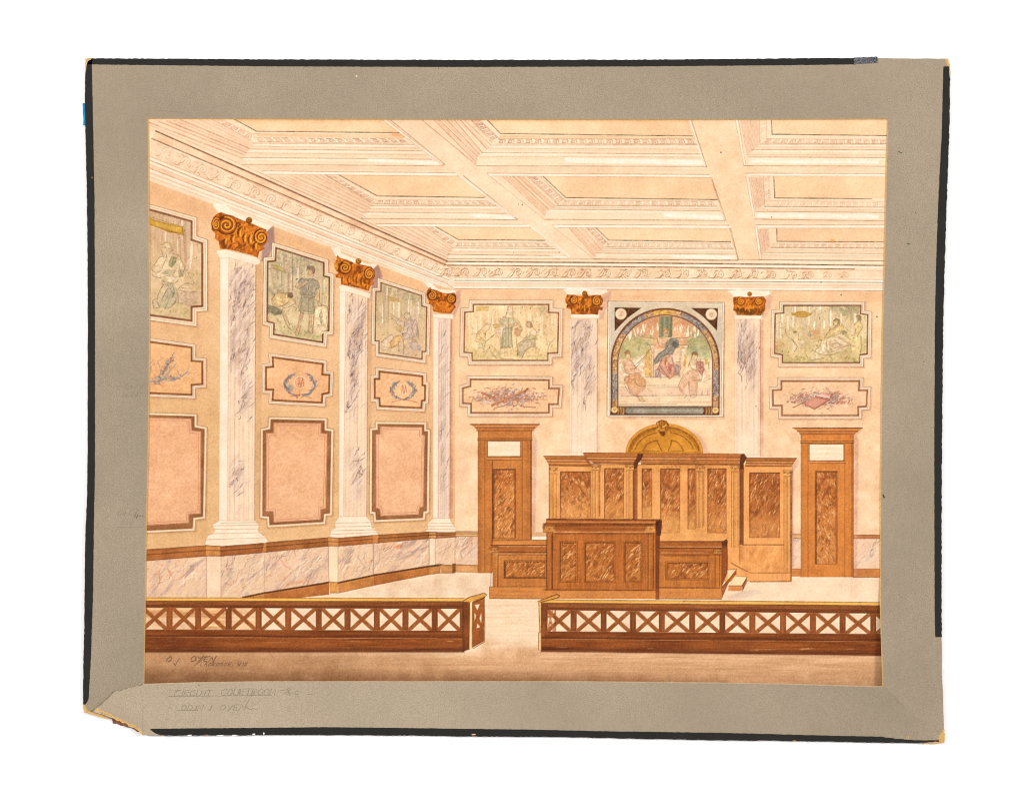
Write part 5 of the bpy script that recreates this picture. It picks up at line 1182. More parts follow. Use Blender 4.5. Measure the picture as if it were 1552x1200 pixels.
def door(dx, label, x0, x1, ytop, yb, cx0, cx1, cap_h, fr_b, t, sill, pan, stile, warm):
    new('painted_door', label, [(cx0, ytop), (cx1, ytop), (x1 + 1, ytop + cap_h), (x1 + 1, yb), (x0, yb), (x0, ytop + cap_h)])
    w = (208, 132, 66) if warm else (192, 122, 62)
    shade([(cx1, ytop + 2), (cx1 - 8, ytop + 12), (x1 + 8, fr_b + 4), (x1 + 5, yb if warm else 806), (x1, yb if warm else 806), (x1, ytop + cap_h)], .5, (214, 160, 140), 3)
    wood(R(x0, ytop + cap_h, x1, yb), w)
    cor = [(cx0, ytop), (cx1, ytop), (cx1 - 3, ytop + 3), (x1 + 2, ytop + cap_h), (x0 - 1, ytop + cap_h), (cx0 + 6, ytop + 4)]
    wood(cor, (200, 130, 74), 'h')
    stroke([cor[0], cor[1]], 1.8, (126, 72, 38), .9); ln((cx0 + 4, ytop + 3), (cx1 - 4, ytop + 3), 1, (230, 170, 110)); ln((cx0 + 7, ytop + 5), (cx1 - 7, ytop + 5), 1.4, (110, 60, 30)); ln((x0 - 2, ytop + cap_h), (x1 + 2, ytop + cap_h), 1.3, (120, 66, 34))
    ln((x0 - 1, fr_b), (x1 + 1, fr_b), 1.1); ln((x0 - 1, fr_b + 2.6), (x1 + 1, fr_b + 2.6), 1.2)
    fill(R(*t), (255, 232, 200), amt=.03, tex='h'); stroke([(t[0], t[3]), (t[0], t[1]), (t[2], t[1])], 1.2, (120, 70, 38), .8); ln((t[2] + .3, t[1]), (t[2] + .3, t[3]), 1.4, (150, 92, 52)); stroke([(t[0], t[3]), (t[2], t[3])], 2.2, (150, 88, 48), .9)
    ln((t[0], sill), (t[2] + 3, sill), .9); stroke([(t[0], sill - 2), (t[2], sill - 2)], 1.2, (236, 178, 120), .6)
    for x in stile: ln((x, fr_b + 3 if x < t[0] or x > t[2] else sill), (x, yb), .9)
    ln((x0, ytop + cap_h), (x0, yb), .8); ln((x1 - .5, ytop + cap_h), (x1 - .5, yb), 1.2)
    for (xx, ww) in ((x0 + 3, 5), (x1 - 6, 5)): stroke([(xx, fr_b + 6), (xx, yb - 2)], ww, (150, 88, 42) if not warm else (196, 120, 58), .3, .5, soft=3)
    stroke([(pan[0] - 3, pan[3] + 2), (pan[0] - 3, pan[1] - 3), (pan[2] + 3, pan[1] - 3)], 1.2, (236, 172, 108), .5)
    burl(*pan, base=(188, 112, 56), low=(208, 140, 78), ang=60 if not warm else 115, hi=.55)
    stroke([(pan[0] - 1.5, pan[3]), (pan[0] - 1.5, pan[1] - 1.5), (pan[2] + 1.5, pan[1] - 1.5), (pan[2] + 1.5, pan[3])], 1.6, (112, 62, 32), .7, .2)
door(0, 'brown door at the left of the end wall', 725, 806.5, 643.5, 868, 713.5, 818, 9.5, 665, (739.5, 669, 789, 692.5), 697.5, (749, 712.5, 780.5, 816), (735.3, 747, 792, 804.4), False)
door(1, 'orange-brown door at the right edge', 1215, 1294.5, 649, 875, 1202.5, 1308, 9, 669, (1227.5, 673.5, 1279.5, 699), 702.5, (1238, 716, 1268, 855), (1225.5, 1281.5, 1291.8), True)
wood(R(725, 868 - 1, 746, 869), (190, 120, 60))
stroke([(746.5, 700), (746.5, 825)], 1.6, (84, 46, 24), .7, .25)

# judge's panelling
new('painted_panelling', 'tall wooden panelling behind the desks', [(823.6, 691), (884, 691), (884, 686), (1130, 688), (1134, 693), (1209, 694), (1203, 706), (1202, 882), (1100, 882), (829, 882), (833, 706)])
shade([(1209, 696), (1212, 700), (1204, 716), (1204, 862), (1200, 862), (1200, 706)], .5, (206, 150, 136), 2.5)
BW = (232, 164, 100)
wood([(833, 704), (1201, 704), (1201, 882), (833, 882)], BW)
fill(R(884, 704, 1128, 716), (226, 160, 90), a=.8, amt=.08)
fill(R(960, 780, 1130, 830), (240, 178, 110), a=.6, soft=14, amt=.08)
# cornices
for cor, y0, y1 in (([(823.6, 691), (890, 691.5), (896, 705), (896, 708), (833, 706), (828, 697)], 691, 706), ([(884, 686), (968, 687), (968, 704), (900, 703), (892, 697)], 686, 704),
                    ([(972, 687), (1129, 688), (1133, 694), (1122, 705), (972, 704)], 687, 705), ([(1132, 694), (1209, 694.5), (1206, 699), (1200, 708), (1130, 708)], 694, 708)):
    wood(cor, (192, 122, 66), 'h', .14)
    with clip(cor):
        xa, xb = min(p[0] for p in cor), max(p[0] for p in cor)
        for t, w, c, a in ((.02, 1.6, (116, 64, 32), .9), (.2, 2.4, (168, 100, 54), .6), (.36, 1.2, (96, 52, 26), .8), (.46, 1.2, (240, 182, 120), .7), (.6, 1.6, (132, 76, 40), .8), (.72, 1.2, (236, 176, 112), .7), (.9, 1.2, (110, 62, 32), .7)):
            y = y0 + (y1 - y0) * t; stroke([(xa, y), (xb, y + .6)], w, c, a, .25)
fill([(884, 685.5), (889, 692), (898, 704), (894, 705), (886, 696)], (150, 92, 50), a=.6)
ln((833, 706), (896, 707), 1.0); ln((896, 704), (1122, 705), 1.0); ln((900, 700), (1120, 701), .9)
fill([(1049, 687), (1056, 694), (1060, 702), (1052, 702), (1046, 694)], (160, 98, 56), a=.5, soft=2)
fill(Z(815, 630, 7.06, [(1080, 400), (1135, 415), (1110, 480), (1080, 510), (1070, 570), (1025, 575), (1030, 510), (1060, 460)]), (112, 62, 36), amt=.12, edge=.1)
fill([(1123, 690), (1128, 687.5), (1133, 694), (1128, 703), (1128.5, 716), (1121, 714), (1122, 702)], (110, 62, 36), amt=.12, edge=.08)
wood(R(1121.5, 712, 1128, 826), (134, 80, 46)); fill(R(1121.5, 826, 1128, 850), (196, 128, 72), a=.6, soft=6)
wood([(958, 712), (967, 710), (967, 790), (959, 790)], (166, 102, 58)); fill(R(959, 712, 963, 790), (112, 64, 36), a=.55, soft=3)
# panels
burl(850, 715.5, 895.5, 785, low=(214, 148, 82), ang=115)
burl(917, 710.5, 946, 785, low=(204, 136, 72), ang=60)
burl(974, 711, 988.5, 785, low=(200, 134, 72), ang=80)
burl(1002, 711, 1031, 808, low=(214, 146, 80), ang=64)
burl(1043.5, 711, 1054.5, 802, low=(208, 138, 74), ang=80)
burl(1073.5, 711, 1101.5, 808, low=(202, 134, 72), ang=64)
burl(1137, 717, 1182.5, 815, base=(170, 100, 54), low=(196, 126, 68), ang=64, n=230)
for q_ in ((850, 715.5, 895.5, 785), (917, 710.5, 946, 785), (974, 711, 988.5, 785), (1002, 711, 1031, 808), (1043.5, 711, 1054.5, 802), (1073.5, 711, 1101.5, 808), (1137, 717, 1182.5, 815)):
    fill(R(q_[0] + 1, q_[3] - (q_[3] - q_[1]) * .3, q_[2] - 1, q_[3]), (234, 164, 98), a=.5, soft=18, amt=.06)
fill(R(1002, 790, 1031, 812), (236, 176, 108), a=.55, soft=12); fill(R(974, 770, 988.5, 792), (230, 166, 98), a=.5, soft=12); fill(R(1043, 785, 1055, 806), (232, 172, 100), a=.5, soft=10)
# pilasters
for x0, x1, yc, yb, sh in ((834, 844, 709, 787, 0), (898, 908, 704, 786, 1), (950, 960, 704, 786, 0), (1056, 1066, 706, 800, 1), (1109.5, 1119.5, 706, 830, 0), (1189, 1199, 713, 868, 1)):
    wood(R(x0, yc + 8, x1, yb), (228, 162, 94))
    for t in (0, .3, .52, 1): ln((x0 + (x1 - x0) * t, yc + 10), (x0 + (x1 - x0) * t, yb), .9, (120, 72, 40), .65)
    stroke([(x0 + 2, yc + 10), (x0 + 2, yb)], 1.2, (246, 190, 124), .5)
    small_cap(x0 - 1, x1 + 1, yc, yc + 9)
    if sh: stroke([(x1 + 2.5, yc + 2), (x1 + 1.5, yc + 12), (x1 + 1.5, yb - 4)], 1.8, (110, 62, 34), .55, .3)
for pts in ([(994, 712), (994, 786)], [(1036, 712), (1036, 806)], [(1068, 712), (1068, 800)]): stroke(pts, 3, (240, 180, 112), .4, .3, soft=2)
ln((1126, 826), (1189, 826), 1.4); ln((1138, 868.5), (1198, 868.5), 1.2); ln((1138, 882), (1199, 881.5), 1.4, (132, 78, 42)); ln((1199.5, 716), (1199.5, 881), 1.3); ln((1202, 708), (1200.5, 880), .9, (150, 92, 56)); ln((1122, 820), (1122, 856), .8); ln((833, 706), (833, 787), 1)
fill(R(1129, 828, 1188, 867), (232, 164, 94), a=.45, soft=10, amt=.2, tex='b')
for k in range(5): stroke([(1006 + k * 6, 707 + rng.normal()), (1008 + k * 6, 708)], 1.4, (130, 76, 40), .5)
# gilt pediment
new('painted_pediment', 'gilded arched pediment above the panelling', arc(1007.5, 687, 59.5, 46, 0, 180) )
shade([(1060, 668), (1050, 655), (1030, 645), (1045, 648), (1066, 664), (1076, 687), (1066, 687)], .4, (214, 164, 144), 3)
GOLD = (216, 148, 56)
ped = arc(1007.5, 687.5, 59, 45.5, 0, 180, 40)
fill(ped, GOLD, amt=.1, tex='mid', edge=.15)
stroke(arc(1007.5, 687.5, 57, 43.5, 4, 176, 30), 2.2, (236, 172, 76), .7, .2)
stroke(arc(1007.5, 688, 53, 39.5, 8, 84, 20), 3.4, (146, 86, 30), .75, .3); stroke(arc(1007.5, 688, 53, 39.5, 98, 174, 20), 4.2, (150, 90, 32), .8, .3)
stroke(arc(1007.5, 688, 45, 33, 12, 78, 20), 1.8, (140, 84, 34), .8, .3); stroke(arc(1007.5, 688, 45, 33, 104, 168, 20), 1.8, (140, 84, 34), .8, .3)
stroke(arc(1007.5, 688, 50, 36, 10, 170, 24), .9, (98, 56, 20), .7, .3)
stroke(Z(880, 500, 5.173, [(495, 945), (520, 900), (560, 880), (605, 868), (615, 900), (640, 950)]), 1.8, (140, 84, 30), .8, .25); stroke(Z(880, 500, 5.173, [(715, 868), (760, 880), (790, 910), (810, 950)]), 1.8, (140, 84, 30), .8, .25)
stroke(Z(880, 500, 5.173, [(715, 868), (712, 900), (690, 950)]), 1.5, (130, 78, 28), .8); ln((974, 683.5), (1000, 683.5), .8); ln((1018, 683.5), (1036, 683.5), .8)
orn = Z(880, 500, 5.173, [(600, 760), (605, 720), (640, 705), (680, 715), (695, 750), (690, 790), (660, 835), (640, 838), (612, 800)])
claim(NEXT[0] - 1, orn); fill(orn, (190, 124, 50), amt=.2, tex='fine', edge=.2)
for k in range(22):
    x = rng.uniform(996, 1013); y = rng.uniform(640, 655); stroke([(x, y), (x + rng.normal() * 2, y + 3)], 1.4, (120, 72, 26) if k % 2 else (240, 184, 88), .7, .2)
fill(Z(880, 500, 5.173, [(625, 800), (670, 795), (655, 838)]), (112, 62, 28), a=.85)

# desks and steps
def desk(label, claims, body, cor, plinth, panels, caps, dark=None, lines=(), col=(196, 122, 60)):
    new('painted_desk', label, *claims)
    wood(body, col, 'h', .12)
    fill(body, (172, 100, 46), a=.3, tex='v', amt=.3)
    wood(cor, (168, 98, 48), 'h', .22)
    wood(plinth, (204, 134, 72), 'h', .16)
    for p in panels:
        burl(*p, base=(178, 106, 50), low=(190, 120, 60), ang=45, hi=.6)
        stroke([(p[0] - 2, p[3] + 2), (p[0] - 2, p[1] - 2), (p[2] + 2, p[1] - 2), (p[2] + 2, p[3] + 2), (p[0] - 2, p[3] + 2)], .9, (110, 62, 30), .7, .25)
    for c in caps: small_cap(*c, c=(206, 140, 74))
    for a, b, w, c in lines: ln(a, b, w, c, .85)
DK = (84, 44, 22); LT = (244, 190, 126)
desk('low side desk at the left', [[(744, 818), (829, 818), (829, 907), (742, 907), (747, 838)]], R(747, 838, 829, 890), [(744.4, 818.7), (829, 818.7), (829, 841), (746, 841)], R(742.5, 889.5, 829, 907.5),
     [(766, 851.5, 826.5, 875)], [(743, 756, 830, 839)], lines=(((748, 818.7), (829, 818.7), .9, DK), ((744.4, 826.7), (829, 826.5), 1.3, DK), ((756, 828.5), (829, 828.5), .9, LT), ((746, 837.5), (829, 837.5), 1, DK), ((748, 839.5), (829, 839.5), 1, LT), ((756, 841), (829, 841), .8, DK),
     ((755.5, 841), (755, 888), 1.2, DK), ((753, 841), (753, 888), .8, (226, 160, 96)), ((745, 840), (744.5, 889), .9, DK), ((742.5, 889.5), (829, 889.5), .9, DK), ((742.5, 889.5), (742.5, 907.5), 1, DK), ((742.5, 907.5), (826, 907.8), 1.1, DK), ((765, 851), (765, 876), 1.8, DK), ((765, 876), (828, 876), 1.2, DK)), col=(204, 134, 70))
fill(R(748, 819, 829, 826), (214, 142, 76), a=.9, tex='h', amt=.1)
desk('low side desk at the right', [[(1000, 820), (1103, 817), (1104, 868), (1094, 909), (1000, 909)]], R(999, 840, 1095, 891), [(1000, 821), (1103, 820.6), (1096, 832), (1096, 843), (1000, 842)], [(1000, 891), (1094.5, 891), (1094.5, 908.5), (1000, 908)],
     [(1011.5, 853.5, 1073.5, 877)], [(1083, 1094, 832, 840)], lines=(((1001, 820.8), (1096, 820.8), 1.2, DK), ((1000, 829), (1094, 829.2), .9, LT), ((1000, 831), (1094, 831.2), 1.3, DK), ((1003, 838), (1074, 838), .9, LT), ((1008, 842.5), (1076, 842.5), 1, DK), ((1000, 891), (1092, 891.4), 1.2, DK), ((1084.5, 841), (1084.5, 889), 1, DK), ((1091.5, 841), (1091.5, 889), 1, DK), ((1000, 908), (1094, 908.5), .9, (150, 90, 50))), col=(200, 128, 64))
wood([(1095, 824), (1103, 817), (1104, 846), (1103.5, 868), (1094, 891)], (152, 86, 44)); fill([(1094, 822), (1101, 817.5), (1104, 820), (1102, 830), (1096, 832)], (120, 64, 34), amt=.2, tex='fine')
desk('large front desk with three marbled panels', [[(828, 787), (1004, 787), (1001, 909), (825, 908), (829, 800), (823, 794)]], R(829, 806, 995, 896), [(828.6, 787), (1003, 788), (1003, 796), (996, 797), (996, 808), (829, 808), (823.5, 796), (828, 792)], [(825, 895), (995, 895.5), (995, 908), (825, 907.5)],
     [(850, 823, 873.5, 880.5), (888, 823, 931, 881), (948, 823, 972, 881)], [(823, 842, 797, 807), (978, 996, 797, 807)],
     lines=(((829, 787.2), (1002, 788), 2.2, (100, 52, 28)), ((828, 791), (996, 792), 1.4, (220, 150, 88)), ((823.5, 794), (996, 794.5), 1.1, DK), ((842, 796.5), (990, 796.5), 2.2, (116, 62, 30)), ((842, 802), (978, 802), 3, (152, 86, 40)), ((840, 806.6), (994, 807), 1.3, LT), ((842, 809), (992, 809), 1.2, DK),
            ((829, 808), (829, 894), 1, DK), ((837.5, 810), (837.5, 893), 2.0, DK), ((983, 810), (983, 894), 1.2, DK), ((991, 810), (991, 893), 1.1, DK), ((984.5, 810), (984.5, 893), .8, (228, 164, 96)), ((825, 894), (994, 895), 1.3, DK), ((838, 812), (990, 812), .9, (176, 104, 52))), col=(186, 112, 54))
wood([(994, 790), (1003.5, 788), (1003, 800), (1001, 812), (1000, 850), (1000, 909), (994.5, 909)], (122, 68, 38)); fill([(994, 790), (1004, 789), (1004, 797), (1002, 812), (996, 812)], (92, 48, 28), a=.8, amt=.2, tex='fine')
new('painted_steps', 'two small steps beside the right desk', [(1094, 908), (1094, 885), (1103, 862), (1118, 862), (1118, 872), (1134, 874), (1133, 883), (1126, 897), (1104, 897)])
shade([(1100, 906), (1126, 896), (1150, 894), (1155, 900), (1130, 906), (1110, 908)], .35, (214, 186, 176), 2.5)
fill([(1103.5, 864), (1117, 863), (1104, 879)], (255, 218, 168)); fill([(1104, 879), (1117, 864), (1117, 870), (1105, 884), (1094.6, 908.5), (1094, 890)], (176, 104, 56), amt=.08, edge=.08)
fill([(1105, 887.6), (1116, 873), (1133, 874.5), (1125, 888)], (255, 222, 176)); fill([(1105, 888), (1125, 888), (1125, 896), (1104, 896)], (226, 150, 88), amt=.05); fill([(1125, 888), (1133, 875), (1132.6, 881), (1126, 896)], (164, 92, 50))
for a, b in (((1103.5, 864), (1117, 863)), ((1117, 863), (1104, 880)), ((1105, 888), (1125, 888)), ((1125, 888), (1133, 875)), ((1116, 873), (1133, 874.5)), ((1094.6, 891), (1105, 879)), ((1109, 853), (1137, 868)), ((1110, 855), (1134, 867)), ((1126, 896), (1133, 882))): ln(a, b, .9, (110, 64, 36), .8)

# ---- the bar railing -----------------------------------------------------------------------------------
RC = (150, 84, 40)
def railing(label, claims, x0, x1, yt, posts, ot, ob, base, seed):
    """yt etc. are functions of x"""
    new('painted_railing', label, *claims)
    def band(fa, fb, col, tex='h', amt=.16, a=1): 
        p = [(x0, fa(x0)), (x1, fa(x1)), (x1, fb(x1)), (x0, fb(x0))]; fill(p, col, a=a, tex=tex, amt=amt, edge=.03)
    band(lambda x: yt(x) + 5, lambda x: ot(x), (148, 86, 44))
    band(lambda x: yt(x) + 11, lambda x: ot(x), (118, 64, 34), a=.7)
    band(yt, lambda x: yt(x) + 4.6, (240, 180, 88), 'h', .08)
    stroke([(x0, yt(x0) - .2), (x1, yt(x1) - .2)], 1.0, (110, 64, 28), .8, .3); stroke([(x0, yt(x0) + 2.6), (x1, yt(x1) + 2.6)], 1.5, (255, 206, 120), .7, .3); stroke([(x0, yt(x0) + 5), (x1, yt(x1) + 5)], 1.1, (80, 44, 20), .85, .2)
    stroke([(x0, yt(x0) + 6.8), (x1, yt(x1) + 6.8)], .9, (186, 118, 66), .6, .4)
    stroke([(x0, ot(x0) - 2), (x1, ot(x1) - 2)], 2.6, (116, 62, 32), .5, .3)
    band(ob, lambda x: ob(x) + 10, (138, 76, 36)); band(lambda x: ob(x) + 8, lambda x: ob(x) + 12, (120, 64, 32))
    band(lambda x: ob(x) + 12, lambda x: base(x) + 0, (146, 80, 36))
    p = [(x0, base(x0) - 7), (x1, base(x1) - 7), (x1, base(x1)), (x0, base(x0))]; fill(p, (98, 54, 34), a=.7, soft=5, tex='h', amt=.25)
    stroke([(x0, ob(x0) + 12), (x1, ob(x1) + 12)], 1.1, (206, 138, 84), .6, .5)
    full = [(x0, ob(x0) + 12), (x1, ob(x1) + 12), (x1, base(x1) - 3), (x0, base(x0) - 3)]
    with clip(full):
        for k in range(46):
            x = rng.uniform(x0, x1); y = rng.uniform(ob(x) + 13, base(x) - 4); l = rng.uniform(10, 60)
            stroke([(x, y), (x + l, y + rng.normal() * .6)], rng.uniform(.7, 3), [(206, 130, 72), (110, 58, 28), (178, 100, 44), (232, 180, 130)][rng.integers(4)], rng.uniform(.2, .6), .5, taper=True)
        for k in range(8):
            x = rng.uniform(x0, x1); fill(arc(x, ob(x) + 20, rng.uniform(30, 70), 8, 0, 350, 16), (176, 104, 52) if k % 2 else (112, 58, 30), a=.35, soft=12)
    for i in range(len(posts) - 1):
        a, b = posts[i] + 4.4, posts[i + 1] - 4.4
        t0, t1, b0, b1 = ot(a), ot(b), ob(a), ob(b)
        q = [(a, t0), (b, t1), (b, b1), (a, b0)]
        with clip(q):
            for s0, s1 in (((a - 1, t0 - 1), (b + 1, b1 + 1)), ((a - 1, b0 + 1), (b + 1, t1 - 1))):
                stroke([s0, s1], 6.2, (164, 96, 48), .98, .08); stroke([s0, s1], 2.0, (132, 72, 34), .35, .5)
                stroke([(s0[0], s0[1] + 2.8), (s1[0], s1[1] + 2.8)], .8, (110, 60, 30), .5, .5)
    for x in posts:
        p = [(x - 4.4, ot(x)), (x + 4.4, ot(x)), (x + 4.4, ob(x)), (x - 4.4, ob(x))]
        vv = 1 + rng.normal() * .06; fill(p, (148 * vv, 84 * vv, 42 * vv), tex='v', amt=.12, edge=.06)
        stroke([(x - 4.2, ot(x)), (x - 4.2, ob(x))], .9, (104, 56, 28), .6); stroke([(x + 4.2, ot(x)), (x + 4.2, ob(x))], .9, (104, 56, 28), .6)
lt = lambda x: 906.2 + (x - 221) * .0016
for poly in ([(X0, 921), (392, 921), (392, 954), (X0, 954)],):
    fill(poly, (222, 164, 108), a=.75, amt=.25, tex='h', soft=3)       # brown undertone seen through the first bays
    fill([(350, 921), (392, 921), (392, 954), (345, 954)], (248, 216, 180), a=.6, soft=14)
fill([(X0, 936), (300, 936), (300, 955), (X0, 955)], (244, 214, 182), a=.7, soft=6)
railing('long railing at the left with crossed balusters', [[(X0, 906), (705, 907), (725, 900), (737, 901), (735, 975), (712, 984), (702, 989), (X0, 989)]], X0, 704, lt, [212, 257, 300.4, 346.8, 392.2, 437, 483.4, 527, 571.4, 614.9, 659.3, 702], lambda x: 921.4 + (x - 221) * .0035, lambda x: 954 + (x - 221) * .0045, lambda x: 989 - (x - 221) * .001, 1)
# its turned end
wood([(702, 914), (712, 908), (716, 915), (713, 984), (702, 988)], (116, 64, 34), 'v', .16)
fill([(713, 910), (716.5, 907), (715.5, 960), (715.6, 982), (712, 984)], (255, 214, 150)); 
wood([(716.5, 912), (735, 903), (734, 972), (716.5, 982)], (150, 84, 40), 'v', .16)
for tri in ([(720.2, 916.8), (727.4, 916), (724, 925)], [(730, 929), (727.4, 936.7), (730, 945)], [(719.6, 929), (721.8, 933), (719.6, 942)], [(724.2, 945.4), (728, 950.6), (722.8, 952.4)]): fill(tri, (252, 222, 186))
fill([(700, 911), (705, 907), (735, 899.5), (738, 901), (733, 905), (712, 913)], (236, 176, 88), edge=.08, amt=.05); stroke([(703, 911), (712, 905), (734, 899), (738, 901.5), (734, 907), (717, 914)], 1.1, (90, 50, 22), .85)
stroke([(716.5, 914), (716, 982)], 1, (80, 44, 24), .8); stroke([(734.5, 905), (735.5, 952), (734.5, 973), (718, 983)], 1.1, (80, 44, 24), .8); stroke([(702, 915), (702, 988)], 1.2, (80, 44, 24), .7); ln((717, 958), (735, 952), 1, (200, 130, 76))
rt = lambda x: 909.2 + (x - 820) * .0078
railing('long railing at the right with crossed balusters', [[(816, 910), (845, 900), (850, 903), (860, 909), (X1, 913), (X1, 994), (816, 989)]], 821, 1346, rt, [825.5, 870, 915.5, 960, 1003.8, 1049.8, 1095.6, 1141, 1187.7, 1233, 1278, 1324.5, 1370], lambda x: 925 + (x - 830) * .0105, lambda x: 957 + (x - 830) * .008, lambda x: 988 + (x - 821) * .0118, 2)
wood([(821, 916), (831, 916), (830, 959), (821, 966)], (124, 70, 36), 'v', .14)
fill([(816, 909), (820, 911), (820.5, 985), (816.5, 984), (817.5, 958)], (244, 196, 134)); stroke([(817, 912), (819, 958), (816.5, 960), (816.5, 986)], 1, (90, 50, 24), .8); stroke([(820.8, 914), (821, 988)], 1.2, (84, 46, 24), .8)
fill([(815.5, 912), (843, 901), (849, 902), (838, 909), (822, 914)], (232, 168, 82), edge=.1); stroke([(815.5, 912), (844, 901), (849, 903), (847, 906), (820, 913)], 1.2, (84, 46, 22), .85)
with clip(R(830, 925, 845, 958)):
    for s in ([(831, 926), (840, 958)], [(838, 926), (831, 955)], [(832, 935), (842, 930)]): stroke(s, 3, (190, 112, 58), .8, .4)
    stroke([(842, 926), (842, 958)], 2.4, (140, 78, 40), .8)

# ---- signature, stains, specks -------------------------------------------------------------------------
GL = {'A': [[(0, 1), (.5, 0), (1, 1)], [(.2, .6), (.8, .6)]], 'C': [[(1, .15), (.6, 0), (.1, .3), (.1, .8), (.5, 1), (1, .85)]], 'D': [[(.1, 0), (.1, 1), (.6, .95), (.95, .5), (.6, .05), (.1, 0)]],
      'E': [[(.9, 0), (.1, 0), (.1, 1), (.95, 1)], [(.1, .5), (.7, .5)]], 'I': [[(.5, 0), (.5, 1)]], 'J': [[(.8, 0), (.7, .9), (.4, 1), (.1, .8)]], 'L': [[(.1, 0), (.1, 1), (.8, 1)]], 'M': [[(0, 1), (.15, 0), (.5, .7), (.85, 0), (1, 1)]],
      'N': [[(.05, 1), (.1, 0), (.85, 1), (.95, 0)]], 'O': [[(.5, 0), (.1, .3), (.1, .75), (.5, 1), (.9, .7), (.9, .25), (.5, 0)]], 'R': [[(.1, 1), (.1, 0), (.7, .05), (.8, .3), (.1, .5), (.9, 1)]], 'S': [[(.9, .1), (.4, 0), (.1, .25), (.8, .65), (.6, 1), (.1, .9)]],
      'T': [[(0, 0), (1, 0)], [(.5, 0), (.5, 1)]], 'U': [[(.1, 0), (.1, .8), (.5, 1), (.9, .8), (.9, 0)]], 'W': [[(0, 0), (.25, 1), (.5, .3), (.75, 1), (1, 0)]], 'Y': [[(0, 0), (.45, .5)], [(1, 0), (.3, 1.1)]], '&': [[(.9, 1), (.2, .2), (.5, 0), (.7, .2), (.1, .75), (.4, 1), (.9, .6)]],
      'G': [[(1, .15), (.5, 0), (.1, .4), (.3, 1), (.9, .9), (.9, .55), (.6, .55)]], 'o': [[(.5, .45), (.15, .7), (.45, 1), (.8, .75), (.5, .45)]], 'l': [[(.6, 0), (.3, 1)]], 'd': [[(.7, .5), (.2, .65), (.3, 1), (.75, .85), (.95, 0)]], 'e': [[(.2, .75), (.8, .65), (.5, .45), (.15, .75), (.5, 1), (.9, .9)]],
      'n': [[(.15, .5), (.1, 1), (.5, .5), (.75, .6), (.75, 1)]], 'x': [[(.1, .5), (.8, 1)], [(.8, .5), (.1, 1)]], 'p': [[(.2, .5), (.05, 1.4), (.2, .6), (.8, .55), (.7, .95), (.2, .9)]], 'c': [[(.8, .5), (.3, .5), (.2, .95), (.8, .95)]],
      '5': [[(.9, 0), (.3, 0), (.2, .45), (.8, .55), (.6, 1), (.1, .9)]], '.': [[(.3, .95), (.4, 1)]], ',': [[(.4, .9), (.2, 1.2)]], '-': [[(.1, .5), (.9, .5)]], ' ': []}
def letters(txt, x, y, h, w, sp, slant=.35, jit=.5):
    """pen strokes of hand lettering, as polylines"""
    out = []
    for ch in txt:
        for s in GL[ch]:
            out.append([(x + px * w - (py - 1) * h * slant + rng.normal() * jit * .4, y + py * h + rng.normal() * jit * .4) for px, py in s])
        x += (w if ch not in ' .,I' else w * .6) + sp
    return out
SIG = letters('O', 251, 995, 8.5, 8, 0, .3, 1.2) + letters('J', 265, 998, 10, 7, 0, .45) + letters('.', 276, 990, 9, 4, 0) + letters('OYEN', 288, 995, 8, 8.2, 1.5, .4, 1.4)
SIG[1:2] = [[(272, 998), (268, 1004), (266, 1009), (264, 1006)]]
for s in SIG: stroke(s, 1.3, (86, 58, 56), .75, .35)
stroke([(310, 996), (302, 1004), (295, 1009)], 1.1, (96, 64, 56), .6)
for s in letters('LACROSSE, WIS.', 303, 1004.5, 5, 4.6, 1.4, .4, .4): stroke(s, .9, (84, 56, 52), .8, .3)
for x, y, r, c in ((1093.5, 231.5, 1.1, (60, 30, 20)), (792, 310.5, .9, (70, 40, 26)), (786.5, 310, .6, (70, 40, 26)), (1170.4, 329.5, .9, (60, 30, 20)), (1245.5, 428.2, 1, (70, 40, 30)), (1275.7, 447.3, 1, (60, 34, 24)), (1330, 480.4, 1.3, (104, 66, 54)), (1146.7, 616, .8, (70, 40, 30)), (1037.5, 912.3, .9, (40, 20, 14)), (344, 921.8, 1.0, (255, 240, 220)), (292, 1034, .8, (110, 60, 40)), (848, 383, .6, (90, 50, 40)), (779, 383, .6, (110, 70, 50))):
    fill(arc(x, y, r, r, 0, 340, 8), c, a=.9, amt=0)
fill(arc(1263, 365.5, 4, 3, 0, 350, 12), (226, 160, 90), a=.6, soft=3)
stroke([(1194, 765), (1195, 770)], 1.4, (190, 150, 30), .7)
for k in range(260):
    x = rng.uniform(X0, X1); y = rng.uniform(Y0, Y1)
    fill(arc(x, y, .7, .6, 0, 300, 5), (150, 96, 60), a=rng.uniform(.1, .4), amt=0)

# the old paper has toned every cool pigment towards tan
lum = CAN.mean(2, keepdims=True)
warm = (CAN[..., 0:1] - CAN[..., 2:3]) / (lum + .05)
k = np.clip((.34 - warm) / .3, 0, 1) * .72 * np.clip((1.0 - lum) / .12, 0, 1)
CAN = CAN * (1 - k) + lum * np.array([1.10, .985, .86], np.float32) * k
for I_, kk in ((I1, .3), (I2, .38), (I3, .3), (I4, .3), (I5, .34), (PIC, .16)):      # the small scenes are toned with one ochre glaze
    sl_ = box(min(p[0] for p in I_), min(p[1] for p in I_), max(p[0] for p in I_), max(p[1] for p in I_), 2)
    m_ = (np.clip(.5 - polysd(I_, sl_), 0, 1) * kk)[..., None]; l_ = CAN[sl_].mean(2, keepdims=True)
    CAN[sl_] = CAN[sl_] * (1 - m_) + np.clip(l_ * 1.05 * np.array([1.13, .985, .76], np.float32), 0, 1) * m_
def blur(a):
    for ax in (0, 1): a = (np.roll(a, 1, ax) + 2 * a + np.roll(a, -1, ax)) / 4
    return a
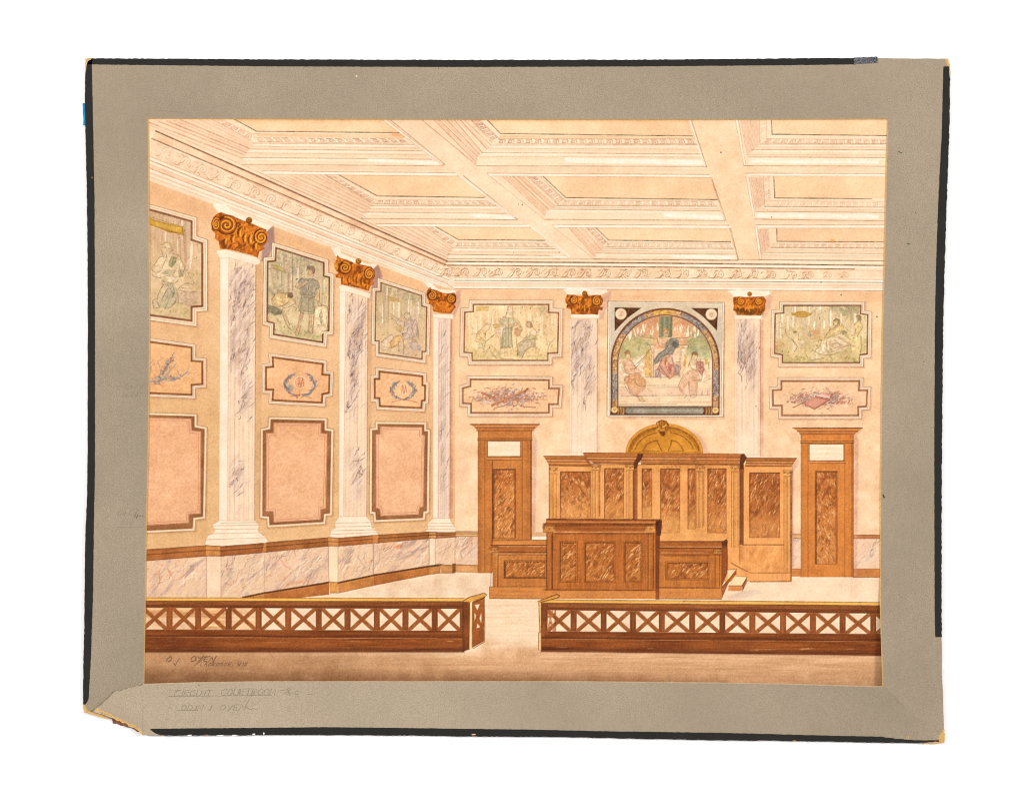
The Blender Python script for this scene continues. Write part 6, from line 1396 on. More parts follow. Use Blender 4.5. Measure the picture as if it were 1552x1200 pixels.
CAN = np.clip(CAN + .5 * (CAN - blur(CAN)), 0, 1)
# paper grain: pigment settles in the hollows of the cold-pressed sheet
lum = CAN.mean(2, keepdims=True)
g1 = rng.normal(size=(H_, W_, 1)).astype(np.float32)
g2 = rng.normal(size=(H_, W_, 3)).astype(np.float32)
g1 = (g1 + np.roll(g1, 1, 0) * .6 + np.roll(g1, 1, 1) * .6)
amp = .010 + .05 * np.clip(.95 - lum, 0, .6)
CAN = CAN * (1 + amp * g1 + .008 * g2 + .006 * N_FINE[..., None])
CAN = CAN * (1 + .009 * N_BIG + .009 * N_MID)[..., None] ** np.array([.7, 1.0, 1.4], np.float32)
CAN = np.clip(CAN, 0.01, 1) ** 1.06 * np.array([1.005, .985, .968], np.float32)
CAN = np.clip(CAN, .01, 1.0)
# ---------------------------------------------------------------- geometry
def P(x, y, z=0.0): return ((x - 776) * S, (600 - y) * S, z)
def link(name, me, parent=None, mats=(), label=None):
    o = bpy.data.objects.new(name, me); scene.collection.objects.link(o)
    for m in mats: me.materials.append(m)
    if parent: o.parent = parent
    if label: o['label'] = label
    return o
def nodes(name):
    m = bpy.data.materials.new(name); m.use_nodes = True
    nt = m.node_tree; b = nt.nodes['Principled BSDF']
    b.inputs['Specular IOR Level'].default_value = .12; b.inputs['Roughness'].default_value = .9
    return m, nt, b
def N(nt, t, **kw):
    n = nt.nodes.new(t)
    for k, v in kw.items():
        if k.startswith('_'): setattr(n, k[1:], v)
        else: n.inputs[k].default_value = v
    return n
def paper_mat(name, c0, c1, c2, fine=1500, big=14, bump=.15, rough=.9, fibre=True, contrast=1.0):
    """blotches c0/c1, fine fleck towards c2, felt-like bump"""
    m, nt, b = nodes(name); L = nt.links.new
    tc = N(nt, 'ShaderNodeTexCoord')
    nb = N(nt, 'ShaderNodeTexNoise', Scale=big, Detail=5, Roughness=.6); L(tc.outputs['Object'], nb.inputs['Vector'])
    rb = N(nt, 'ShaderNodeValToRGB'); rb.color_ramp.elements[0].position = .35; rb.color_ramp.elements[1].position = .68
    rb.color_ramp.elements[0].color = c0; rb.color_ramp.elements[1].color = c1; L(nb.outputs[0], rb.inputs[0])
    nf = N(nt, 'ShaderNodeTexNoise', Scale=fine, Detail=2, Roughness=.8); L(tc.outputs['Object'], nf.inputs['Vector'])
    rf = N(nt, 'ShaderNodeMapRange'); rf.inputs[1].default_value = .35; rf.inputs[2].default_value = .7; rf.inputs[3].default_value = 0; rf.inputs[4].default_value = contrast
    L(nf.outputs[0], rf.inputs[0])
    mx = N(nt, 'ShaderNodeMix', _data_type='RGBA'); L(rf.outputs[0], mx.inputs[0]); L(rb.outputs[0], mx.inputs[6]); mx.inputs[7].default_value = c2
    out = mx.outputs[2]
    if fibre:      # board fibres running up and down, and faint worn streaks
        mp_ = N(nt, 'ShaderNodeMapping'); mp_.inputs['Scale'].default_value = (380, 90, 1); L(tc.outputs['Object'], mp_.inputs[0])
        nv = N(nt, 'ShaderNodeTexNoise', Scale=1.0, Detail=4, Roughness=.65); L(mp_.outputs[0], nv.inputs['Vector'])
        ns = N(nt, 'ShaderNodeTexNoise', Scale=5.5, Detail=6, Roughness=.6); L(tc.outputs['Object'], ns.inputs['Vector'])
        ad = N(nt, 'ShaderNodeMath', _operation='ADD'); L(nv.outputs[0], ad.inputs[0]); L(ns.outputs[0], ad.inputs[1])
        ml = N(nt, 'ShaderNodeMapRange'); ml.inputs[1].default_value = .75; ml.inputs[2].default_value = 1.25; ml.inputs[3].default_value = .95; ml.inputs[4].default_value = 1.045; L(ad.outputs[0], ml.inputs[0])
        vs = N(nt, 'ShaderNodeVectorMath', _operation='SCALE'); L(out, vs.inputs[0]); L(ml.outputs[0], vs.inputs['Scale']); out = vs.outputs[0]
    L(out, b.inputs['Base Color']); b.inputs['Roughness'].default_value = rough
    bp = N(nt, 'ShaderNodeBump', Strength=bump, Distance=.0003); L(nf.outputs[0], bp.inputs['Height']); L(bp.outputs[0], b.inputs['Normal'])
    return m
M_MAT = paper_mat('grey_mat_board', alb(188, 171, 148), alb(172, 156, 134), alb(140, 124, 105), 1300, 9, .15, contrast=.85)
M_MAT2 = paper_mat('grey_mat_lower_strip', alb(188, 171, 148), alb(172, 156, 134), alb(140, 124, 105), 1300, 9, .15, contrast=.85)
def paint_lit_end(m, x0, x1, k):
    '''light caught by the raised torn end, painted into the lower strip colour'''
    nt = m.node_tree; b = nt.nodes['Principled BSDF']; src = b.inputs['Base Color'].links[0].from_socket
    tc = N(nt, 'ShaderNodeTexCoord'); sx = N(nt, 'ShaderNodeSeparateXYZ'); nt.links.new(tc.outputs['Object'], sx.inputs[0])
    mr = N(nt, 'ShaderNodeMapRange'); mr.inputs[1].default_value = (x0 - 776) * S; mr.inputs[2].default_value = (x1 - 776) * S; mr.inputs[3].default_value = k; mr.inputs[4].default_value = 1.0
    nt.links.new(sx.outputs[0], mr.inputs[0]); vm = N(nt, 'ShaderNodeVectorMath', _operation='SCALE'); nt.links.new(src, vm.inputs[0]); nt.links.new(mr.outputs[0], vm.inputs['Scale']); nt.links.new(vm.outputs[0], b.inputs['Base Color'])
paint_lit_end(M_MAT2, 350, 1230, 1.28)  # strip colour brightens leftwards to imitate light on its lifted end
M_TAPE = paper_mat('black_cloth_tape', alb(40, 39, 37), alb(30, 29, 28), alb(62, 60, 56), 1800, 40, .4, contrast=.8)
M_GLOSS = paper_mat('black_grained_tape', alb(24, 26, 30), alb(14, 15, 18), alb(150, 150, 156), 900, 40, .8, rough=.35, contrast=.9)
M_BLUE = paper_mat('blue_tape', alb(30, 158, 214), alb(24, 140, 198), alb(60, 180, 226), 1500, 60, .1)
M_CORE = paper_mat('bare_board_core', alb(244, 208, 142), alb(232, 184, 112), alb(190, 140, 80), 1200, 120, .6)
M_BEVEL = paper_mat('cut_bevel', alb(250, 218, 158), alb(242, 204, 140), alb(216, 170, 104), 900, 60, .1)
M_WHITE = paper_mat('white_sweep', (.96, .96, .97, 1), (.96, .96, .97, 1), (.95, .95, .96, 1), 300, 3, 0, fibre=False)
M_BROWNED = paper_mat('brown_board_edge', alb(206, 150, 110), alb(150, 96, 66), alb(110, 66, 44), 1200, 200, .4)
M_LIP = paper_mat('torn_paper_lip', alb(226, 206, 172), alb(206, 184, 150), alb(186, 160, 128), 900, 200, .3)
def flat_mat(name, c, rough=.9):
    m, nt, b = nodes(name); b.inputs['Base Color'].default_value = c; b.inputs['Roughness'].default_value = rough
    tc = N(nt, 'ShaderNodeTexCoord'); nf = N(nt, 'ShaderNodeTexNoise', Scale=1600, Detail=2); nt.links.new(tc.outputs['Object'], nf.inputs['Vector'])
    mr = N(nt, 'ShaderNodeMix', _data_type='RGBA'); nt.links.new(nf.outputs[0], mr.inputs[0]); mr.inputs[6].default_value = c; mr.inputs[7].default_value = tuple(min(1, x * 1.5 + .01) for x in c[:3]) + (1,)
    nt.links.new(mr.outputs[2], b.inputs['Base Color'])
    return m

# white surface
bm = bmesh.new(); v = [bm.verts.new((x * 3, y * 3, 0)) for x, y in ((-1, -1), (1, -1), (1, 1), (-1, 1))]; bm.faces.new(v)
me = bpy.data.meshes.new('ground'); bm.to_mesh(me); bm.free()
ground = link('ground', me, None, [M_WHITE]); ground['kind'] = 'structure'

root = bpy.data.objects.new('matted_watercolour', None); scene.collection.objects.link(root)
root['label'] = 'court room watercolour in a worn grey mat with black taped edges and torn corner'
root['category'] = 'painting'

rnd = random.Random(3)
def interp(pts, u, key=0):
    """pts: list of (a, b); piecewise linear b(a)"""
    pts = sorted(pts)
    if u <= pts[0][0]: return pts[0][1]
    for (a, b), (c, d) in zip(pts, pts[1:]):
        if u <= c: return b + (d - b) * (u - a) / (c - a)
    return pts[-1][1]
# outline of the mat, in photo pixels -------------------------------------
L_OUT = [(88, 131), (120, 129.6), (160, 129.2), (190, 130), (300, 132.4), (400, 133.4), (500, 134), (700, 133.5), (750, 132.8), (800, 130.4), (840, 129.3), (950, 128.4), (1000, 127), (1066, 126.6), (1082, 127.5)]
L_IN = [(179, 223.8), (300, 224.9), (500, 226), (600, 225), (700, 223.4), (800, 221), (900, 219.5), (1037, 217.2)]
T_OUT = [(130, 89), (260, 89.6), (400, 90.6), (700, 91.4), (960, 91), (1100, 90), (1250, 88.6), (1340, 88.6), (1438, 89)]
T_IN = [(223, 179), (500, 180.3), (1000, 181), (1200, 180.6), (1346.5, 180)]
R_OUT = [(88, 1437), (120, 1439.5), (200, 1438.4), (300, 1434.6), (400, 1431.4), (500, 1429), (700, 1427), (900, 1426.6), (965, 1427), (1000, 1427.6), (1050, 1429), (1100, 1431), (1126, 1430.5)]
R_IN = [(180, 1346.4), (280, 1343.6), (400, 1341), (500, 1338.2), (730, 1335.6), (930, 1334.8), (1039, 1337)]
B_OUT = [(217, 1113), (258, 1113), (440, 1112.6), (600, 1113.4), (680, 1114.6), (850, 1116), (960, 1118.2), (1100, 1121), (1180, 1121.6), (1300, 1123.6), (1400, 1125.6), (1432, 1125)]
B_IN = [(217, 1036.8), (300, 1034.2), (400, 1033), (640, 1033), (880, 1033.2), (1080, 1035), (1180, 1036.6), (1337, 1039.4)]
def sect(n, fo, fi, horiz):
    out = []
    for k in range(n + 1):
        t = k / n
        out.append((fo(t), fi(t)))
    return out
def mixr(a, b, t): return a + (b - a) * t
secs = []       # cross sections (outer point, inner point, lift)
for k in range(61):
    t = k / 60; yo = mixr(1078, 90, t); yi = mixr(1062, 179, t)
    secs.append(((interp(L_OUT, yo), yo), (interp(L_IN, yi), yi), 0))
for k in range(1, 81):
    t = k / 80; xo = mixr(131, 1437, t); xi = mixr(223.8, 1346.4, t)
    secs.append(((xo, interp(T_OUT, xo)), (xi, interp(T_IN, xi)), 0))
for k in range(1, 71):
    t = k / 70; yo = mixr(89, 1125, t); yi = mixr(180, 1039.2, t)
    secs.append(((interp(R_OUT, yo), yo), (interp(R_IN, yi), yi), 0))
main_n = len(secs)
low = []
for k in range(91):
    t = k / 90; xo = mixr(1430.5, 217, t); xi = mixr(1337, 217.2, t)
    low.append(((xo, interp(B_OUT, xo)), (xi, interp(B_IN, xi)), None))
TH = .0015; BV = 1.3
lift_l = lambda x: (lambda f: .0020 * f * f * (3 - 2 * f))(max(0, min(1, (520 - x) / 300)))
def jag(i, a=.35): return (rnd.random() - .5) * 2 * a
def strip_mesh(name, secs, parent, mats, thin=False, smooth=False, jit=.25):
    """board strip with a face, a bevelled window edge, a torn outer edge and a back"""
    V, F, MI = [], [], []
    n = len(secs)
    def curl(x, y):      # the mat has warped up at the lower right of the window
        a = max(0, min(1, (y - 860) / 180)); c = max(0, min(1, (x - 1180) / 157)); a = a * a * (3 - 2 * a); c = c * c * (3 - 2 * c)
        return .0058 * a * c
    for i, ((ox, oy), (ix, iy), lf) in enumerate(secs):
        li = curl(ix, iy)
        d = math.hypot(ox - ix, oy - iy); ux, uy = (ix - ox) / d, (iy - oy) / d
        if abs(ux) > .3 and abs(uy) > .3: ux, uy = (1 if ux > 0 else -1), (1 if uy > 0 else -1)
        elif abs(ux) > abs(uy): ux, uy = (1 if ux > 0 else -1), 0
        else: ux, uy = 0, (1 if uy > 0 else -1)
        jx, jy = jag(i, jit), jag(i, jit)
        up = (lambda x: lift_l(x)) if lf is None else (lambda x: 0); zt = Z_TOP; t_ = (lambda x: TH - .3 * up(x))
        m1 = (mixr(ox, ix, .33), mixr(oy, iy, .33)); m2 = (mixr(ox, ix, .66), mixr(oy, iy, .66))
        V += [P(ox + jx, oy + jy, zt + up(ox) - t_(ox)), P(ox + jx, oy + jy, zt + up(ox)), P(m1[0], m1[1], zt + up(m1[0]) + li * .15), P(m2[0], m2[1], zt + up(m2[0]) + li * .5), P(ix - ux * .1, iy - uy * .1, zt + li + up(ix)), P(ix + ux * BV, iy + uy * BV, zt + up(ix) - t_(ix) + li)]
    for i in range(n - 1):
        a, b = i * 6, (i + 1) * 6
        for j, mi in ((0, 1), (1, 0), (2, 0), (3, 0), (4, 2)):
            F.append((a + j, a + j + 1, b + j + 1, b + j)); MI.append(mi)
        F.append((a, b, b + 5, a + 5)); MI.append(0)
    for e in (0, (n - 1) * 6): F.append(tuple(e + j for j in range(6))); MI.append(1)
    me = bpy.data.meshes.new(name); me.from_pydata(V, [], F); me.polygons.foreach_set('material_index', MI)
    bm = bmesh.new(); bm.from_mesh(me); bmesh.ops.recalc_face_normals(bm, faces=bm.faces); bm.to_mesh(me); bm.free()
    return link(name, me, parent, mats)
def slab(name, poly, z0, z1, parent, mats, side=1, label=None, ztops=None, n_sub=0, jit=0):
    """a flat piece with thickness; ztops: optional per-corner heights"""
    pts = []
    for i in range(len(poly)):
        a, b = poly[i], poly[(i + 1) % len(poly)]
        n = max(1, int(math.hypot(b[0] - a[0], b[1] - a[1]) / n_sub)) if n_sub else 1
        for k in range(n):
            x, y = mixr(a[0], b[0], k / n), mixr(a[1], b[1], k / n)
            if jit: x += (rnd.random() - .5) * 2 * jit; y += (rnd.random() - .5) * 2 * jit
            pts.append((x, y))
    bm = bmesh.new(); n = len(pts)
    zt = ztops or (lambda x, y: z1)
    top = [bm.verts.new(P(x, y, zt(x, y))) for x, y in pts]; bot = [bm.verts.new(P(x, y, z0 if not ztops else zt(x, y) - (z1 - z0))) for x, y in pts]
    f = bm.faces.new(top); bm.faces.new(bot[::-1])
    for i in range(n):
        q = bm.faces.new((top[i], bot[i], bot[(i + 1) % n], top[(i + 1) % n])); q.material_index = side if len(mats) > 1 else 0
    bmesh.ops.recalc_face_normals(bm, faces=bm.faces)
    bmesh.ops.triangulate(bm, faces=[f for f in bm.faces if len(f.verts) > 4])
    me = bpy.data.meshes.new(name); bm.to_mesh(me); bm.free()
    return link(name, me, parent, mats, label)

# backing board, a little smaller than the mat
slab('backing_board', [(133, 92), (1434, 92), (1425, 600), (1426, 1118), (235, 1110), (150, 1080), (131, 1064), (132, 600)], .0002, .00155, root, [M_CORE, M_BROWNED], n_sub=12, jit=.5)
mat = strip_mesh('mat_board', secs, root, [M_MAT, M_BROWNED, M_BEVEL], jit=.45)
TEAR = [(217.2, 1036.8), (213, 1038.5), (208, 1038), (203, 1040.5), (196, 1041.2), (192, 1043.5), (187, 1044), (183, 1046.4), (177, 1045.8), (173, 1049), (169, 1052), (165, 1057.5), (158, 1062), (154.5, 1067), (149, 1070), (146, 1073), (143.4, 1076)]
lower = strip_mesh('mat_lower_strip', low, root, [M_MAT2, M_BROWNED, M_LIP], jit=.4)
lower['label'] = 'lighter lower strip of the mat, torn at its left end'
EDGE = [(143.4, 1076), (150, 1078.5), (156, 1079), (163, 1083.5), (170, 1086), (177, 1090), (184, 1093), (190, 1095), (197, 1099.5), (204, 1102), (210, 1106.5), (217, 1113)]
zl = lambda x, y: Z_TOP + .0012
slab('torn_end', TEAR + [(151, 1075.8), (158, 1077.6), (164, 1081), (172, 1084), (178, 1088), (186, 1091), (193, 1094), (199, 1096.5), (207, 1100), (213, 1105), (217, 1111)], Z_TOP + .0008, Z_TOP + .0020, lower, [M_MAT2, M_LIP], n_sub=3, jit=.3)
slab('torn_fibres', [(146, 1071.6)] + EDGE[0:] + [(217, 1108), (207, 1099), (199, 1095.5), (186, 1090), (172, 1083), (158, 1076.8), (150, 1073)], Z_TOP + .0002, Z_TOP + .00202, lower, [M_CORE], n_sub=2, jit=.8)

# black edge tape ----------------------------------------------------------
def tape(name, out_f, in_f, u0, u1, horiz, parent, m, z=Z_TOP, down=.0028, wear=.45, step=4, over=.5, lift=None, th=.00012):
    """tape folded over the board edge: face on top, skirt down the side"""
    V, F = [], []
    n = max(2, int(abs(u1 - u0) / step))
    for i in range(n + 1):
        u = mixr(u0, u1, i / n)
        o, q = out_f(u), in_f(u)
        sgn = 1 if o > q else -1
        oo = o + sgn * over + (rnd.random() - .5) * 2 * wear; qq = q + (rnd.random() - .5) * .5
        zz = z + th + (lift(u) if lift else 0)
        pts = ((oo, z - down), (oo, zz - .00005), (oo - sgn * .3, zz), (qq, zz), (qq, zz - th * .8))
        for a, h in pts: V.append(P(u, a, h) if horiz else P(a, u, h))
    for i in range(n):
        for j in range(4): F.append((i * 5 + j, i * 5 + j + 1, i * 5 + j + 6, i * 5 + j + 5))
    me = bpy.data.meshes.new(name); me.from_pydata(V, [], F); me.validate()
    return link(name, me, parent, [m])
F_ = lambda pts: (lambda u: interp(pts, u))
tape('edge_tape', F_(L_OUT), F_([(89, 140.5), (98, 139.2), (200, 141.4), (300, 143.2), (500, 144), (700, 144), (800, 142.2), (900, 141), (950, 139.4), (1000, 137.6), (1058, 134.4), (1064, 132), (1067, 129)]), 90, 1067, False, mat, M_TAPE, wear=.35, over=.7)
tape('edge_tape', F_(T_OUT), F_([(131, 98), (400, 101), (700, 102), (960, 101.2), (1160, 99.6), (1300, 98)]), 132, 1297, True, mat, M_TAPE, over=.3)
tape('edge_tape', F_(R_OUT), F_([(101, 1430), (104, 1429.6), (200, 1427.4), (300, 1422.2), (400, 1418.8), (500, 1416.8), (700, 1416), (930, 1416.6), (965, 1417.6)]), 101, 965, False, mat, M_TAPE, wear=.6)
tape('edge_tape', F_(B_OUT), F_([(228, 1102.6), (232, 1103), (400, 1102), (500, 1101.2), (680, 1103.4), (800, 1105), (940, 1107.8), (1100, 1110), (1180, 1112), (1250, 1114), (1400, 1116.8), (1423, 1117)]), 248, 1423, True, lower, M_TAPE, wear=.6, lift=lift_l, down=.0012)
slab('edge_tape', [(228, 1103.2), (248.5, 1103), (248.5, 1113), (241, 1112), (234, 1109), (230, 1106)], Z_TOP + .0018, Z_TOP + .00212, lower, [M_TAPE], n_sub=3, jit=.2)
g = tape('glossy_tape', F_([(1290, 88), (1331, 86.8)]), F_([(1290, 97.8), (1331, 95.6)]), 1294, 1330, True, mat, M_GLOSS, z=Z_TOP + .0002, over=.5, wear=.5, step=3)
g['label'] = 'short glossy grained black tape at the top right'
slab('blue_tape', [(124.6, 156), (132, 156.5), (131.5, 188), (130, 190), (125.4, 189.4), (125.6, 176), (124.8, 170)], .0006, .0011, root, [M_BLUE], n_sub=4, jit=.35, label='scrap of blue tape sticking out at the left edge')
# worn corners and edges where the board shows
slab('worn_corner', [(1432, 89.5), (1437.5, 89), (1438, 94), (1440, 100), (1440.5, 112), (1439.5, 121), (1437.6, 112), (1437.4, 101), (1434, 97), (1433.5, 92)], Z_TOP - .0009, Z_TOP + .0001, mat, [M_CORE], n_sub=3, jit=.5)
slab('worn_corner', [(129.4, 90), (133, 88.4), (140, 88), (137, 90.6), (133, 93), (131.5, 97), (130.6, 108), (129.6, 112)], Z_TOP - .0009, Z_TOP + .00022, mat, [M_CORE], n_sub=3, jit=.5)
slab('worn_corner', [(1425, 1112), (1430, 1103), (1431.6, 1106), (1431.8, 1116), (1431.5, 1124), (1427, 1126), (1400, 1126.4), (1392, 1125.4), (1424, 1123), (1421, 1117)], Z_TOP - .0009, Z_TOP + .00022, lower, [M_CORE], n_sub=3, jit=.5)
slab('worn_corner', [(126, 1064), (128.5, 1068), (131, 1074), (140, 1078.5), (150, 1081.5), (160, 1085), (171, 1090), (160, 1088), (148, 1084.6), (136, 1081.6), (128, 1079), (126.2, 1072)], Z_TOP - .0012, Z_TOP + .0001, mat, [M_CORE], n_sub=2.5, jit=.6)
for k, (x, y, w, h, m) in enumerate(((718, 1112.4, 7, 1.5, flat_mat('chipped_pink', alb(244, 172, 156))), (1204, 1122, 6, 1.4, M_CORE), (313, 1112.6, 7, 1.2, M_BROWNED), (246, 1113, 9, 1.2, M_BROWNED), (1430, 1008, 1.2, 6, M_WHITE), (139.6, 269.5, 1.6, 3, M_BROWNED), (385, 1111.6, 5, 1.2, M_WHITE), (400, 1110.6, 2, 2.6, M_WHITE), (288, 1113, 8, .9, M_WHITE), (334, 1113.1, 12, .7, M_WHITE), (356, 1113, 9, .8, M_WHITE), (1377, 1116.6, 1, 5, M_CORE))):
    slab('chip', [(x - w / 2, y), (x - w / 4, y - h / 2), (x + w / 3, y - h / 2), (x + w / 2, y), (x + w / 5, y + h / 2), (x - w / 3, y + h / 2)], Z_TOP - .0002, Z_TOP + (lift_l(x) + .0003 if y > 1040 else .0003), lower if y > 1040 else mat, [m], n_sub=2, jit=.25)
# brown patch standing in for the shadow under the torn corner
slab('shadow_patch', [(168, 1089), (200, 1099), (213, 1108), (207, 1109), (196, 1103), (182, 1099), (171, 1096)], .0002, .0009, root, [M_BROWNED], n_sub=4, jit=.8)

# pencil and stains on the mat ----------------------------------------------
def ribbons(name, lines, w, z, parent, m, label=None):
    V, F = [], []
    for pts in lines:
        pts = [p for i, p in enumerate(pts) if i == 0 or math.hypot(p[0] - pts[i - 1][0], p[1] - pts[i - 1][1]) > .05]
        if len(pts) < 2: continue
        base = len(V)
        for i, (x, y) in enumerate(pts):
            a = pts[max(0, i - 1)]; b = pts[min(len(pts) - 1, i + 1)]
            d = math.hypot(b[0] - a[0], b[1] - a[1]) or 1; nx, ny = -(b[1] - a[1]) / d, (b[0] - a[0]) / d
            ww = w * rnd.uniform(.6, 1.1) / 2; zz = z(x, y)
            V += [P(x + nx * ww, y + ny * ww, zz), P(x - nx * ww, y - ny * ww, zz)]
        for i in range(len(pts) - 1): F.append((base + 2 * i, base + 2 * i + 1, base + 2 * i + 3, base + 2 * i + 2))
    me = bpy.data.meshes.new(name); me.from_pydata(V, [], F)
    return link(name, me, parent, [m], label)
M_PEN = flat_mat('pencil_graphite', alb(130, 116, 100))
M_PEN2 = flat_mat('faint_graphite', alb(132, 118, 102))
zlow = lambda x, y: Z_TOP + lift_l(x) + .00006
ztop = lambda x, y: Z_TOP + .00005
note = letters('CIRCUIT', 263, 1045, 9, 8.4, .8, .3, .5) + letters('COURTROOM', 334, 1043, 10, 8.6, .6, .3, .5) + letters('&', 431, 1041, 12, 9, 1, .3, .6) + letters('C', 446, 1046, 6, 6, 1, .2, .3)
note += [[(256, 1054), (300, 1054), (360, 1053.4), (412, 1053)], [(262, 1046), (275, 1045)], [(425, 1046), (436, 1044)], [(465, 1052), (474, 1051)], [(386, 1048), (380, 1056), (375, 1064), (372, 1071)]]
ribbons('pencil_note', note, .95, zlow, lower, M_PEN, 'pencilled words Circuit Courtroom &c under the picture')
note = letters('ODIN', 274, 1067, 8.5, 8, 1.4, .3, .5) + letters('J.', 314, 1067, 8.5, 7, 1, .3, .5) + letters('OYEN', 333, 1067, 8.5, 8.4, 1.6, .3, .5) + [[(372, 1070), (378, 1074), (386, 1073), (392, 1075)], [(256, 1072), (259, 1070.6), (260, 1072.4)], [(268, 1075), (300, 1075.5)]]
ribbons('pencil_note', note, .9, zlow, lower, M_PEN, 'second pencilled line, with a name, under the picture')
note = letters('Gold', 178, 772, 9, 6, 1.5, .3, .4) + letters('open', 203, 777, 6, 3.4, .6, .2, .3) + letters('5', 182, 787, 8, 6, 1, .2, .5) + letters('W', 191, 787, 8, 9, 1, .2, .5) + [[(178, 798.6), (218, 799)], [(202, 783.5), (214, 782)]]
ribbons('pencil_note', note, .8, ztop, mat, M_PEN2, 'faint pencilled colour note at the lower left')
note = letters('Gold', 188, 580, 9, 6, 1.4, .4, .4) + letters('on', 184, 594, 8, 5, 1, .2, .5) + letters('ed', 197, 594, 8, 5, 1, .2, .5) + [[(162, 584), (166, 583), (168, 585)], [(176, 586), (182, 585), (188, 588)], [(198, 594), (216, 595.6)], [(139, 585), (142, 584)], [(150, 585), (152, 582)]]
ribbons('pencil_note', note, .8, ztop, mat, M_PEN2, 'faint pencilled note at the middle left')
M_DARK = flat_mat('ink_fleck', alb(52, 40, 28)); M_GREEN = flat_mat('green_fleck', alb(40, 82, 44)); M_LIGHT = flat_mat('pale_scuff', alb(212, 204, 184)); M_RUST = flat_mat('rust_fleck', alb(150, 104, 76))
def fleck(lines, w, m, low=False): return ribbons('ink_fleck', lines, w, zlow if low else ztop, lower if low else mat, m)
fleck([[(1360.6, 231), (1363, 229.6), (1364.4, 232.6), (1367, 231)]], 1.4, M_GREEN)
fleck([[(1374.6, 368.6), (1376.4, 370), (1379.4, 370)]], 1.3, M_GREEN); fleck([[(1387, 322), (1389, 324)]], .8, M_GREEN)
fleck([[(1338, 749), (1339.4, 752), (1340.6, 754.4)]], 2.2, M_DARK)
fleck([[(201, 576), (214, 576.6)]], .7, M_PEN2); fleck([[(235, 167.5), (262, 169.4), (278, 171)]], .7, M_PEN2)
fleck([[(1371, 986.6), (1375, 987.4)]], 2.2, flat_mat('grey_smudge', alb(140, 128, 112))); fleck([[(1388, 1081), (1389, 1083)]], 1, M_RUST)
fleck([[(1012, 1056), (1014, 1058)]], 1.2, M_RUST, True); fleck([[(334, 1098), (335.4, 1099.6)]], 1.8, M_RUST, True); fleck([[(203, 967), (204, 968)]], 1.2, M_DARK)
fleck([[(539, 115), (541.5, 116.5)]], 1.8, M_LIGHT); fleck([[(664, 103.6), (665.2, 104)]], 1.2, M_DARK); fleck([[(1399, 547), (1400, 549)]], .9, M_GREEN); fleck([[(300, 1036.5), (303, 1038)]], 1, M_DARK, True)

# ---------------------------------------------------------------- the sheet of paper and its painted motifs
mp, nt, b = nodes('watercolour_on_paper'); L = nt.links.new
at = N(nt, 'ShaderNodeVertexColor'); at.layer_name = 'pigment'
tc = N(nt, 'ShaderNodeTexCoord')
n1 = N(nt, 'ShaderNodeTexNoise', Scale=900, Detail=3, Roughness=.7); L(tc.outputs['Object'], n1.inputs['Vector'])
n2 = N(nt, 'ShaderNodeTexNoise', Scale=30, Detail=4, Roughness=.6); L(tc.outputs['Object'], n2.inputs['Vector'])
mr = N(nt, 'ShaderNodeMapRange'); mr.inputs[1].default_value = .3; mr.inputs[2].default_value = .7; mr.inputs[3].default_value = .98; mr.inputs[4].default_value = 1.02; L(n1.outputs[0], mr.inputs[0])
mr2 = N(nt, 'ShaderNodeMapRange'); mr2.inputs[1].default_value = .3; mr2.inputs[2].default_value = .7; mr2.inputs[3].default_value = .985; mr2.inputs[4].default_value = 1.015; L(n2.outputs[0], mr2.inputs[0])
mm = N(nt, 'ShaderNodeMath', _operation='MULTIPLY'); L(mr.outputs[0], mm.inputs[0]); L(mr2.outputs[0], mm.inputs[1])
vm = N(nt, 'ShaderNodeVectorMath', _operation='SCALE'); L(at.outputs[0], vm.inputs[0]); L(mm.outputs[0], vm.inputs['Scale'])
L(vm.outputs[0], b.inputs['Base Color'])
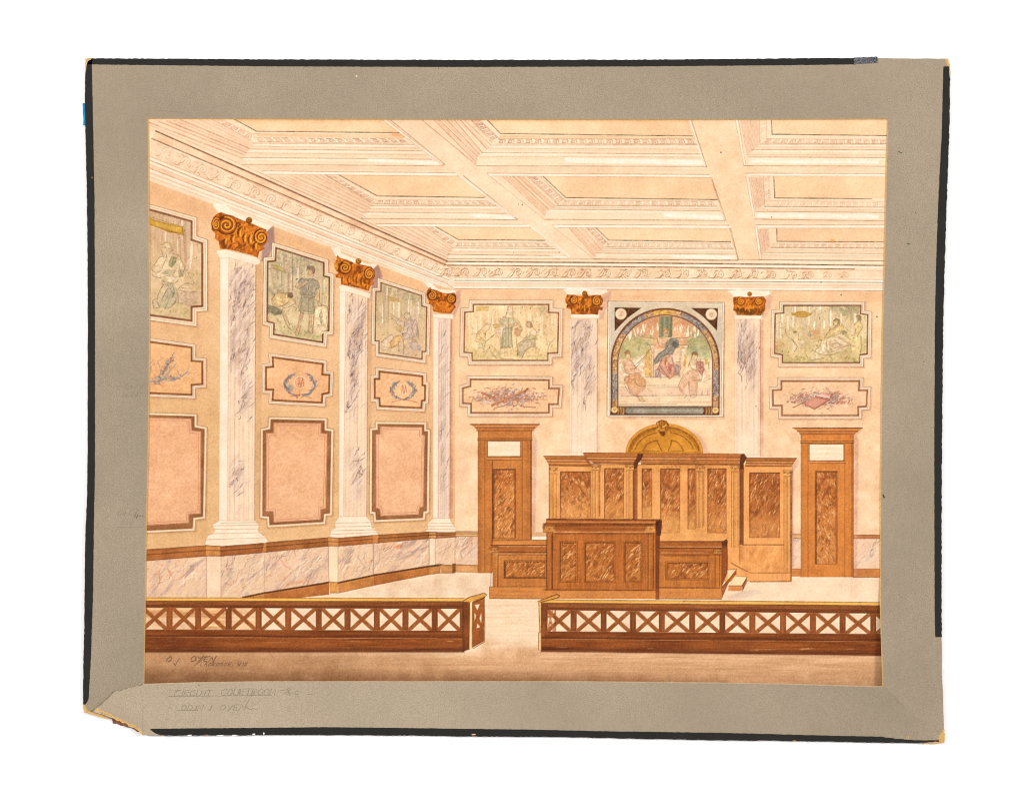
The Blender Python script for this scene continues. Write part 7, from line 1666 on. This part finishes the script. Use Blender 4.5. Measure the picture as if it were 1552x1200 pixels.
bp = N(nt, 'ShaderNodeBump', Strength=.03, Distance=.0001); L(n1.outputs[0], bp.inputs['Height']); L(bp.outputs[0], b.inputs['Normal'])

Z_SHEET = Z_TOP - TH - .0001 + .00005
colv = (lin(CAN) / GAIN).astype(np.float32)
# pigment at the grid corners
pad = np.pad(colv, ((0, 1), (0, 1), (0, 0)), mode='edge')
gx = (np.arange(W_ + 1) + X0 - 776) * S; gy = (600 - (np.arange(H_ + 1) + Y0)) * S
def grid_object(pid, name, parent, label=None, z=Z_SHEET):
    jj, ii = np.nonzero(IDS == pid)
    if len(jj) == 0: return None
    w1 = W_ + 1
    q = np.stack([(jj + 1) * w1 + ii, (jj + 1) * w1 + ii + 1, jj * w1 + ii + 1, jj * w1 + ii], 1)
    u, inv = np.unique(q, return_inverse=True)
    inv = inv.reshape(-1)
    vj, vi = u // w1, u % w1
    co = np.stack([gx[vi], gy[vj], np.full(len(u), z)], 1).astype(np.float32)
    me = bpy.data.meshes.new(name)
    me.vertices.add(len(u)); me.vertices.foreach_set('co', co.ravel())
    me.loops.add(len(inv)); me.loops.foreach_set('vertex_index', inv.astype(np.int32))
    me.polygons.add(len(q)); me.polygons.foreach_set('loop_start', np.arange(0, len(inv), 4, dtype=np.int32))
    me.update()
    ca = me.color_attributes.new('pigment', 'FLOAT_COLOR', 'POINT')
    ca.data.foreach_set('color', np.concatenate([pad[vj, vi], np.ones((len(u), 1), np.float32)], 1).astype(np.float32).ravel())
    return link(name, me, parent, [mp], label)
IDS[(IDS == 0) & (YY < 300)] = 1; IDS[(IDS == 0) & (YY > 850)] = [k for k in REG if REG[k][0] == 'painted_floor'][0]; IDS[(IDS == 0) & (XX < 700)] = 2; IDS[IDS == 0] = 3
sheet = slab('watercolour_sheet', [(X0, Y0), (X1, Y0), (X1, Y1), (X0, Y1)], Z_SHEET - .0001, Z_SHEET - .00002, root, [flat_mat('bare_paper', alb(254, 232, 206))])
for pid in range(1, NEXT[0]):
    nm, lab = REG[pid]
    grid_object(pid, nm, sheet, lab)
